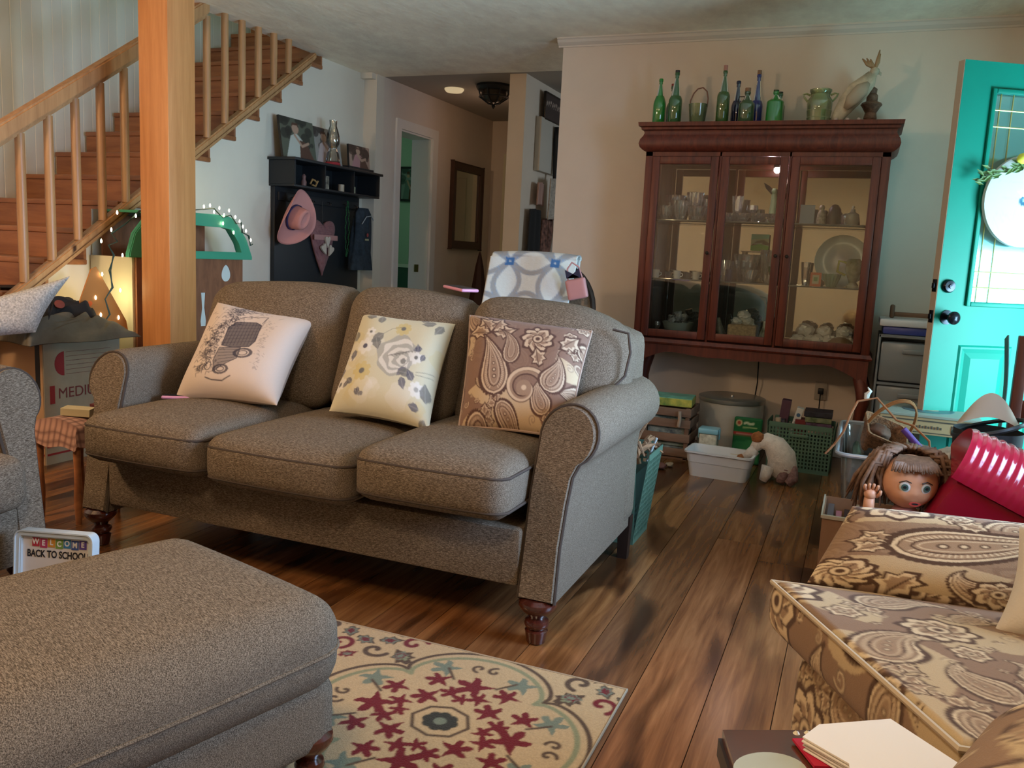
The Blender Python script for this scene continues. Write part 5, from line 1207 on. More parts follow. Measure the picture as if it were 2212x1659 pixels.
bm = NB(); box(bm, -.14, -.115, -.02, .02, 0, .075, bev=.008); box(bm, -.115, .13, -.012, .012, .01, .035, bev=.003)
one('wooden_frame_piece', 'brown wooden piece lying on the drawer tower', 'ornament', bm, mat('brown_wood_plain', (.14, .07, .035), .5), .30, 5.33, .8855)
kc = thing('child_chair', 'small dark wooden chair in front of the drawer tower', 'chair', (.30, 4.95, 0))
for x in (-.13, .13):
    bm = NB(); tube(bm, [(x, .12, 0), (x, .12, .44)], .013, 8); obj('back_post', bm, M_stair, kc)
    bm = NB(); tube(bm, [(x, -.11, 0), (x, -.11, .24)], .013, 8); obj('leg', bm, M_stair, kc)
bm = NB(); box(bm, -.15, .15, -.13, .13, .24, .262, bev=.006); obj('seat', bm, M_stair, kc)
for z in (.33, .405): bm = NB(); box(bm, -.13, .13, .112, .128, z, z + .035, bev=.004); obj('back_rail', bm, M_stair, kc)

# ================================================================ things on the floor by the cabinet
cr = thing('wooden_crate', 'slatted brown wooden crate of picture boxes beside the sofa', 'crate', (-.98, 5.03, 0))
M_crate = wood('crate_wood', (.12, .065, .04), (.22, .13, .085), .7, (1.5, 14, 14), 0)
for z in (.02, .105, .19, .255):
    for y in (-.14, .132): bm = NB(); box(bm, -.145, .145, y, y + .008, z, z + .048, bev=.002); obj('slat', bm, M_crate, cr)
    for x in (-.145, .137): bm = NB(); box(bm, x, x + .008, -.132, .132, z, z + .048, bev=.002); obj('slat', bm, M_crate, cr)
for x in (-.136, .112):
    for y in (-.131, .108): bm = NB(); box(bm, x, x + .024, y, y + .023, .002, .305, bev=.002); obj('corner_post', bm, M_crate, cr)
bm = NB(); box(bm, -.136, .136, -.131, .131, .0, .012); obj('bottom', bm, M_crate, cr)
tb = (.05, .13, .22); cols = [(.06, .16, .32), (.20, .32, .10), (.08, .12, .30), (.05, .18, .22)]
for k, z in enumerate((.013, .075, .137, .199)):
    bm = NB(); box(bm, -.108, .108, -.105, .105, z, z + .058, bev=.002); one('puzzle_box', ('dark blue', 'green', 'navy', 'blue-green')[k] + ' puzzle box %s inside the slatted crate' % ('at the bottom', 'second from the bottom', 'third from the bottom', 'near the top')[k], 'box', bm, mat('puzzle_print', cols[k], .4, noise=.8, nscale=22, col2=(.35, .42, .38)), -.98, 5.03, z * 0, smooth=False)
bm = NB(); box(bm, -.13, .13, -.10, .10, 0, .045, bev=.002); g1 = obj('game_box', bm, mat('green_game_print', (.12, .40, .12), .35, noise=.6, nscale=14, col2=(.62, .55, .10)), smooth=False); tag(g1, 'bright green and yellow picture box lying on the crate', 'box'); g1.location = (-.98, 5.03, .3065); g1.rotation_euler = (0, 0, .06)
bm = NB(); box(bm, -.128, .128, -.098, .098, 0, .004); obj('lid_print', bm, mat('teal_lid_print', (.14, .40, .30), .3, noise=.5, nscale=9), g1, smooth=False, loc=(0, 0, .0455))
rope = NB(); tube(rope, [(.08, -.153, .29), (.085, -.158, .24), (.08, -.155, .20)], .010, 8); obj('rope_handle', rope, mat('rope', (.36, .27, .20), .9, bump=1, bscale=120), cr)

mc = thing('metal_canister', 'large pale galvanized round canister under the china cabinet', 'canister', (-.665, 5.29, 0))
bm = NB(); lathe(bm, [(.185, 0), (.188, .01), (.192, .32)], (0, 0, 0), 48); obj('body', bm, mat('galvanized_metal', (.50, .49, .44), .45, .35, noise=.08, nscale=8), mc)
bm = NB(); lathe(bm, [(.196, .3205), (.199, .326), (.198, .345), (.185, .350), (.06, .346), (.012, .346), (.010, .356), (0, .357)], (0, 0, 0), 48); obj('lid', bm, mat('galvanized_lid', (.34, .34, .31), .3, .7), mc)
gp = thing('green_packet', 'dark green packet with a red band leaning on the canister', 'packet', (-.53, 5.03, 0), rot=(-.12, 0, 0))
cvg = Cv(.16, .27, 400, (.012, .11, .035)); cvg.poly([(0, .165), (.16, .165), (.16, .185), (0, .185)], (.30, .03, .03)); cvg.dot(.03, .235, .018, (.45, .38, .20)); cvg.dot(.03, .235, .011, (.30, .05, .03)); cvg.line([(.06, .235), (.075, .24), (.09, .232), (.11, .236)], .012, (.45, .52, .35)); cvg.line([(.055, .21), (.13, .212)], .007, (.30, .42, .18)); cvg.poly([(.0, .0), (.16, .0), (.16, .15), (0, .12)], (.03, .17, .06))
for k in range(5): cvg.line([(.02, .175), (.02 + .03 * k, .175)], .005, (.55, .45, .4), .4)
bm = NB(); rbox(bm, -.08, .08, -.02, .02, .0, .27, .012, 40); o = obj('pack', bm, clothmat('packet_print', .35, 0, 50, .02), gp, smooth='full'); paint(o, cvg, lambda c: (c[:, 0] / .16 + .5, c[:, 2] / .27))
fc = thing('food_container', 'small clear container with a pale blue clip lid beside the canister', 'container', (-.725, 4.90, 0))
bm = NB(); box(bm, -.05, .05, -.045, .045, 0, .18, bev=.008); obj('tub', bm, mat('container_clear', (.50, .48, .38), .25, noise=.4, nscale=40, col2=(.66, .68, .58)), fc)
bm = NB(); box(bm, -.057, .057, -.052, .052, .181, .212, bev=.008); obj('lid', bm, mat('pale_blue_lid', (.22, .48, .60), .3), fc)
for x in (-.060, .056): bm = NB(); box(bm, x, x + .005, -.02, .02, .150, .205, bev=.001); obj('clip', bm, mat('clip_blue', (.22, .48, .60), .3), fc)

wt = thing('white_tub', 'white rectangular plastic tub on the floor in front of the canister', 'tub', (-.615, 4.65, 0), -.06)
bm = NB()
def frust(bm, bx, by, tx, ty, z0, z1, th, r=.03, rim=.010):
    def ring(hx, hy, z):
        P = []
        for sx, sy, a0 in ((1, 1, 0), (-1, 1, 90), (-1, -1, 180), (1, -1, 270)):
            for a in (0, 22, 45, 68, 90): P.append(bm.verts.new((sx * (hx - r) + r * math.cos(math.radians(a0 + a)), sy * (hy - r) + r * math.sin(math.radians(a0 + a)), z)))
        return P
    R_ = [ring(bx, by, z0), ring(bx + (tx - bx) * .55, by + (ty - by) * .55, z0 + (z1 - z0) * .55), ring(bx + (tx - bx) * .55 + .003, by + (ty - by) * .55 + .003, z0 + (z1 - z0) * .57), ring(tx, ty, z1 - .012), ring(tx + rim, ty + rim, z1 - .010), ring(tx + rim, ty + rim, z1), ring(tx - .002, ty - .002, z1), ring(bx - th, by - th, z0 + th)]
    for a, b in zip(R_, R_[1:]):
        for i in range(20): bm.faces.new((a[i], a[(i + 1) % 20], b[(i + 1) % 20], b[i]))
    bm.faces.new(R_[0][::-1]); bm.faces.new(R_[-1]); return bm
frust(bm, .150, .088, .172, .105, 0, .140, .004); obj('shell', bm, mat('white_tub_plastic', (.66, .68, .70), .3), wt)
bm = NB(); box(bm, .03, .075, .0985, .1005, .085, .110, bev=.0008, M=T(rot=(0, 0, 0))); obj('sticker', bm, mat('tan_sticker', (.50, .38, .14), .6), wt)
# plush pony head down at the tub
ph = thing('plush_pony', 'white and brown plush pony bent over beside the white tub', 'stuffed toy', (-.345, 4.68, 0), .0)
M_pl = mat('white_plush', (.66, .60, .54), 1, noise=.15, nscale=30, bump=1, bscale=90, sheen=.5)
M_pb = mat('brown_plush', (.30, .11, .035), 1, noise=.3, nscale=40, bump=1, bscale=90)
M_pm = mat('mauve_plush', (.22, .13, .12), 1, noise=.4, nscale=60, bump=1, bscale=120)
bm = NB(); tube(bm, [(-.115, -.02, .155), (-.085, -.01, .20), (-.045, 0, .215), (.0, 0, .195), (.04, 0, .14), (.055, 0, .08), (.03, 0, .03)], [.020, .036, .048, .062, .075, .075, .045], 18); obj('body', bm, M_pl, ph, smooth='full')
bm = NB(); tube(bm, [(-.150, -.03, .12), (-.12, -.025, .145), (-.095, -.02, .17)], [.018, .028, .030], 14); hd = obj('head', bm, M_pl, ph, smooth='full')
bm = NB(); lathe(bm, [(.001, -.02), (.018, -.012), (.022, 0), (.018, .012), (.001, .02)], (-.165, -.035, .118), 12); obj('muzzle', bm, M_pb, hd)
bm = NB(); lathe(bm, [(.001, -.035), (.030, -.02), (.036, 0), (.028, .02), (.001, .034)], (-.088, -.02, .235), 14); obj('ear_patch', bm, M_pb, hd)
for x, y in ((-.02, -.045), (.0, .05), (.065, -.04)): bm = NB(); tube(bm, [(x, y, .09), (x - .01, y * 1.1, .04), (x - .02, y * 1.15, .012)], [.034, .028, .022], 12); obj('leg', bm, M_pl if x < .05 else M_pm, ph, smooth='full')
bm = NB(); tube(bm, [(.075, -.01, .12), (.105, -.03, .09), (.11, -.05, .04), (.085, -.06, .012)], [.014, .026, .030, .022], 12); obj('tail', bm, M_pm, ph, smooth='full')

M_gb = mat('green_basket_plastic', (.085, .165, .115), .55)
def holed_wall(bm, hx, z0, z1, y, n, rows_, taper=0, axis='y'):
    pass
def basket(name, label, x, y, hx, hy, h, rz, nx, nz, taper=.02):
    t_ = thing(name, label, 'basket', (x, y, 0), rz)
    bm = NB(); th = .003
    def wall(p0, p1, n):   # p0->p1 plan, outward taper; lattice of strips
        p0, p1 = Vector((*p0, 0)), Vector((*p1, 0)); d = (p1 - p0); L = d.length; d.normalize(); nn = Vector((d.y, -d.x, 0))
        def P(s, z, o): return p0 + d * s + nn * (o + taper * (z / h)) + Vector((0, 0, z))
        def strip(a, b, wd, o):
            a3, b3 = P(*a, o), P(*b, o); t = (b3 - a3).normalized(); side = t.cross(nn).normalized() * wd / 2
            for q in (0,):
                vs_ = [bm.verts.new(v) for v in (a3 - side - nn * th / 2, b3 - side - nn * th / 2, b3 + side - nn * th / 2, a3 + side - nn * th / 2, a3 - side + nn * th / 2, b3 - side + nn * th / 2, b3 + side + nn * th / 2, a3 + side + nn * th / 2)]
                for f in ((0, 1, 2, 3), (7, 6, 5, 4), (0, 4, 5, 1), (1, 5, 6, 2), (2, 6, 7, 3), (3, 7, 4, 0)): bm.faces.new([vs_[i] for i in f])
        for k in range(nz + 1): z = .02 + (h - .045) * k / nz; strip((0, z), (L, z), .0085, 0)
        for k in range(n + 1): s = L * k / n; strip((s, .0), (s, h), .009, .001)
        strip((0, h - .012), (L, h - .012), .026, .002); strip((0, .008), (L, .008), .016, .002)
    c = [(-hx, -hy), (hx, -hy), (hx, hy), (-hx, hy)]
    for i in range(4): wall(c[i], c[(i + 1) % 4], nx if i % 2 == 0 else max(4, int(nx * hy / hx)))
    obj('woven_shell', bm, M_gb, t_, smooth=False)
    bm = NB(); box(bm, -hx + .003, hx - .003, -hy + .003, hy - .003, .001, .006); box(bm, -hx + .010, hx - .010, -hy + .008, hy - .008, .006, h - .09); obj('liner', bm, mat('basket_hole_shade', (.03, .06, .045), .8), t_)  # dark block added behind the weave so its holes look shaded
    bm = NB(); box(bm, -.05, .05, -hy - taper - .010, -hy - taper - .004, h - .075, h - .055, bev=.004); obj('handle', bm, M_gb, t_)
    return t_
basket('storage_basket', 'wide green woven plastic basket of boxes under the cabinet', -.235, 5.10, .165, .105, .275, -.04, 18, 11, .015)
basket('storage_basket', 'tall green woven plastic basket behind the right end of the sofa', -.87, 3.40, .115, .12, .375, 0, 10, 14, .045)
def bx(name, label, w_, d, h, m, x, y, z, rot=(0, 0, 0), cat='box', group=None):
    bm = NB(); box(bm, -w_ / 2, w_ / 2, -d / 2, d / 2, 0, h, bev=.0015); o = obj(name, bm, m, smooth=False); tag(o, label, cat, group); o.location = (x, y, z); o.rotation_euler = rot; return o
bx('carton', 'dark purple carton standing in the wide green basket', .05, .07, .20, mat('purple_card', (.08, .03, .05), .5), -.35, 5.14, .185, (0, .08, 0))
wb_ = bx('carton', 'white carton with a blue spot leaning in the wide green basket', .038, .06, .17, mat('white_card', (.55, .54, .50), .5), -.29, 5.10, .185, (0, .22, 0))
bm = NB(); lathe(bm, [(.011, 0), (.011, .001), (0, .001)], (0, 0, 0), 16, M=T((0, -.0305, .13), (PI / 2, 0, 0))); obj('blue_spot', bm, mat('blue_ink', (.05, .12, .22), .5), wb_)
bm = NB(); box(bm, -.010, .010, -.0312, -.0304, .065, .09); obj('grey_label', bm, mat('grey_ink', (.25, .24, .22), .5), wb_)
bm = NB(); tube(bm, [(0, 0, 0), (-.012, 0, .13)], .016, 12); o = obj('paper_roll', bm, mat('tan_paper', (.42, .33, .24), .7)); tag(o, 'tan paper roll at the left of the wide green basket', 'roll'); o.location = (-.355, 5.04, .16)
bm = NB(); box(bm, -.012, .012, -.05, .05, 0, .15, bev=.002); o = obj('dark_book', bm, mat('dark_book_cover', (.03, .03, .05), .5)); tag(o, 'dark slim book standing between the roll and the white carton', 'book'); o.location = (-.32, 5.09, .13); o.rotation_euler = (0, -.15, 0)
for k, (c, lab, z, w2) in enumerate((((.02, .02, .03), 'black flat game box on top of the pile in the wide green basket', .318, .15), ((.10, .24, .05), 'green and purple game box in the middle of the pile in the basket', .287, .14), ((.10, .05, .09), 'dark violet game box at the bottom of the pile in the basket', .256, .135))):
    bx('game_box', lab, w2, .16, .028, mat('game_print', c, .4, noise=.7, nscale=20, col2=(.30, .30, .18) if k == 1 else None), -.155, 5.10, z, (0, 0, .05 * k))
bx('carton', 'red carton low in the wide green basket', .06, .10, .10, mat('red_card', (.16, .02, .02), .5), -.245, 5.10, .19)
# dried wicker bits in the tall basket
rd = random.Random(6); M_wk = mat('dry_wicker', (.28, .15, .075), .8, noise=.5, nscale=40)
bm = NB()
for k in range(46):
    a = rd.uniform(0, 2 * PI); x, y = rd.uniform(-.09, .10), rd.uniform(-.10, .08); L_ = rd.uniform(.05, .12); tube(bm, [(x, y, .26 + rd.uniform(0, .12)), (x + L_ * .5 * math.cos(a), y + L_ * .5 * math.sin(a), .34 + rd.uniform(0, .08)), (x + L_ * math.cos(a), y + L_ * math.sin(a), .31 + rd.uniform(0, .07))], [.012, .010, .003], 5)
dw = obj('dried_stalks', bm, M_wk); tag(dw, 'tangle of dry brown stalks spilling from the tall green basket', 'stalks', kind='stuff'); dw.location = (-.86, 3.39, .03)
bm = NB(); tube(bm, [(0, 0, 0), (.05, -.02, .14), (.10, -.04, .24)], [.006, .008, .008], 8); o = obj('wooden_stick', bm, M_wk); tag(o, 'long brown stick leaning out of the tall basket', 'stick'); o.location = (-.83, 3.42, .30)
bm = NB(); tube(bm, [(0, 0, 0), (.035, -.01, .10)], .005, 8); o = obj('glue_stick', bm, mat('pale_stick', (.5, .55, .55), .3)); tag(o, 'thin pale stick poking up at the right of the tall basket', 'stick'); o.location = (-.74, 3.38, .33)
for k, (x, y, r, c, lab) in enumerate(((-1.03, 4.66, .035, (.25, .17, .10), 'tan wooden toy scrap on the floor left of the white tub'), (-.93, 4.62, .030, (.16, .06, .04), 'reddish toy scrap on the floor nearest the white tub'), (-1.00, 4.75, .028, (.09, .05, .035), 'dark toy scrap on the floor in front of the crate'), (-.90, 4.70, .022, (.36, .28, .18), 'pale toy scrap behind the reddish one'))):
    o = obj('toy_piece', crumple(r, 50 + k, .6), mat('toy_scrap', c, .7), smooth='full'); tag(o, lab, 'toy'); o.location = (x, y, r * .62)
bm = NB(); tube(bm, [(0, 0, .555), (.004, .0, .42), (-.004, .01, .33), (.002, .02, .30)], .004, 6)
o = obj('power_cord', bm, M_black); tag(o, 'black cord hanging from under the cabinet behind the canister', 'cord'); o.location = (-.55, 5.505, 0)
ou = thing('wall_outlet', 'wall outlet with a black plug right of the canister', 'outlet', (-.17, 5.534, .40))
bm = NB(); box(bm, -.035, .035, 0, .006, -.055, .055, bev=.003); obj('plate', bm, mat('outlet_plate', (.40, .36, .30), .5), ou)
bm = NB(); box(bm, -.016, .016, -.03, -.0005, -.015, .02, bev=.004); tube(bm, [(0, -.02, -.015), (0, -.022, -.10), (.01, -.02, -.22)], .004, 6); obj('plug', bm, M_black, ou)
# ================================================================ play house under the stairs
M_ply = wood('playhouse_wood', (.17, .065, .03), (.28, .11, .05), .55, (1.5, 14, 3), .05)
M_grn = mat('playhouse_green', (.06, .33, .19), .45)
M_crm = mat('playhouse_cream', (.62, .58, .42), .7)
phs = thing('playhouse_shelf', 'wooden toy house shelf with a green roof under the stairs, strung with lights', 'playhouse', (-3.80, 3.99, 0))
X0, X1, Y0, Y1 = -.15, .15, -.43, .43
bm = NB(); box(bm, X0, X1, Y0 - .018, Y0, 0, 1.02, bev=.002); obj('side_panel', bm, M_crm, phs)
bm = NB(); box(bm, X0, X1, Y1, Y1 + .018, 0, 1.02, bev=.002); obj('side_panel', bm, M_ply, phs)
bm = NB(); box(bm, X0 - .008, X0, Y0, Y1, 0, 1.27); obj('back_panel', bm, mat('playhouse_back', (.42, .42, .36), .8), phs)
for z in (.10, .58, .855, 1.005):
    bm = NB(); box(bm, X0, X1 - .01, Y0, Y1, z, z + .015); obj('shelf', bm, M_ply, phs)
def egg(cy_, cz_, a, b, n=20, k=.25): return [(cy_ + a * math.cos(2 * PI * i / n) * (1 - k * math.sin(2 * PI * i / n)), cz_ + b * math.sin(2 * PI * i / n)) for i in range(n)]
def drip(cy_, z0, z1): return [(cy_ - .022, z0), (cy_ + .022, z0), (cy_ + .026, z0 + .03), (cy_ + .012, z0 + .11), (cy_ + .02, z1), (cy_ - .02, z1), (cy_ - .012, z0 + .11), (cy_ - .026, z0 + .03)]
bm = NB(); prism(bm, [(Y0, .0), (Y1, .0), (Y1, 1.02), (Y0, 1.02)], X1, X1 + .014, 'x', holes=[egg(.28, .935, .042, .052), egg(-.05, .935, .05, .052), egg(.28, .72, .042, .06), drip(.08, .62, .82), drip(-.22, .62, .82)]); obj('front_panel', bm, M_ply, phs, smooth=False)
for pz_ in (egg(.28, .935, .041, .051), egg(-.05, .935, .049, .051), egg(.28, .72, .041, .059), drip(.08, .62, .82), drip(-.22, .62, .82)):
    bm = NB(); prism(bm, pz_, X1 - .004, X1 + .008, 'x'); obj('white_inset', bm, mat('white_inset_paint', (.66, .68, .62), .7), phs)
bm = NB(); prism(bm, [(Y0 - .06, 1.02), (Y1 + .075, 1.02), (Y1 + .075, 1.04), (Y1 + .02, 1.15), (Y1 - .09, 1.265), (Y1 - .16, 1.285), (Y0 + .16, 1.285), (Y0 + .09, 1.265), (Y0 - .02, 1.15), (Y0 - .06, 1.04)], X1 - .005, X1 + .03, 'x', holes=[[(Y0 + .05, 1.065), (Y1 - .035, 1.065), (Y1 - .06, 1.12), (Y1 - .13, 1.20), (Y1 - .19, 1.215), (Y0 + .19, 1.215), (Y0 + .12, 1.19)]])
bmesh.ops.bevel(bm, geom=[e for e in bm.edges if len(e.link_faces) == 2 and e.calc_face_angle(0) > 1.0 and abs(e.verts[0].co.x - e.verts[1].co.x) < 1e-5], offset=.005, segments=2, affect='EDGES'); obj('roof_front', bm, M_grn, phs)
bm = NB(); box(bm, X0, X1 - .006, Y0 + .1, Y1 - .1, 1.262, 1.276); obj('roof_top', bm, M_grn, phs)
bm = NB(); box(bm, X0 + .03, X0 + .04, Y0 + .03, Y1 - .03, 1.021, 1.245); obj('roof_inner', bm, M_ply, phs)
# string lights: wire + bulbs
sl = thing('string_lights', 'string of warm white fairy lights over the green roof and down its side', 'string lights', (-3.63, 3.99, 0))
rd = random.Random(12); W = []
path = [(-.02, -.66, .66), (-.02, -.60, .72), (-.02, -.63, .80), (-.02, -.585, .86), (-.01, -.60, .95), (0, -.59, 1.03), (0, -.62, 1.08), (.0, -.56, 1.10), (.0, -.60, 1.14), (.0, -.50, 1.20), (0, -.40, 1.27), (0, -.2, 1.31), (0, .0, 1.30), (0, .16, 1.32), (.01, .23, 1.27), (.01, .30, 1.29), (.02, .34, 1.24), (.02, .38, 1.25), (.02, .40, 1.19), (.02, .45, 1.17), (.02, .475, 1.11), (.015, .50, 1.12)]
bm = NB(); tube(bm, path, .0035, 6); tube(bm, [(p[0] + .006 * math.sin(3 * i), p[1] + .008 * math.cos(2.3 * i), p[2]) for i, p in enumerate(path)], .003, 6); obj('wire', bm, mat('green_wire', (.02, .045, .03), .5), sl)
M_bulb = mat('lit_bulb', (1, .95, .8), .3, emit=(1, .86, .58), estr=16)
bsp = [(-.02, -.66, .72), (-.02, -.545, .70), (-.02, -.69, .81), (-.02, -.53, .845), (-.01, -.655, .93), (0, -.53, 1.03), (0, -.665, 1.10), (0, -.60, 1.16), (0, -.56, 1.25), (0, -.2, 1.33), (0, .08, 1.325), (.01, .12, 1.335), (.01, .155, 1.30), (.01, .20, 1.325), (.015, .235, 1.285), (.015, .28, 1.315), (.02, .22, 1.235), (.02, .33, 1.28), (.02, .37, 1.255), (.02, .40, 1.225), (.02, .315, 1.185), (.02, .43, 1.20), (.02, .475, 1.145), (.015, -.45, 1.24), (.01, -.62, .62)]
for p in bsp:
    bm = NB(); lathe(bm, [(.001, -.010), (.0042, -.006), (.0046, .003), (.001, .011)], p, 8, M=None); b_ = obj('bulb', bm, M_bulb, sl)
lp = bpy.data.lights.new('string_lights_glow', 'POINT'); lp.energy = 1.6; lp.color = (1, .86, .42); lp.shadow_soft_size = .06
lo = bpy.data.objects.new('string_lights_glow', lp); COL.objects.link(lo); lo.location = (-3.68, 3.40, .82)
lp2 = lp.copy(); lp2.energy = 1.0; lo = bpy.data.objects.new('string_lights_glow_roof', lp2); COL.objects.link(lo); lo.location = (-3.62, 4.22, 1.36)

# ================================================================ moving box and what lies on it
M_card = mat('box_cardboard_grey', (.33, .285, .22), .85, noise=.06, nscale=14)
mb = thing('moving_box', 'tall white-faced cardboard moving box with red print, left of the sofa', 'box', (-3.61, 2.95, 0))
bm = NB()
box(bm, -.34, 0, 0, .46, 0, .006)
for a in ((-.34, -.334, .006, .454), (-.006, 0, .006, .454)): box(bm, a[0], a[1], a[2], a[3], .006, .60)
box(bm, -.34, 0, 0, .006, .006, .60); box(bm, -.34, 0, .454, .46, .006, .60); obj('carton', bm, M_card, mb, smooth=False)
bm = NB(); box(bm, -.34, -.004, -.004, -.0008, .0, .60); obj('end_face', bm, mat('tan_cardboard', (.42, .27, .15), .85), mb)
bm = NB(); prism(bm, [(-.004, .60), (.003, .59), (.030, .52), (.022, .51)], .01, .45, 'y'); 
for f in (): pass
bm.free(); bm = NB(); box(bm, -.33, -.01, .01, .45, .600, .606, T(rot=(0, 0, 0))); obj('top_flap', bm, M_card, mb)
M_red = mat('red_print', (.26, .02, .025), .7); M_ink = mat('dark_red_print', (.16, .03, .03), .7)
text_mesh('size_word', 'MEDIUM', .075, M_ink, mb, (.0012, .075, .345), (PI / 2, 0, PI / 2), .0004, 'LEFT', bold=.0)
bm = NB(); prism(bm, [(.115, .435)] + [(.115 + .055 * math.cos(math.radians(a)), .495 + .06 * math.sin(math.radians(a))) for a in range(-90, -271, -15)] , .0003, .0012, 'x'); obj('half_disc_print', bm, M_red, mb)
bm = NB()
for k in range(6): box(bm, .0003, .001, .125, .40, .44 + .022 * k, .4415 + .022 * k)
obj('ruled_lines', bm, M_ink, mb)
bm = NB(); box(bm, .0003, .0012, .030, .058, .30, .39); obj('red_tab', bm, M_red, mb)
bm = NB(); box(bm, .0003, .0012, .006, .454, .085, .12); box(bm, .0003, .0012, .006, .454, .045, .055); obj('red_band', bm, M_red, mb)
bm = NB(); box(bm, -.334, -.006, -.0052, -.0042, .085, .12); box(bm, -.334, -.006, -.0052, -.0042, .045, .055); lathe(bm, [(.035, 0), (.035, .001), (.026, .001), (.026, 0)], (0, 0, 0), 24, M=T((-.09, -.0042, .17), (PI / 2, 0, 0))); obj('end_print', bm, M_red, mb)
text_mesh('digit', '3', .05, M_red, mb, (-.09, -.0052, .17), (PI / 2, 0, 0), .0004)
bm = NB(); box(bm, -.05, -.02, -.0056, -.0042, .36, .60); obj('black_tape', bm, M_black, mb)
def cloth(name, label, cat, loc, w_, d, h, m, seed, folds=6, nu=60, nv=40, amp=.03, kind=None, rz=0, droop=0):
    q = random.Random(seed); F_ = [(q.uniform(5, 20), q.uniform(3, 14), q.uniform(0, 6), q.uniform(.3, 1)) for _ in range(folds)]
    bm = NB()
    def fn(u, v, s=1):
        e = (1 - abs(2 * u - 1) ** 3) * (1 - abs(2 * v - 1) ** 3); z = h * max(0, e) ** .5
        f = sum(a * abs(math.sin(fx * u + fy * v + p)) for fx, fy, p, a in F_) / folds
        z = z * (.25 + 1.25 * f) ; r = 1 + .10 * math.sin(7 * u + 3 * v + seed)
        return ((u - .5) * w_ * r + amp * math.sin(9 * v + seed), (v - .5) * d * (1 + .1 * math.sin(5 * u + seed)), max(.002, z) - droop * max(0, abs(2 * u - 1) - .7))
    g = sheet(bm, fn, nu, nv)
    sheet(bm, lambda u, v: (lambda p: (p[0], p[1], min(p[2] - .002, .0)))(fn(u, v)), nu // 3, nv // 3)
    o = obj(name, bm, m, smooth='full'); tag(o, label, cat, None, kind); o.location = loc; o.rotation_euler[2] = rz; return o
M_olive = mat('olive_cloth', (.12, .11, .085), .95, noise=.15, nscale=12, bump=.2, bscale=300)
cloth('blanket', 'olive-grey blanket heaped on the moving box', 'blanket', (-3.70, 3.13, .607), .40, .60, .15, M_olive, 3, 7, 110, 90)
pillow('knit_pillow', 'grey and white knitted pillow lying on the heap at the left edge', [(-3.72, 2.66, .79), (-3.50, 3.02, .93), (-3.52, 2.84, .67), (-3.80, 2.46, .60)], .06, mat('grey_knit', (.44, .42, .38), .95, noise=.45, nscale=120, bump=1, bscale=140), n=50)
hatc = cloth('black_hat', 'crumpled black cloth hat with an orange patch on the olive blanket', 'hat', (-3.72, 3.16, .71), .17, .36, .11, mat('black_cloth', (.015, .014, .016), .9), 8, 5, rz=.0)
bm = NB(); lathe(bm, [(.001, -.012), (.03, -.006), (.036, .006), (.001, .014)], (0, 0, 0), 16, M=T((.06, .07, .065), (.3, .9, 0), (.7, 1.3, 1))); obj('orange_patch', bm, mat('orange_cloth', (.60, .11, .02), .8), hatc)
bm = NB(); lathe(bm, [(.001, -.012), (.02, -.006), (.024, .006), (.001, .014)], (0, 0, 0), 16, M=T((.06, -.07, .07), (.3, .9, 0))); obj('red_trim', bm, mat('dull_red_cloth', (.18, .04, .03), .8), hatc)
bm = NB(); prism(bm, [(-.19, -.02), (.17, -.02), (.16, .02), (-.02, .25), (-.05, .24)], -.004, .004, 'x'); o = obj('manila_envelope', bm, mat('manila_orange', (.52, .21, .05), .7), smooth=False); tag(o, 'orange manila envelope standing corner-up behind the olive blanket', 'envelope'); o.location = (-3.655, 3.33, .655); o.scale = (1, 1.05, 1.25)
bm = NB(); lathe(bm, [(.03, 0), (.09, .004), (.105, .014), (.10, .018), (.03, .008), (0, .008)], (0, 0, 0), 28); o = obj('black_dish', bm, M_black); tag(o, 'low black dish on a stair tread', 'dish'); o.location = (-4.06, 3.16, .8305)
bm = NB(); tube(bm, [(0, 0, 0), (.02, -.03, -.06), (.03, .02, -.13), (.02, 0, -.2)], .003, 6); o = obj('thin_cable', bm, mat('grey_cable', (.25, .25, .22), .5)); tag(o, 'thin grey cable hanging from the black dish', 'cable'); o.location = (-3.925, 3.22, .84)

# plaid topped stand beside the sofa
st = thing('plaid_stand', 'small wooden stand topped with pink checked cloth beside the sofa arm', 'stand', (-2.86, 2.48, 0))
for x, y in ((-.10, -.09), (.10, -.09), (.10, .10), (-.10, .10)):
    bm = NB(); lathe(bm, [(.011, 0), (.016, .10), (.012, .2), (.016, .34)], (x, y, 0), 12); obj('leg', bm, M_stair, st)
bm = NB(); box(bm, -.12, .12, -.11, .12, .34, .36, bev=.004); obj('top', bm, M_stair, st)
pk = Cv(.34, .34, 300, (.42, .24, .18))
for k in range(12): pk.line([(.015 + .028 * k, 0), (.015 + .028 * k, .34)], .009, (.12, .06, .05), .75); pk.line([(0, .015 + .028 * k), (.34, .015 + .028 * k)], .009, (.14, .07, .055), .75)
bm = NB(); n = 70
def plc(u, v):
    x, y = (u - .5) * .36, (v - .5) * .36; dx = max(0, abs(x) - .115); dy = max(0, abs(y) - .11); d = max(dx, dy)
    return (math.copysign(min(abs(x), .118 + .25 * dx), x), math.copysign(min(abs(y), .113 + .25 * dy), y) + .005, .366 + .03 * math.cos(12 * x) * (d == 0) + .02 - d * 1.1 + .006 * math.sin(40 * (x + y)) * (d > 0))
sheet(bm, plc, n, n); o = obj('checked_cloth', bm, clothmat('checked_cotton', .95, .2, 200, .05), st, smooth='full'); me = o.data
U = np.repeat(np.arange(n + 1) / n, n + 1); V = np.tile(np.arange(n + 1) / n, n + 1); c = np.ones((len(U), 4)); c[:, :3] = pk.sample(U, V); a_ = me.color_attributes.new('Col', 'FLOAT_COLOR', 'POINT'); a_.data.foreach_set('color', c.ravel())
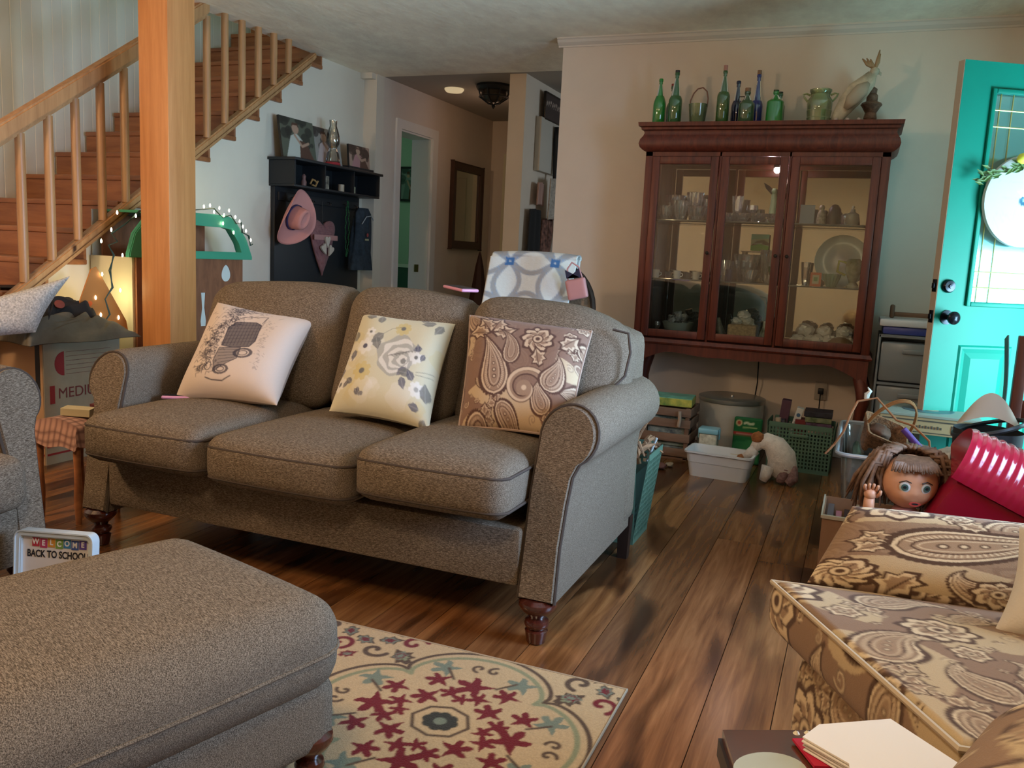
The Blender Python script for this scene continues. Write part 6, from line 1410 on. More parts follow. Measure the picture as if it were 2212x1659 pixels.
bx('small_box', 'small pale yellow box on the checked cloth', .11, .07, .03, mat('pale_yellow_card', (.46, .40, .24), .6), -2.84, 2.47, .417, (0, .05, .5))
bx('small_box', 'dark red small box behind the pale yellow one on the checked cloth', .10, .08, .04, mat('dark_red_card', (.10, .015, .02), .6), -2.80, 2.575, .415, (0, .0, .3))

# ================================================================ back to school frame
fr = thing('lit_sign_frame', 'white framed BACK TO SCHOOL sign standing on the floor behind the ottoman', 'sign', (-2.065, 1.70, 0), 0, rot=(-.08, 0, .30))
fr.scale = (.86, 1, 1)
WF, HF = .275, .284
def rr_(w_, h_, r, cz_): 
    P = []
    for sx, sz, a0 in ((1, 1, 0), (-1, 1, 90), (-1, -1, 180), (1, -1, 270)):
        for a in range(0, 91, 15): P.append((sx * (w_ / 2 - r) + r * math.cos(math.radians(a0 + a)), cz_ + sz * (h_ / 2 - r) + r * math.sin(math.radians(a0 + a))))
    return P
bm = NB(); prism(bm, rr_(WF, HF, .025, HF / 2), -.018, .018, 'y', holes=[rr_(WF - .040, HF - .040, .008, HF / 2)])
bmesh.ops.bevel(bm, geom=[e for e in bm.edges if len(e.link_faces) == 2 and e.calc_face_angle(0) > 1.0 and abs(e.verts[0].co.y - e.verts[1].co.y) < 1e-5], offset=.004, segments=2, affect='EDGES'); obj('frame', bm, mat('white_frame_plastic', (.50, .58, .62), .3), fr)
bm = NB(); box(bm, -.1175, .1175, -.004, .004, .020, HF - .020); obj('board', bm, mat('sign_board_white', (.66, .64, .62), .35), fr)
cols = [(.45, .03, .05), (.42, .04, .12), (.55, .25, .03), (.16, .30, .06), (.04, .20, .40), (.05, .10, .34), (.10, .06, .30)]
M_lw = mat('white_lettering', (.75, .75, .75), .5); M_lk = mat('black_lettering', (.02, .02, .025), .5)
for k, ch in enumerate('WELCOME'):
    x = -.072 + .0275 * k; z = .2490 - .003 * (k % 2)
    bm = NB(); box(bm, x - .0125, x + .0125, -.0058, -.0044, z - .0135, z + .0135); obj('letter_card', bm, mat('letter_card_colour', cols[k], .6), fr)
    text_mesh('letter', ch, .022, M_lw, fr, (x, -.0062, z), (PI / 2, 0, 0), .0003, bold=.0008)
text_mesh('message', 'BACK TO SCHOOL!', .0285, M_lk, fr, (.006, -.0048, .2135), (PI / 2, 0, 0), .0003, sx=.86, bold=.0008)

# ================================================================ phones, quilt chair
def phone(name, label, loc, rz, w_=.075, l=.155, m=None, tilt=0):
    t_ = thing(name, label, 'phone', loc, rz, rot=(0, tilt, rz)); bm = NB(); box(bm, -l / 2, l / 2, -w_ / 2, w_ / 2, 0, .012, bev=.005, seg=3); obj('case', bm, m, t_)
    bm = NB(); box(bm, -l / 2 + .006, l / 2 - .006, -w_ / 2 + .006, w_ / 2 - .006, .0125, .0135); obj('screen', bm, M_black, t_)
M_pink = mat('pink_case', (.62, .28, .40), .35)
phone('phone', 'pink cased phone lying on top of the sofa back', (-1.43, 3.0, .988), -.62, m=M_pink, tilt=.05)
phone('phone', 'small pink and dark gadget beside the jeep pillow on the seat', (-2.36, 2.50, .532), .5, .045, .11, m=M_pink)
qc = thing('round_chair', 'round wicker chair with a dark rim behind the right end of the sofa', 'chair', (-1.66, 4.52, 0))
bm = NB(); R_ = .31; tube(bm, [(R_ * math.cos(2 * PI * k / 40), .0 + .10 * math.sin(2 * PI * k / 40), .82 + R_ * .95 * math.sin(2 * PI * k / 40)) for k in range(40)], .016, 8, closed=True); obj('rim', bm, M_espresso, qc)
bm = NB(); lathe(bm, [(.001, .05), (.10, .045), (.20, .028), (.30, .0)], (0, 0, 0), 40, M=T((0, 0, .82), (PI / 2 - .31, 0, 0), (1, 1, -1)), cap=False); obj('woven_seat', bm, mat('tan_mesh', (.30, .22, .14), .8, noise=.3, nscale=90, bump=.6, bscale=200), qc, smooth='full')
for x, y in ((-.2, -.18), (.2, -.18), (.18, .2), (-.18, .2)):
    bm = NB(); tube(bm, [(x * .5, y * .3, .54), (x, y, 0)], .014, 8); obj('leg', bm, M_espresso, qc)
qcv = Cv(.56, .9, 260, (.66, .68, .66)); BL = (.06, .15, .34); PB = (.26, .34, .48); TN = (.38, .36, .33)
for i in range(-1, 3):
    for j in range(-1, 5):
        cx_, cy_ = .13 + i * .30, .10 + j * .30
        for (dx, dy) in ((.15, .15), (-.15, .15), (.15, -.15), (-.15, -.15)): pass
        for (ax, ay, bx_, by_) in ((cx_, cy_, cx_ + .30, cy_), (cx_, cy_, cx_, cy_ + .30)):
            mx_, my_ = (ax + bx_) / 2, (ay + by_) / 2; nx_, ny_ = -(by_ - ay), (bx_ - ax)
            for s in (1, -1):
                P = [(ax + (bx_ - ax) * t + s * nx_ * .27 * math.sin(PI * t), ay + (by_ - ay) * t + s * ny_ * .27 * math.sin(PI * t)) for t in [k / 12 for k in range(13)]]
                qcv.line(P, .034, PB, .95)
                for k in range(1, 12):
                    if k % 2: qcv.line([P[k - 1], P[k]], .03, TN, .75)
        for a in (0, PI / 2, PI, 3 * PI / 2): qcv.poly(xf([(0, 0), (.6, .45), (0, 1.2), (-.6, .45)], cx_, cy_, a + PI / 4, .035), BL)
        qcv.dot(cx_, cy_, .006, (.6, .62, .62))
bm = NB(); nu, nv = 70, 120
def quilt(u, v):
    x = (u - .5) * .50; s = v * .72
    if s < .30: z = 1.12 - (.30 - s); y = .16 + .015 * math.sin(20 * x)
    elif s < .37: a = (s - .30) / .07 * PI; z = 1.12 + .028 * math.sin(a); y = .12 + .045 * math.cos(a)
    else: z = 1.12 - (s - .37); y = .072 - .10 * min(1, (s - .37) / .3) + .016 * math.sin(18 * x + 3)
    return (x + .05 * (z - .9) * (1 if u > .5 else .2) - .075, y - .13 * 0, z + .012 * math.cos(6 * x))
sheet(bm, quilt, nu, nv); o = obj('quilt', bm, clothmat('quilt_cotton', .95, .5, 60, .06), smooth='full'); me = o.data
md = o.modifiers.new('thickness', 'SOLIDIFY'); md.thickness = .008
U = np.repeat(np.arange(nu + 1) / nu, nv + 1); V = 1 - np.tile(np.arange(nv + 1) / nv, nu + 1); c = np.ones((len(U), 4)); c[:, :3] = qcv.sample(U, V); a_ = me.color_attributes.new('Col', 'FLOAT_COLOR', 'POINT'); a_.data.foreach_set('color', c.ravel())
tag(o, 'white and blue wedding-ring quilt draped over the round chair', 'quilt'); o.location = (-1.65, 4.46, 0)
pb = thing('pink_bag', 'small pink bag with a navy bow hanging beside the quilt', 'bag', (-1.41, 4.44, .915), rot=(0, -.25, 0))
pb.scale = (.8, .8, .85)
bm = NB(); rbox(bm, -.07, .07, -.02, .02, 0, .13, .012, 8); obj('pouch', bm, mat('pink_leather', (.52, .24, .24), .5), pb)
bm = NB(); prism(bm, [(0, 0), (.05, .03), (.045, -.03), (0, 0), (-.05, .035), (-.05, -.02)], -.03, -.022, 'y', M=T((0, 0, .16))); obj('bow', bm, mat('navy_bow', (.02, .02, .05), .7), pb, smooth=False)
bm = NB(); tube(bm, [(-.05, 0, .13), (-.04, 0, .20), (.0, 0, .235), (.04, 0, .20), (.05, 0, .13)], .006, 6); obj('strap', bm, mat('pink_strap', (.52, .24, .24), .5), pb)
# ================================================================ hall tree with hat, heart, beads, jacket, pictures
ht = thing('hall_tree', 'black hall tree with a cubby shelf against the stair wall', 'hall tree', (-3.966, 5.68, 0))
YA, YB = -.58, .57
bm = NB(); box(bm, 0, .035, YA + .02, YB - .02, .42, 1.55, bev=.003); obj('back_panel', bm, M_black, ht)
bm = NB(); box(bm, 0, .215, YA, YB, 1.535, 1.55, bev=.002); obj('shelf_bottom', bm, M_black, ht)
bm = NB(); box(bm, 0, .215, YA, YA + .018, 1.551, 1.715); obj('shelf_end', bm, M_black, ht)
bm = NB(); box(bm, 0, .215, YB - .018, YB, 1.551, 1.715); obj('shelf_end', bm, M_black, ht)
for y in (-.20, .19): bm = NB(); box(bm, .012, .212, y - .006, y + .006, 1.5505, 1.715); obj('divider', bm, M_black, ht)
bm = NB(); box(bm, .0, .012, YA + .018, YB - .018, 1.5505, 1.715); obj('shelf_back', bm, M_black, ht)
bm = NB(); box(bm, 0, .235, YA - .02, YB + .02, 1.7155, 1.735, bev=.003); obj('top_board', bm, M_black, ht)
bm = NB(); box(bm, .035, .050, YA + .05, YB - .05, 1.44, 1.50, bev=.003); hr = obj('hook_rail', bm, M_black, ht)
for y in (-.38, -.16, .06, .28, .45):
    bm = NB(); tube(bm, [(.050, y, 1.47), (.075, y, 1.465), (.085, y, 1.44), (.092, y, 1.45)], .004, 6); lathe(bm, [(.001, -.006), (.006, 0), (.001, .006)], (.092, y, 1.455), 8); obj('hook', bm, M_chrome, hr)
bm = NB(); box(bm, 0, .36, YA, YB, .0, .42, bev=.006); obj('bench', bm, M_black, ht)
ht['kind_note'] = ''; del ht['kind_note']
# pink cowboy hat, crown towards the room
hat = thing('cowboy_hat', 'pink cowboy hat with a navy band hanging on the hall tree', 'hat', (-3.82, 5.19, 1.325), rot=(0, .18, -.12))
M_hat = mat('pink_straw', (.58, .25, .22), .8, bump=.3, bscale=200)
# local x = crown axis pointing out, y across, z up ; brim is long in z, tilted
bm = NB(); nR, nA_ = 8, 48; rings = []
TILT = -.42
def hp(x, a, b): return (x, a * math.cos(TILT) - b * math.sin(TILT), a * math.sin(TILT) + b * math.cos(TILT))
for i in range(nR + 1):
    r = i / nR; row = []
    for j in range(nA_):
        t = 2 * PI * j / nA_; ra = .065 + (.085 - .0) * r; rb = .085 + (.125) * r; a = ra * math.cos(t); b = rb * math.sin(t)
        x = .085 * r * r * (math.cos(t) ** 2) - .01 * r * abs(math.sin(t)); row.append(bm.verts.new(hp(x, a, b)))
    rings.append(row)
for a, b in zip(rings, rings[1:]):
    for j in range(nA_): bm.faces.new((a[j], a[(j + 1) % nA_], b[(j + 1) % nA_], b[j]))
o = obj('brim', bm, M_hat, hat, smooth='full'); md = o.modifiers.new('t', 'SOLIDIFY'); md.thickness = .004
bm = NB(); rows = []
for i in range(10):
    t = i / 9; row = []
    for j in range(nA_):
        an = 2 * PI * j / nA_; k = 1 - .28 * t; a = .068 * k * math.cos(an); b = .088 * (1 - .20 * t) * math.sin(an); x = .115 * math.sin(t * PI / 2)
        if t > .75: a *= 1 - (t - .75) * 1.2; b *= 1 - (t - .75) * .8
        row.append(bm.verts.new(hp(x, a, b)))
    rows.append(row)
for a, b in zip(rows, rows[1:]):
    for j in range(nA_): bm.faces.new((a[j], a[(j + 1) % nA_], b[(j + 1) % nA_], b[j]))
cpt = bm.verts.new(hp(.088, 0, 0))
mid = [bm.verts.new(hp(.094 + .016 * abs(math.cos(2 * PI * j / nA_)), .022 * math.cos(2 * PI * j / nA_), .045 * math.sin(2 * PI * j / nA_))) for j in range(nA_)]
for j in range(nA_): bm.faces.new((rows[-1][j], rows[-1][(j + 1) % nA_], mid[(j + 1) % nA_], mid[j])); bm.faces.new((mid[j], mid[(j + 1) % nA_], cpt))
obj('crown', bm, M_hat, hat, smooth='full')
bm = NB(); rows = []
for x, k in ((.004, 1.03), (.022, 1.015)): rows.append([bm.verts.new(hp(x, .0695 * k * math.cos(2 * PI * j / nA_), .0895 * k * math.sin(2 * PI * j / nA_))) for j in range(nA_)])
for j in range(nA_): bm.faces.new((rows[0][j], rows[0][(j + 1) % nA_], rows[1][(j + 1) % nA_], rows[1][j]))
o = obj('hat_band', bm, mat('navy_ribbon', (.03, .025, .10), .6), hat, smooth='full'); md = o.modifiers.new('t', 'SOLIDIFY'); md.thickness = .003; md.offset = 1
# heart hanging
hc = Cv(.4, .5, 300, (.24, .10, .10))
for k in range(26): hc.line([(.016 * k, 0), (.016 * k, .5)], .005, (.12, .05, .06), .7)
for k in range(32): hc.line([(0, .016 * k), (.4, .016 * k)], .005, (.30, .16, .16), .5)
def heart(n=48):
    P = []
    for i in range(n):
        t = 2 * PI * i / n; x = .165 * math.sin(t) ** 3 * 1.0; z = (.13 * math.cos(t) - .05 * math.cos(2 * t) - .02 * math.cos(3 * t)) * 1.05
        if z < 0: z *= 1.85
        P.append((x, z))
    return P
hh = thing('fabric_heart', 'long pink checked fabric heart hanging in the middle of the hall tree', 'heart', (-3.905, 5.68, 1.21))
bm = NB(); H_ = heart(); c0 = bm.verts.new((.03, 0, 0)); rings = []
for r in (.15, .3, .45, .6, .72, .84, .93, 1.0): rings.append([bm.verts.new((.03 * (1 - r ** 3) , p[0] * r, p[1] * r)) for p in H_])
for j in range(48): bm.faces.new((c0, rings[0][j], rings[0][(j + 1) % 48]))
for a, b in zip(rings, rings[1:]):
    for j in range(48): bm.faces.new((a[j], a[(j + 1) % 48], b[(j + 1) % 48], b[j]))
bk3 = [bm.verts.new((-.014, p[0] * .98, p[1] * .98)) for p in H_]
for j in range(48): bm.faces.new((rings[-1][j], rings[-1][(j + 1) % 48], bk3[(j + 1) % 48], bk3[j]))
bm.faces.new(bk3); bmesh.ops.subdivide_edges(bm, edges=bm.edges[:], cuts=1); o = obj('heart_body', bm, clothmat('heart_check', .9, .2, 200, .05), hh, smooth='full'); paint(o, hc, lambda c: (c[:, 1] / .4 + .5, c[:, 2] / .5 + .6))
bm = NB(); box(bm, .026, .034, -.155, .155, -.035, .005, bev=.003); obj('ribbon', bm, mat('pink_ribbon', (.42, .20, .18), .8), hh)
for y, z, a in ((-.05, -.09, .5), (.05, -.10, -.5), (0, -.03, 0)):
    bm = NB(); prism(bm, [(p[0] * .2, p[1] * .2) for p in heart(20)], .036, .050, 'x', M=T((0, y, z), (a, 0, 0))); obj('small_heart', bm, mat('cream_felt', (.52, .42, .34), .9), hh)
bm = NB(); tube(bm, [(.0, 0, .07), (-.01, 0, .20), (-.01, 0, .26)], .002, 5); obj('string', bm, M_dark, hh)
bm = NB(); P = [(.0 + .004 * math.sin(k), .018 * math.sin(PI * (k / 36)) * (1 if k < 18 else 1), 1.49 - .43 * k / 36) for k in range(37)]
for p in P: lathe(bm, [(.001, -.006), (.0055, 0), (.001, .006)], p, 6)
for p in P: lathe(bm, [(.001, -.006), (.0055, 0), (.001, .006)], (p[0], -p[1] - .012, p[2]), 6)
o = obj('bead_necklace', bm, mat('green_beads', (.03, .14, .05), .25)); tag(o, 'dark green bead strings hanging right of the heart', 'beads'); o.location = (-3.87, 5.97, 0)
jk = thing('jacket', 'dark denim jacket hanging at the right end of the hall tree', 'jacket', (-3.90, 6.13, 0))
bm = NB()
def jkf(u, v):
    a = 2 * PI * u; w_ = .10 + .045 * v; z = 1.45 - .50 * v; r = 1 + .12 * math.sin(3 * a + 4 * v) + .06 * math.sin(7 * a)
    return (.06 + .045 * (1 + .4 * v) * math.sin(a) * r, w_ * math.cos(a) * r * (1 if v > .08 else .6 + 5 * v), z)
sheet(bm, jkf, 40, 24, closed_u=True); obj('body', bm, mat('dark_denim', (.018, .028, .040), .9, noise=.4, nscale=30), jk, smooth='full')
bm = NB(); tube(bm, [(.12, -.09, 1.32), (.135, -.05, 1.38), (.135, .02, 1.39), (.12, .08, 1.36)], .004, 6); obj('collar_piping', bm, mat('pale_piping', (.25, .28, .30), .8), jk)
bm = NB(); box(bm, .128, .134, -.055, -.005, 1.19, 1.205); obj('badge', bm, mat('cream_badge', (.30, .28, .16), .8), jk)
bm = NB(); lathe(bm, [(.001, 0), (.016, .002), (.001, .004)], (0, 0, 0), 10, M=T((.13, -.02, 1.235), (0, PI / 2, 0))); obj('red_badge', bm, mat('red_badge_cloth', (.25, .04, .04), .8), jk)
# pictures on top of the hall tree
def portrait(seed, w_, h_, bgc, dress, dark=(.03, .03, .025)):
    q = random.Random(seed); c = Cv(w_, h_, 330, bgc)
    for _ in range(16): x, y, r = q.uniform(0, w_), q.uniform(h_ * .4, h_), q.uniform(.02, .06); c.poly([(x + r * math.cos(t), y + r * .8 * math.sin(t)) for t in [k * PI / 8 for k in range(16)]], dark, .8)
    c.poly([(w_ * .1, 0), (w_ * .28, h_ * .55), (w_ * .45, h_ * .66), (w_ * .62, h_ * .5), (w_ * .8, 0)], dress)
    c.poly([(w_ * .5, 0), (w_ * .55, h_ * .5), (w_ * .75, h_ * .45), (w_ * .95, 0)], (.10, .05, .035))
    c.dot(w_ * .44, h_ * .76, w_ * .10, (.42, .27, .19)); c.poly([(w_ * .33, h_ * .78), (w_ * .36, h_ * .90), (w_ * .52, h_ * .90), (w_ * .55, h_ * .76), (w_ * .5, h_ * .84), (w_ * .38, h_ * .84)], (.09, .045, .03)); c.line([(w_ * .4, h_ * .6), (w_ * .6, h_ * .35), (w_ * .8, h_ * .45)], .02, (.42, .27, .19)); return c
M_wn = mat('canvas_edge_brown', (.30, .11, .03), .6)
def wallcard(name, label, cv_, y, x, w_, h_, z, tilt, edge, fr_=None, roll=0):
    t_ = card(name, label, 'picture', w_, h_, cv_, x, y, z, 0, tilt, fr_, .012, 60, .018, rot=(roll, 0, PI / 2)); 
    for c_ in t_.children:
        if c_.name.startswith('backing'): c_.data.materials[0] = edge
    return t_
M_bk = mat('canvas_side_dark', (.03, .025, .02), .7)
wallcard('portrait_canvas', 'canvas photo of a couple in the open, leftmost on the hall tree', portrait(1, .40, .30, (.10, .11, .08), (.50, .52, .46)), 5.31, -3.86, .40, .29, 1.737, .16, M_bk)
wallcard('portrait_canvas', 'canvas photo of a person in pale dress behind the glass oil lamp', portrait(2, .38, .28, (.30, .28, .25), (.50, .40, .38), (.05, .04, .035)), 5.68, -3.87, .38, .28, 1.737, .18, M_wn)
wallcard('small_photo', 'small warm group photo on the right end of the hall tree', portrait(3, .30, .17, (.36, .24, .18), (.40, .20, .20), (.04, .025, .02)), 6.07, -3.84, .30, .17, 1.765, .08, M_bk)
bx('black_holder', 'low black stand under the small group photo', .07, .36, .028, M_black, -3.84, 6.06, 1.7355)
ol = thing('oil_lamp', 'clear glass oil lamp with a tall chimney on a red base', 'lamp', (-3.80, 5.64, 1.7355))
bm = NB(); lathe(bm, [(.055, 0), (.06, .006), (.055, .022), (.02, .024), (0, .024)], (0, 0, 0), 24); obj('base', bm, mat('red_base', (.30, .02, .03), .5), ol)
bm = NB(); lathe(bm, [(.05, .025), (.055, .03), (.045, .09), (.03, .11), (.03, .13), (.048, .16), (.052, .20), (.040, .25), (.026, .29), (.030, .33), (.028, .33), (.024, .29), (.048, .20), (.028, .13), (.04, .09), (.048, .035)], (0, 0, 0), 24, cap=False); obj('chimney', bm, glassmat('lamp_glass', (.85, .85, .80), .03, .04, .8), ol)
bm = NB(); lathe(bm, [(.022, .125), (.030, .13), (.030, .142), (.018, .148), (.014, .160)], (0, 0, 0), 16); obj('burner', bm, M_brass, ol)
def small(name, label, cat, prof, m, y, z=1.5505, x=-3.80):
    bm = NB(); lathe(bm, prof, (0, 0, 0), 14); o = obj(name, bm, m); tag(o, label, cat); o.location = (x, y, z); return o
small('figurine', 'dim pink figurine at the left of the first cubby', 'figurine', [(.018, 0), (.02, .03), (.012, .05), (.016, .07), (.006, .085)], mat('dull_pink', (.18, .09, .08), .6), 5.28)
bm = NB(); tube(bm, [(0, -.045, .02), (0, -.02, .055), (0, .01, .05), (0, .03, .04), (0, .05, .05), (0, .02, .01), (0, -.02, .015)], .007, 6); o = obj('gold_ribbon', bm, mat('gold_ribbon_cloth', (.35, .20, .08), .4)); tag(o, 'gold looped ribbon in the first cubby', 'ribbon'); o.location = (-3.79, 5.39, 1.552)
bx('photo_card', 'small photo card of a child standing in the middle cubby', .006, .07, .10, mat('photo_print', (.10, .08, .09), .4, noise=.9, nscale=30, col2=(.40, .36, .28)), -3.80, 5.56, 1.5505)
small('mug', 'small cream mug in the middle cubby', 'mug', [(.022, 0), (.024, .004), (.024, .055), (.020, .055), (.018, .01), (0, .01)], mat('cream_mug', (.42, .32, .22), .4), 5.76)
small('mug', 'small pale green mug at the left of the last cubby', 'mug', [(.020, 0), (.023, .004), (.023, .052), (.019, .052), (.017, .01), (0, .01)], mat('green_mug', (.36, .36, .24), .4), 5.92)
bm = NB(); lathe(bm, [(.02, 0), (.05, .006), (.06, .03), (.04, .05), (0, .055)], (0, 0, 0), 16); o = obj('sun_hat', bm, mat('white_cloth', (.6, .58, .54), .9)); tag(o, 'white sun hat lying on the hall tree bench behind the sofa', 'hat'); o.location = (-3.75, 5.55, .4205)

# ================================================================ hall
bp_ = portrait(5, .20, .36, (.20, .26, .24), (.12, .18, .16), (.05, .08, .07))
card('framed_print', 'black framed print on the bathroom wall seen through the doorway', 'picture', .20, .34, bp_, -4.93, 8.86, 1.71, 0, 0, M_black, .025)
mr = thing('wall_mirror', 'tall mirror in a dark brown frame on the hall wall', 'mirror', (-3.849, 8.10, 1.17))
bm = NB(); prism(bm, [(-.36, 0), (.36, 0), (.36, .85), (-.36, .85)], 0, .035, 'x', holes=[[(-.28, .08), (.28, .08), (.28, .77), (-.28, .77)]])
bmesh.ops.bevel(bm, geom=[e for e in bm.edges if len(e.link_faces) == 2 and e.calc_face_angle(0) > 1.0], offset=.008, segments=2, affect='EDGES'); obj('frame', bm, mat('dark_brown_frame', (.06, .025, .015), .4), mr)
bm = NB(); box(bm, .002, .014, -.279, .279, .081, .769); obj('mirror_glass', bm, mat('mirror', (.62, .60, .56), .03, 1), mr)
cl_ = thing('ceiling_disc_light', 'small round ceiling light in the hall', 'ceiling light', (-3.47, 6.99, CH))
bm = NB(); lathe(bm, [(.085, -.001), (.085, -.012), (.07, -.03), (0, -.034)], (0, 0, 0), 24); obj('diffuser', bm, mat('warm_diffuser', (.6, .5, .35), .5, emit=(1, .78, .45), estr=.45), cl_)
fm = thing('iron_ceiling_lamp', 'dark wrought iron flush ceiling lamp in the hall', 'ceiling light', (-3.05, 6.90, CH))
bm = NB(); lathe(bm, [(.15, -.001), (.155, -.02), (.14, -.045), (.13, -.05)], (0, 0, 0), 24); obj('canopy', bm, M_black, fm)
bm = NB()
for k in range(8): a = k * PI / 4; tube(bm, [(.14 * math.cos(a), .14 * math.sin(a), -.045), (.12 * math.cos(a), .12 * math.sin(a), -.10), (.05 * math.cos(a), .05 * math.sin(a), -.15), (0, 0, -.165)], .005, 6)
tube(bm, [(.125 * math.cos(k * PI / 10), .125 * math.sin(k * PI / 10), -.10) for k in range(20)], .005, 6, closed=True); lathe(bm, [(.012, -.16), (.016, -.175), (.002, -.195)], (0, 0, 0), 12); obj('cage', bm, M_black, fm)
bm = NB(); lathe(bm, [(.10, -.05), (.11, -.08), (.08, -.125), (.02, -.145)], (0, 0, 0), 20); obj('shade', bm, mat('dark_amber_glass', (.05, .04, .03), .3), fm)
wd = thing('wooden_tree_ornament', 'tall narrow dark wooden cone standing in the hall corner', 'ornament', (-3.68, 8.15, 0))
bm = NB(); lathe(bm, [(.03, .12), (.085, .13), (.11, .62), (.075, .80), (.045, 1.0), (.012, 1.14), (.001, 1.16)], (0, 0, 0), 8); obj('cone', bm, mat('dark_red_wood', (.05, .018, .012), .6), wd)
bm = NB(); lathe(bm, [(.12, 0), (.12, .02), (.03, .04), (.03, .12)], (0, 0, 0), 16); obj('foot', bm, M_black, wd)
# kitchen wall past the partition end
kc_ = thing('wall_cupboard', 'cream wall cupboard on the blue-lit side of the partition', 'cupboard', (-2.599, 7.15, 1.83))
bm = NB(); box(bm, 0, .05, -.40, .45, 0, .43, bev=.004); obj('body', bm, mat('cream_cupboard', (.52, .49, .43), .6), kc_)
pcv = Cv(.7, .28, 160, (.05, .035, .035))
for k in range(14): pcv.dot(.05 + .05 * k, .17 + .012 * (k % 3), .017, (.36, .28, .24)); pcv.line([(.03 + .05 * k, .14), (.06 + .05 * k, .20)], .006, (.5, .42, .36))
t_ = card('dark_sign', 'dark patterned sign standing on the cream cupboard', 'sign', .62, .20, pcv, -2.56, 7.14, 2.262, 0, .0, M_dark, .012, 40, .014, rot=(0, 0, PI / 2))
bm = NB(); tube(bm, [(0, 0, 0), (0, .01, -.10), (0, .015, -.34), (0, .0, -.60)], [.022, .028, .022, .006], 10); o = obj('black_umbrella', bm, M_black, smooth='full'); tag(o, 'long black folded umbrella hanging down the partition side', 'umbrella'); o.location = (-2.52, 7.05, 2.22)
def hang(name, label, cat, y, z, w_, h_, m, x=-2.55, seed=1, rx=0):
    bm = NB(); sheet(bm, lambda u, v: (.012 * math.sin(12 * u + seed), (u - .5) * w_ * (1 + .25 * v), -v * h_ - .02 * abs(u - .5)), 20, 16); o = obj(name, bm, m, smooth='full'); md = o.modifiers.new('t', 'SOLIDIFY'); md.thickness = .01; tag(o, label, cat); o.location = (x, y, z); o.rotation_euler[0] = rx; return o
hang('dish_towel', 'beige checked towel hanging on the partition side', 'towel', 7.0, 1.79, .22, .34, mat('beige_check', (.42, .38, .33), .9, noise=.3, nscale=50), -2.50)
hang('dark_coat', 'black coat hanging lowest at the left of the partition side', 'coat', 6.72, 1.52, .22, .50, mat('black_coat', (.02, .02, .022), .9), -2.55, 3)
hang('patterned_bag', 'dark red patterned bag hanging below the towel', 'bag', 7.05, 1.46, .30, .45, mat('red_pattern', (.10, .03, .025), .8, noise=.8, nscale=30, col2=(.30, .14, .10)), -2.54, 5)
hang('pink_cloth', 'faded pink cloth hanging left of the towel', 'cloth', 6.80, 1.74, .14, .18, mat('faded_pink', (.44, .28, .24), .9), -2.545, 7)
bm = NB(); tube(bm, [(0, 0, 0), (.01, .03, -.25), (0, -.02, -.5)], .012, 6); o = obj('white_strap', bm, mat('white_webbing', (.55, .52, .48), .9)); tag(o, 'white strap hanging in front of the red patterned bag', 'strap'); o.location = (-2.51, 7.03, 1.60)
# ================================================================ toy pile to the right
rd = random.Random(31)
bo = thing('cardboard_box', 'open tan cardboard box of books below the doll', 'box', (.14, 3.38, 0))
M_cb = mat('brown_cardboard', (.30, .165, .09), .85, noise=.06, nscale=20)
bm = NB(); box(bm, -.19, .19, -.155, .155, 0, .006); box(bm, -.19, -.184, -.155, .155, .006, .25); box(bm, .184, .19, -.155, .155, .006, .25); box(bm, -.184, .184, -.155, -.149, .006, .25); box(bm, -.184, .184, .149, .155, .006, .25); obj('carton', bm, M_cb, bo, smooth=False)
bm = NB(); box(bm, -.195, -.189, -.16, .16, .245, .255); box(bm, -.19, .19, -.162, -.148, .244, .256); obj('pale_rim', bm, mat('white_cut_edge', (.48, .44, .34), .8), bo)
for k, (x, c, h, lab) in enumerate(((-.165, (.12, .10, .10), .225, 'dark grey book standing nearest the left wall of the cardboard box'), (-.135, (.42, .16, .18), .20, 'pink book, second from the left in the cardboard box'), (-.105, (.04, .02, .02), .21, 'black book, third from the left in the cardboard box'), (-.070, (.28, .19, .11), .235, 'tan book in the cardboard box'), (-.035, (.03, .03, .04), .20, 'black slim book beside the tan one'))):
    bx('book', lab, .022, .24, h, mat('book_cover', c, .6), .14 + x, 3.38, .0065, (0, 0, 0), 'book')
bx('folded_card', 'flat salmon-tan card standing across the cardboard box', .20, .008, .26, mat('salmon_card', (.42, .22, .14), .8), .22, 3.30, .0065, (0, 0, .1), 'card')
# clear storage bin
cb = thing('clear_bin', 'clear plastic storage bin heaped with toys behind the doll', 'bin', (.24, 3.98, 0))
M_clear = glassmat('clear_plastic', (.80, .84, .86), .06, .16, .6)
bm = NB(); frust(bm, .215, .36, .25, .40, 0, .42, .006, .04, .016); obj('tub', bm, M_clear, cb)
bm = NB()
def rrp(hx, hy, r, z, n=6):
    P = []
    for sx, sy, a0 in ((1, 1, 0), (-1, 1, 90), (-1, -1, 180), (1, -1, 270)):
        for a in range(n + 1): t = math.radians(a0 + 90 * a / n); P.append((sx * (hx - r) + r * math.cos(t), sy * (hy - r) + r * math.sin(t), z))
    return P
tube(bm, rrp(.266, .416, .05, .416), .009, 8, closed=True); obj('rim', bm, mat('cloudy_plastic', (.50, .54, .60), .25, trans=.3), cb)
bm = NB(); sheet(bm, lambda u, v: ((u - .5) * .41, (v - .5) * .70, .30 + .05 * math.sin(11 * u + 2) * math.sin(17 * v) + .03 * math.sin(40 * u * v)), 40, 60)
box(bm, -.20, .20, -.34, .34, .01, .27); tf = obj('toy_fill', bm, mat('mixed_dark_toys', (.012, .016, .018), .6, noise=1, nscale=13, col2=(.10, .10, .05)), smooth=True); tag(tf, 'jumble of small dark toys filling the clear bin', 'toys', kind='stuff'); tf.location = (.24, 3.98, 0)
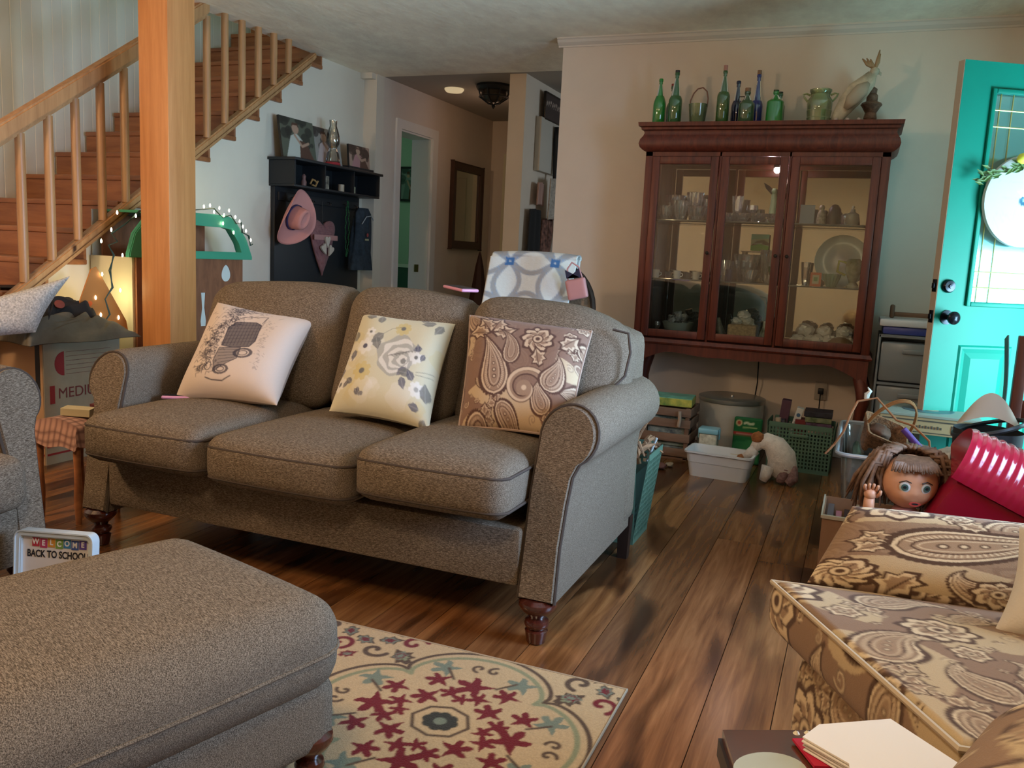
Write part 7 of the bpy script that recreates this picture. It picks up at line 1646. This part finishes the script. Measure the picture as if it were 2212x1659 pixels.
def blob(name, label, cat, c, x, y, z, r, seed, sq=.7, sx=1, rz=0):
    o = obj(name, crumple(r, seed, sq), mat(name + '_cloth', c, .8, noise=.3, nscale=40), smooth='full'); tag(o, label, cat); o.location = (x, y, z); o.scale = (sx, 1, 1); o.rotation_euler[2] = rz; return o
# wicker basket with arched handle, tipped
wk = thing('wicker_basket', 'brown wicker basket with an arched handle tipped in the clear bin', 'basket', (.11, 3.88, .40), rot=(.5, .35, .3))
bm = NB(); frust(bm, .055, .05, .085, .075, 0, .11, .005, .02, .006); obj('bowl', bm, mat('wicker', (.22, .10, .045), .8, noise=.6, nscale=90, bump=1, bscale=150), wk)
for off in (-.006, .006):
    bm = NB(); tube(bm, [(.083 * math.cos(t), off, .11 + .16 * math.sin(t)) for t in [PI * k / 14 for k in range(15)]], .005, 6); obj('handle', bm, mat('wicker_handle', (.30, .14, .05), .8), wk)
bm = NB(); tube(bm, [(-.15, 0, -.05), (-.12, .02, -.01), (-.09, 0, .05), (-.07, .03, .12), (-.05, .05, .17)], .0045, 6); tube(bm, [(.10, .05, .11), (.16, .02, .10), (.22, 0, .05), (.23, 0, -.01)], .0045, 6); tube(bm, [(-.05, .05, .17), (.02, .06, .19), (.10, .05, .11)], .0045, 6)
o = obj('twisted_vine', bm, mat('vine_brown', (.32, .14, .06), .8)); tag(o, 'thin brown twisted vine looping over the front of the clear bin', 'vine'); o.location = (.08, 3.62, .45)
bm = NB(); tube(bm, [(0, 0, 0), (.10, .0, -.10)], .013, 10); o = obj('purple_wand', bm, mat('purple_plastic', (.14, .06, .30), .3)); tag(o, 'short purple tube among the toys in the bin', 'toy'); o.location = (.21, 3.72, .52)
blob('fur_toy', 'dark brown furry toy in the wicker basket', 'stuffed toy', (.11, .05, .03), .12, 3.84, .475, .05, 3)
blob('black_toy', 'black cloth toy in the front left of the clear bin', 'toy', (.010, .010, .012), .14, 3.66, .39, .07, 4, .8)
blob('cream_toy', 'small cream toy on top of the black cloth toy', 'toy', (.62, .52, .34), .155, 3.60, .425, .028, 5, .9, 1.5, .6)
blob('striped_bag', 'grey-brown striped pouch lying in the bin', 'pouch', (.22, .15, .10), .27, 3.74, .43, .055, 6, .6, 1.3)
blob('brown_sandal', 'brown leather sandal lying on the toys', 'shoe', (.20, .08, .03), .29, 3.60, .415, .045, 7, .45, 1.7, .2)
blob('pink_scrap', 'bright pink scrap beside the sandal', 'cloth', (.60, .12, .16), .36, 3.60, .44, .022, 8, .7, 1.6)
blob('teal_toy', 'dark teal toy at the back of the bin', 'toy', (.02, .07, .07), .36, 3.80, .40, .05, 9)
blob('flower_toy', 'small yellow and violet toy near the record player box', 'toy', (.40, .30, .20), .385, 3.72, .455, .022, 10)
blob('white_wad', 'crumpled grey-white plastic bag between the bin and the red case', 'plastic bag', (.42, .38, .34), .395, 3.52, .455, .07, 11, .7, 1.3)
bm = NB(); tube(bm, [(0, 0, 0), (0, 0, .02), (.012, 0, .035), (0, 0, .05)], [.010, .012, .008, .002], 8); o = obj('white_toy', bm, M_china); tag(o, 'tiny white toy on the handle of the wicker basket', 'toy'); o.location = (.065, 3.88, .605)
# record player box
rp = thing('record_player_box', 'grey-green record player carton with a dark disc printed on the lid', 'box', (.335, 4.30, .4375), -.02)
bm = NB(); box(bm, -.20, .20, -.17, .17, 0, .075, bev=.002); obj('carton', bm, mat('tan_carton', (.34, .24, .13), .7), rp, smooth=False)
bm = NB(); box(bm, -.205, .205, -.175, .175, .0755, .088, bev=.002); obj('lid', bm, mat('grey_green_lid', (.22, .25, .22), .5), rp, smooth=False)
bm = NB(); lathe(bm, [(.11, 0), (.11, .0008), (0, .0008)], (0, 0, .0884), 32, M=None); obj('printed_disc', bm, mat('disc_print', (.06, .10, .12), .4), rp)
bm = NB(); lathe(bm, [(.035, 0), (.035, .0008), (0, .0008)], (.01, 0, .0894), 24); obj('disc_label', bm, mat('disc_label_print', (.30, .28, .20), .5), rp)
bm = NB(); box(bm, -.19, .19, -.1712, -.1702, .058, .064); box(bm, -.19, .19, -.1712, -.1702, .008, .012); 
for k in range(9): box(bm, -.05 + .012 * k, -.043 + .012 * k, -.1712, -.1702, .028, .038 + .003 * (k % 2))
box(bm, .09, .15, -.1712, -.1702, .02, .05); obj('front_print', bm, mat('dark_brown_ink', (.06, .05, .04), .6), rp, smooth=False)
# support under the back of the carton
bx('plain_carton', 'plain brown carton standing behind the clear bin', .42, .30, .435, M_cb, .36, 4.56, 0)
# black mesh cone bag
bk4 = thing('mesh_basket', 'black mesh pop-up basket with pale panels behind the red case', 'basket', (.46, 3.37, .0))
bk4.scale = (1, 1, 1.17)
bm = NB(); lathe(bm, [(.10, 0), (.105, .35), (.11, .52)], (0, 0, 0), 32, cap=False); obj('mesh_body', bm, mat('black_mesh', (.012, .014, .016), .7), bk4)
bm = NB(); tube(bm, [(.11 * math.cos(2 * PI * k / 24), .11 * math.sin(2 * PI * k / 24), .525 + .03 * math.cos(2 * PI * k / 24)) for k in range(24)], .007, 6, closed=True); obj('rim', bm, M_black, bk4)
bm = NB(); sheet(bm, lambda u, v: (.10 * (2 * v - 1) * 1.0, -.02 + .03 * u, .53 + .10 * math.sin(PI * v) * (.3 + .7 * u)), 8, 20); obj('pale_panel', bm, mat('tan_panel', (.40, .33, .25), .8), bk4)
# doll
dl = thing('doll', 'brown-haired toy doll with wide eyes peeking over the armchair', 'doll', (.205, 3.02, .05), .12)
M_skin = mat('doll_skin', (.60, .30, .17), .45)
bm = NB(); tube(bm, [(0, .02, .02), (0, .02, .14), (0, .015, .26), (0, .01, .33)], [.085, .088, .07, .030], 20); obj('dress', bm, mat('pink_dress', (.50, .24, .24), .9), dl, smooth='full')
bm = NB(); bmesh.ops.create_uvsphere(bm, u_segments=36, v_segments=28, radius=.088)
for v in bm.verts:
    x, y, z = v.co
    if y < 0:
        z0 = z / .088; v.co.y *= .93
        cheek = math.exp(-((abs(x) - .038) ** 2 + (z + .028) ** 2) / .0006); v.co.y -= .007 * cheek
        nose = math.exp(-(x ** 2 + (z + .014) ** 2) / .00009); v.co.y -= .010 * nose
        lip = math.exp(-((x / 1.3) ** 2 + (z + .042) ** 2) / .00012); v.co.y -= .006 * lip
        eye = math.exp(-((abs(x) - .032) ** 2 + (z - .004) ** 2) / .00022); v.co.y += .006 * eye
    if z < -.03: v.co.x *= 1 - (-z - .03) * 2.2
hd = obj('head', bm, M_skin, dl, smooth='full', loc=(0, 0, .415), rot=(.10, .0, .10))
for s in (-1, 1):
    bm = NB(); lathe(bm, [(.001, -.004), (.017, -.001), (.0165, .002), (.001, .0065)], (0, 0, 0), 20, M=T((s * .032, -.0745, .004), (PI / 2, 0, s * .35), (1, 1, 1))); e_ = obj('eye', bm, mat('doll_eye_white', (.60, .62, .60), .15), hd)
    bm = NB(); lathe(bm, [(.011, .0), (.011, .0012), (0, .0014)], (0, 0, 0), 18, M=T((s * .033, -.0795, .005), (PI / 2, 0, s * .3))); obj('iris', bm, mat('doll_iris', (.06, .13, .12), .1), hd)
    bm = NB(); lathe(bm, [(.005, .0), (.005, .0012), (0, .0014)], (0, 0, 0), 14, M=T((s * .033, -.0812, .006), (PI / 2, 0, s * .3))); obj('pupil', bm, M_black, hd)
    bm = NB(); tube(bm, [(s * .016, -.083, .022), (s * .032, -.080, .028), (s * .050, -.072, .018)], .0018, 6); obj('lash', bm, M_dark, hd)
    bm = NB(); lathe(bm, [(.001, -.006), (.013, -.002), (.012, .004), (.001, .007)], (0, 0, 0), 14, M=T((s * .087, 0, -.012), (0, PI / 2, 0))); obj('ear', bm, M_skin, hd)
bm = NB(); prism(bm, [(.018 * math.cos(t), .0065 * math.sin(t) * (1.3 if math.sin(t) < 0 else .8)) for t in [2 * PI * k / 18 for k in range(18)]], -.004, 0, 'y', M=T((0, -.0905, -.043))); ms = obj('mouth', bm, mat('doll_lips', (.38, .05, .04), .35), hd)
bm = NB(); prism(bm, [(.010 * math.cos(t), .0028 * math.sin(t)) for t in [2 * PI * k / 12 for k in range(12)]], -.0008, 0, 'y', M=T((0, -.0947, -.043))); obj('open_mouth', bm, M_black, hd)
# hair: many curved locks
bm = NB(); q = random.Random(5)
for k in range(260):
    a = q.uniform(-PI * .12, PI * 1.12); el = q.uniform(.15, 1.25); r = .09
    p0 = Vector((r * math.cos(a) * math.cos(el), r * .95 * math.sin(a) * math.cos(el) + .004, .435 + r * math.sin(el)))
    out = Vector((p0.x, p0.y, 0)).normalized() if Vector((p0.x, p0.y, 0)).length > .01 else Vector((1, 0, 0)); L_ = q.uniform(.10, .19); sw = q.uniform(-.02, .02)
    P = [p0, p0 + out * .035 + Vector((sw * .5, 0, .005)), p0 + out * .06 + Vector((sw, 0, -L_ * .45)), p0 + out * (.055 + q.uniform(-.02, .02)) + Vector((sw * 2, q.uniform(-.01, .01), -L_))]
    tube(bm, P, [.006, .008, .007, .002], 5)
for k in range(44):   # fringe
    x = -.06 + .12 * k / 43; p0 = Vector((x * .7, -.04, .505)); P = [p0, Vector((x * 1.0, -.078, .49)), Vector((x * 1.15 + q.uniform(-.006, .006), -.092, .466 + q.uniform(-.006, .006)))]; tube(bm, P, [.006, .007, .003], 5)
obj('hair', bm, mat('doll_hair', (.17, .095, .055), .7, noise=.4, nscale=60), dl, smooth='full')
for s in (-1, 1):   # raised arms with fingers
    hx = .125 if s > 0 else -.12; hz = .385 if s > 0 else .36
    bm = NB(); tube(bm, [(s * .05, .01, .29), (s * .10, -.02, .27), (hx, -.045, hz - .035), (hx, -.05, hz)], [.026, .024, .018, .016], 12)
    bmesh.ops.create_uvsphere(bm, u_segments=12, v_segments=8, radius=.02, matrix=Matrix.Translation((hx, -.052, hz + .012)))
    for f_ in range(4): fx = -.015 + .010 * f_; tube(bm, [(hx + fx, -.055, hz + .022), (hx + fx * 1.3, -.062, hz + .040 - abs(f_ - 1.5) * .003), (hx + fx * 1.3, -.070, hz + .050 - abs(f_ - 1.5) * .004)], [.0058, .0055, .0045], 7)
    tube(bm, [(hx - s * .018, -.055, hz + .005), (hx - s * .028, -.065, hz + .018), (hx - s * .028, -.070, hz + .028)], [.0062, .006, .0048], 7)
    obj('arm', bm, M_skin, dl, smooth='full')
for s in (-1, 1): bm = NB(); tube(bm, [(s * .045, .0, .07), (s * .055, -.08, .05), (s * .06, -.15, .035)], [.036, .030, .022], 12); obj('leg', bm, M_skin, dl, smooth='full')
# red ribbed case
rc = thing('red_ribbed_case', 'glossy red ribbed plastic case tilted beside the doll', 'case', (.49, 3.02, .475), rot=(.25, .42, .05))
rc.scale = (1.3, 1.15, 1.3)
M_rp = mat('glossy_red_plastic', (.32, .008, .030), .16, coat=.6)
bm = NB(); rows = []
prof = []
for k in range(57): t = k / 56; prof.append((-.145 + .29 * t, .09 + (.0035 if (k // 2) % 2 else 0) + .012 * math.sin(PI * t)))
for x, r in prof: rows.append([bm.verts.new((x, -math.cos(a) * .11 * (1 + (r - .09) * 3), math.sin(a) * r * 1.0)) for a in [PI * j / 20 for j in range(21)]])
for a, b in zip(rows, rows[1:]):
    for j in range(20): bm.faces.new((a[j], a[j + 1], b[j + 1], b[j]))
for r_ in (rows[0], rows[-1]): bm.faces.new(r_)
bm.faces.new([rows[k][0] for k in range(57)] + [rows[k][20] for k in range(56, -1, -1)])
obj('ribbed_lid', bm, M_rp, rc)
bm = NB(); box(bm, -.13, .13, -.10, .10, -.17, -.004, bev=.02); obj('base', bm, mat('deep_red_plastic', (.26, .006, .028), .3), rc)
bx('brown_carton', 'brown carton hidden under the red ribbed case', .22, .20, .24, M_cb, .52, 3.02, 0)
# dark wooden chair at the right edge
wc = thing('wooden_chair', 'dark red-brown wooden chair with a teal cloth at the right edge', 'chair', (.80, 3.62, 0))
for x, y, h in ((-.20, .18, .92), (.20, .18, .92), (-.20, -.18, .45), (.20, -.18, .45)): bm = NB(); box(bm, x - .02, x + .02, y - .02, y + .02, 0, h, bev=.004); obj('leg', bm, M_espresso if h < .5 else M_cher, wc)
bm = NB(); box(bm, -.22, .22, -.21, .16, .45, .475, bev=.006); obj('seat', bm, M_cher, wc)
for z in (.60, .72, .84): bm = NB(); box(bm, -.18, .18, .17, .19, z, z + .07, bev=.004); obj('back_slat', bm, M_cher, wc)
tl = bm = NB(); sheet(bm, lambda u, v: (-.262 + .02 * math.sin(3 * v), .21 - .05 + u * .06, .92 - .5 * v - .02 * u), 4, 20); o = obj('teal_cloth', bm, mat('dark_teal_cloth', (.04, .14, .15), .8)); md = o.modifiers.new('t', 'SOLIDIFY'); md.thickness = .006; tag(o, 'narrow teal cloth hanging down the side of the dark wooden chair', 'cloth'); o.location = (.80, 3.62, 0)
bm = NB(); prism(bm, [(-.30, 0), (-.16, .0), (-.16, .05), (-.22, .06)], -.10, .08, 'z'); o = obj('white_paper', bm, mat('paper', (.65, .65, .62), .6), smooth=False); bm2 = None; tag(o, 'white sheet of paper on the dark wooden chair', 'paper'); o.scale = (1, 1, .01); o.location = (.80, 3.68, .4775)

# ================================================================ foreground right: album, red strap, papers
sd = thing('side_table', 'small dark pedestal table in the lower right corner holding papers', 'table', (.05, .98, 0))
TP = [(-.164, .091), (-.026, .160), (.059, .208), (.135, .075), (.02, -.12), (-.10, -.10)]
bm = NB(); prism(bm, TP, .498, .522, 'z'); obj('table_top', bm, M_espresso, sd, smooth=False)
bm = NB(); lathe(bm, [(.10, 0), (.10, .015), (.03, .035), (.02, .2), (.028, .35), (.018, .42), (.05, .4975)], (0, .02, 0), 20); obj('pedestal', bm, M_espresso, sd)
al = thing('photo_album', 'glossy dark brown album cover with a red strap under the papers', 'album', (.05, .98, .5225))
bm = NB(); prism(bm, [(x * .97, y * .97) for x, y in TP], 0, .014, 'z'); obj('cover', bm, wood('album_cover', (.02, .008, .005), (.11, .035, .018), .12, (9, 3, 3), .6), al, smooth=False)
bm = NB(); prism(bm, [(-.093 + .040 * math.cos(t) - .012 * math.sin(t), .020 + .022 * math.cos(t) + .034 * math.sin(t)) for t in [2 * PI * k / 32 for k in range(32)]], .0142, .017, 'z'); obj('oval_reflection', bm, mat('oval_reflection_tone', (.42, .45, .38), .12, coat=.5), al)  # reflection on the glossy cover, put in as a pale oval plate
bm = NB(); prism(bm, [(-.074, .097), (-.043, .112), (-.010, .060), (-.045, .045)], .0175, .021, 'z'); rs = obj('red_strap', bm, mat('crimson_band', (.42, .01, .04), .5), al)
for x, y in ((-.070, .106), (-.057, .113)): bm = NB(); lathe(bm, [(.001, 0), (.0045, .002), (.001, .006)], (x, y, .0215), 10); obj('pearl_dot', bm, mat('pearl', (.62, .58, .42), .3), rs)
q = random.Random(3)
for k in range(8):
    bm = NB(); dx, dy, a = q.uniform(-.004, .004), q.uniform(-.003, .003), q.uniform(-.03, .03)
    P = [(-.030 - .0015 * k, .126 - .002 * k), (.045, .170), (.120, .093), (.06, -.04), (.0, -.03), (-.004, .036), (-.040, .060), (-.058, .072)]
    prism(bm, [(x + dx, y + dy) for x, y in P], 0, .0016, 'z', M=Matrix.Rotation(a, 4, 'Z')); o = obj('paper_sheet', bm, mat('white_sheet', (.74, .70, .62), .7), smooth=False)
    tag(o, 'loose white paper sheet in the stack on the dark pedestal table', 'paper', 'loose papers on the pedestal table'); o.location = (.05, .98, .5445 + .0022 * k)
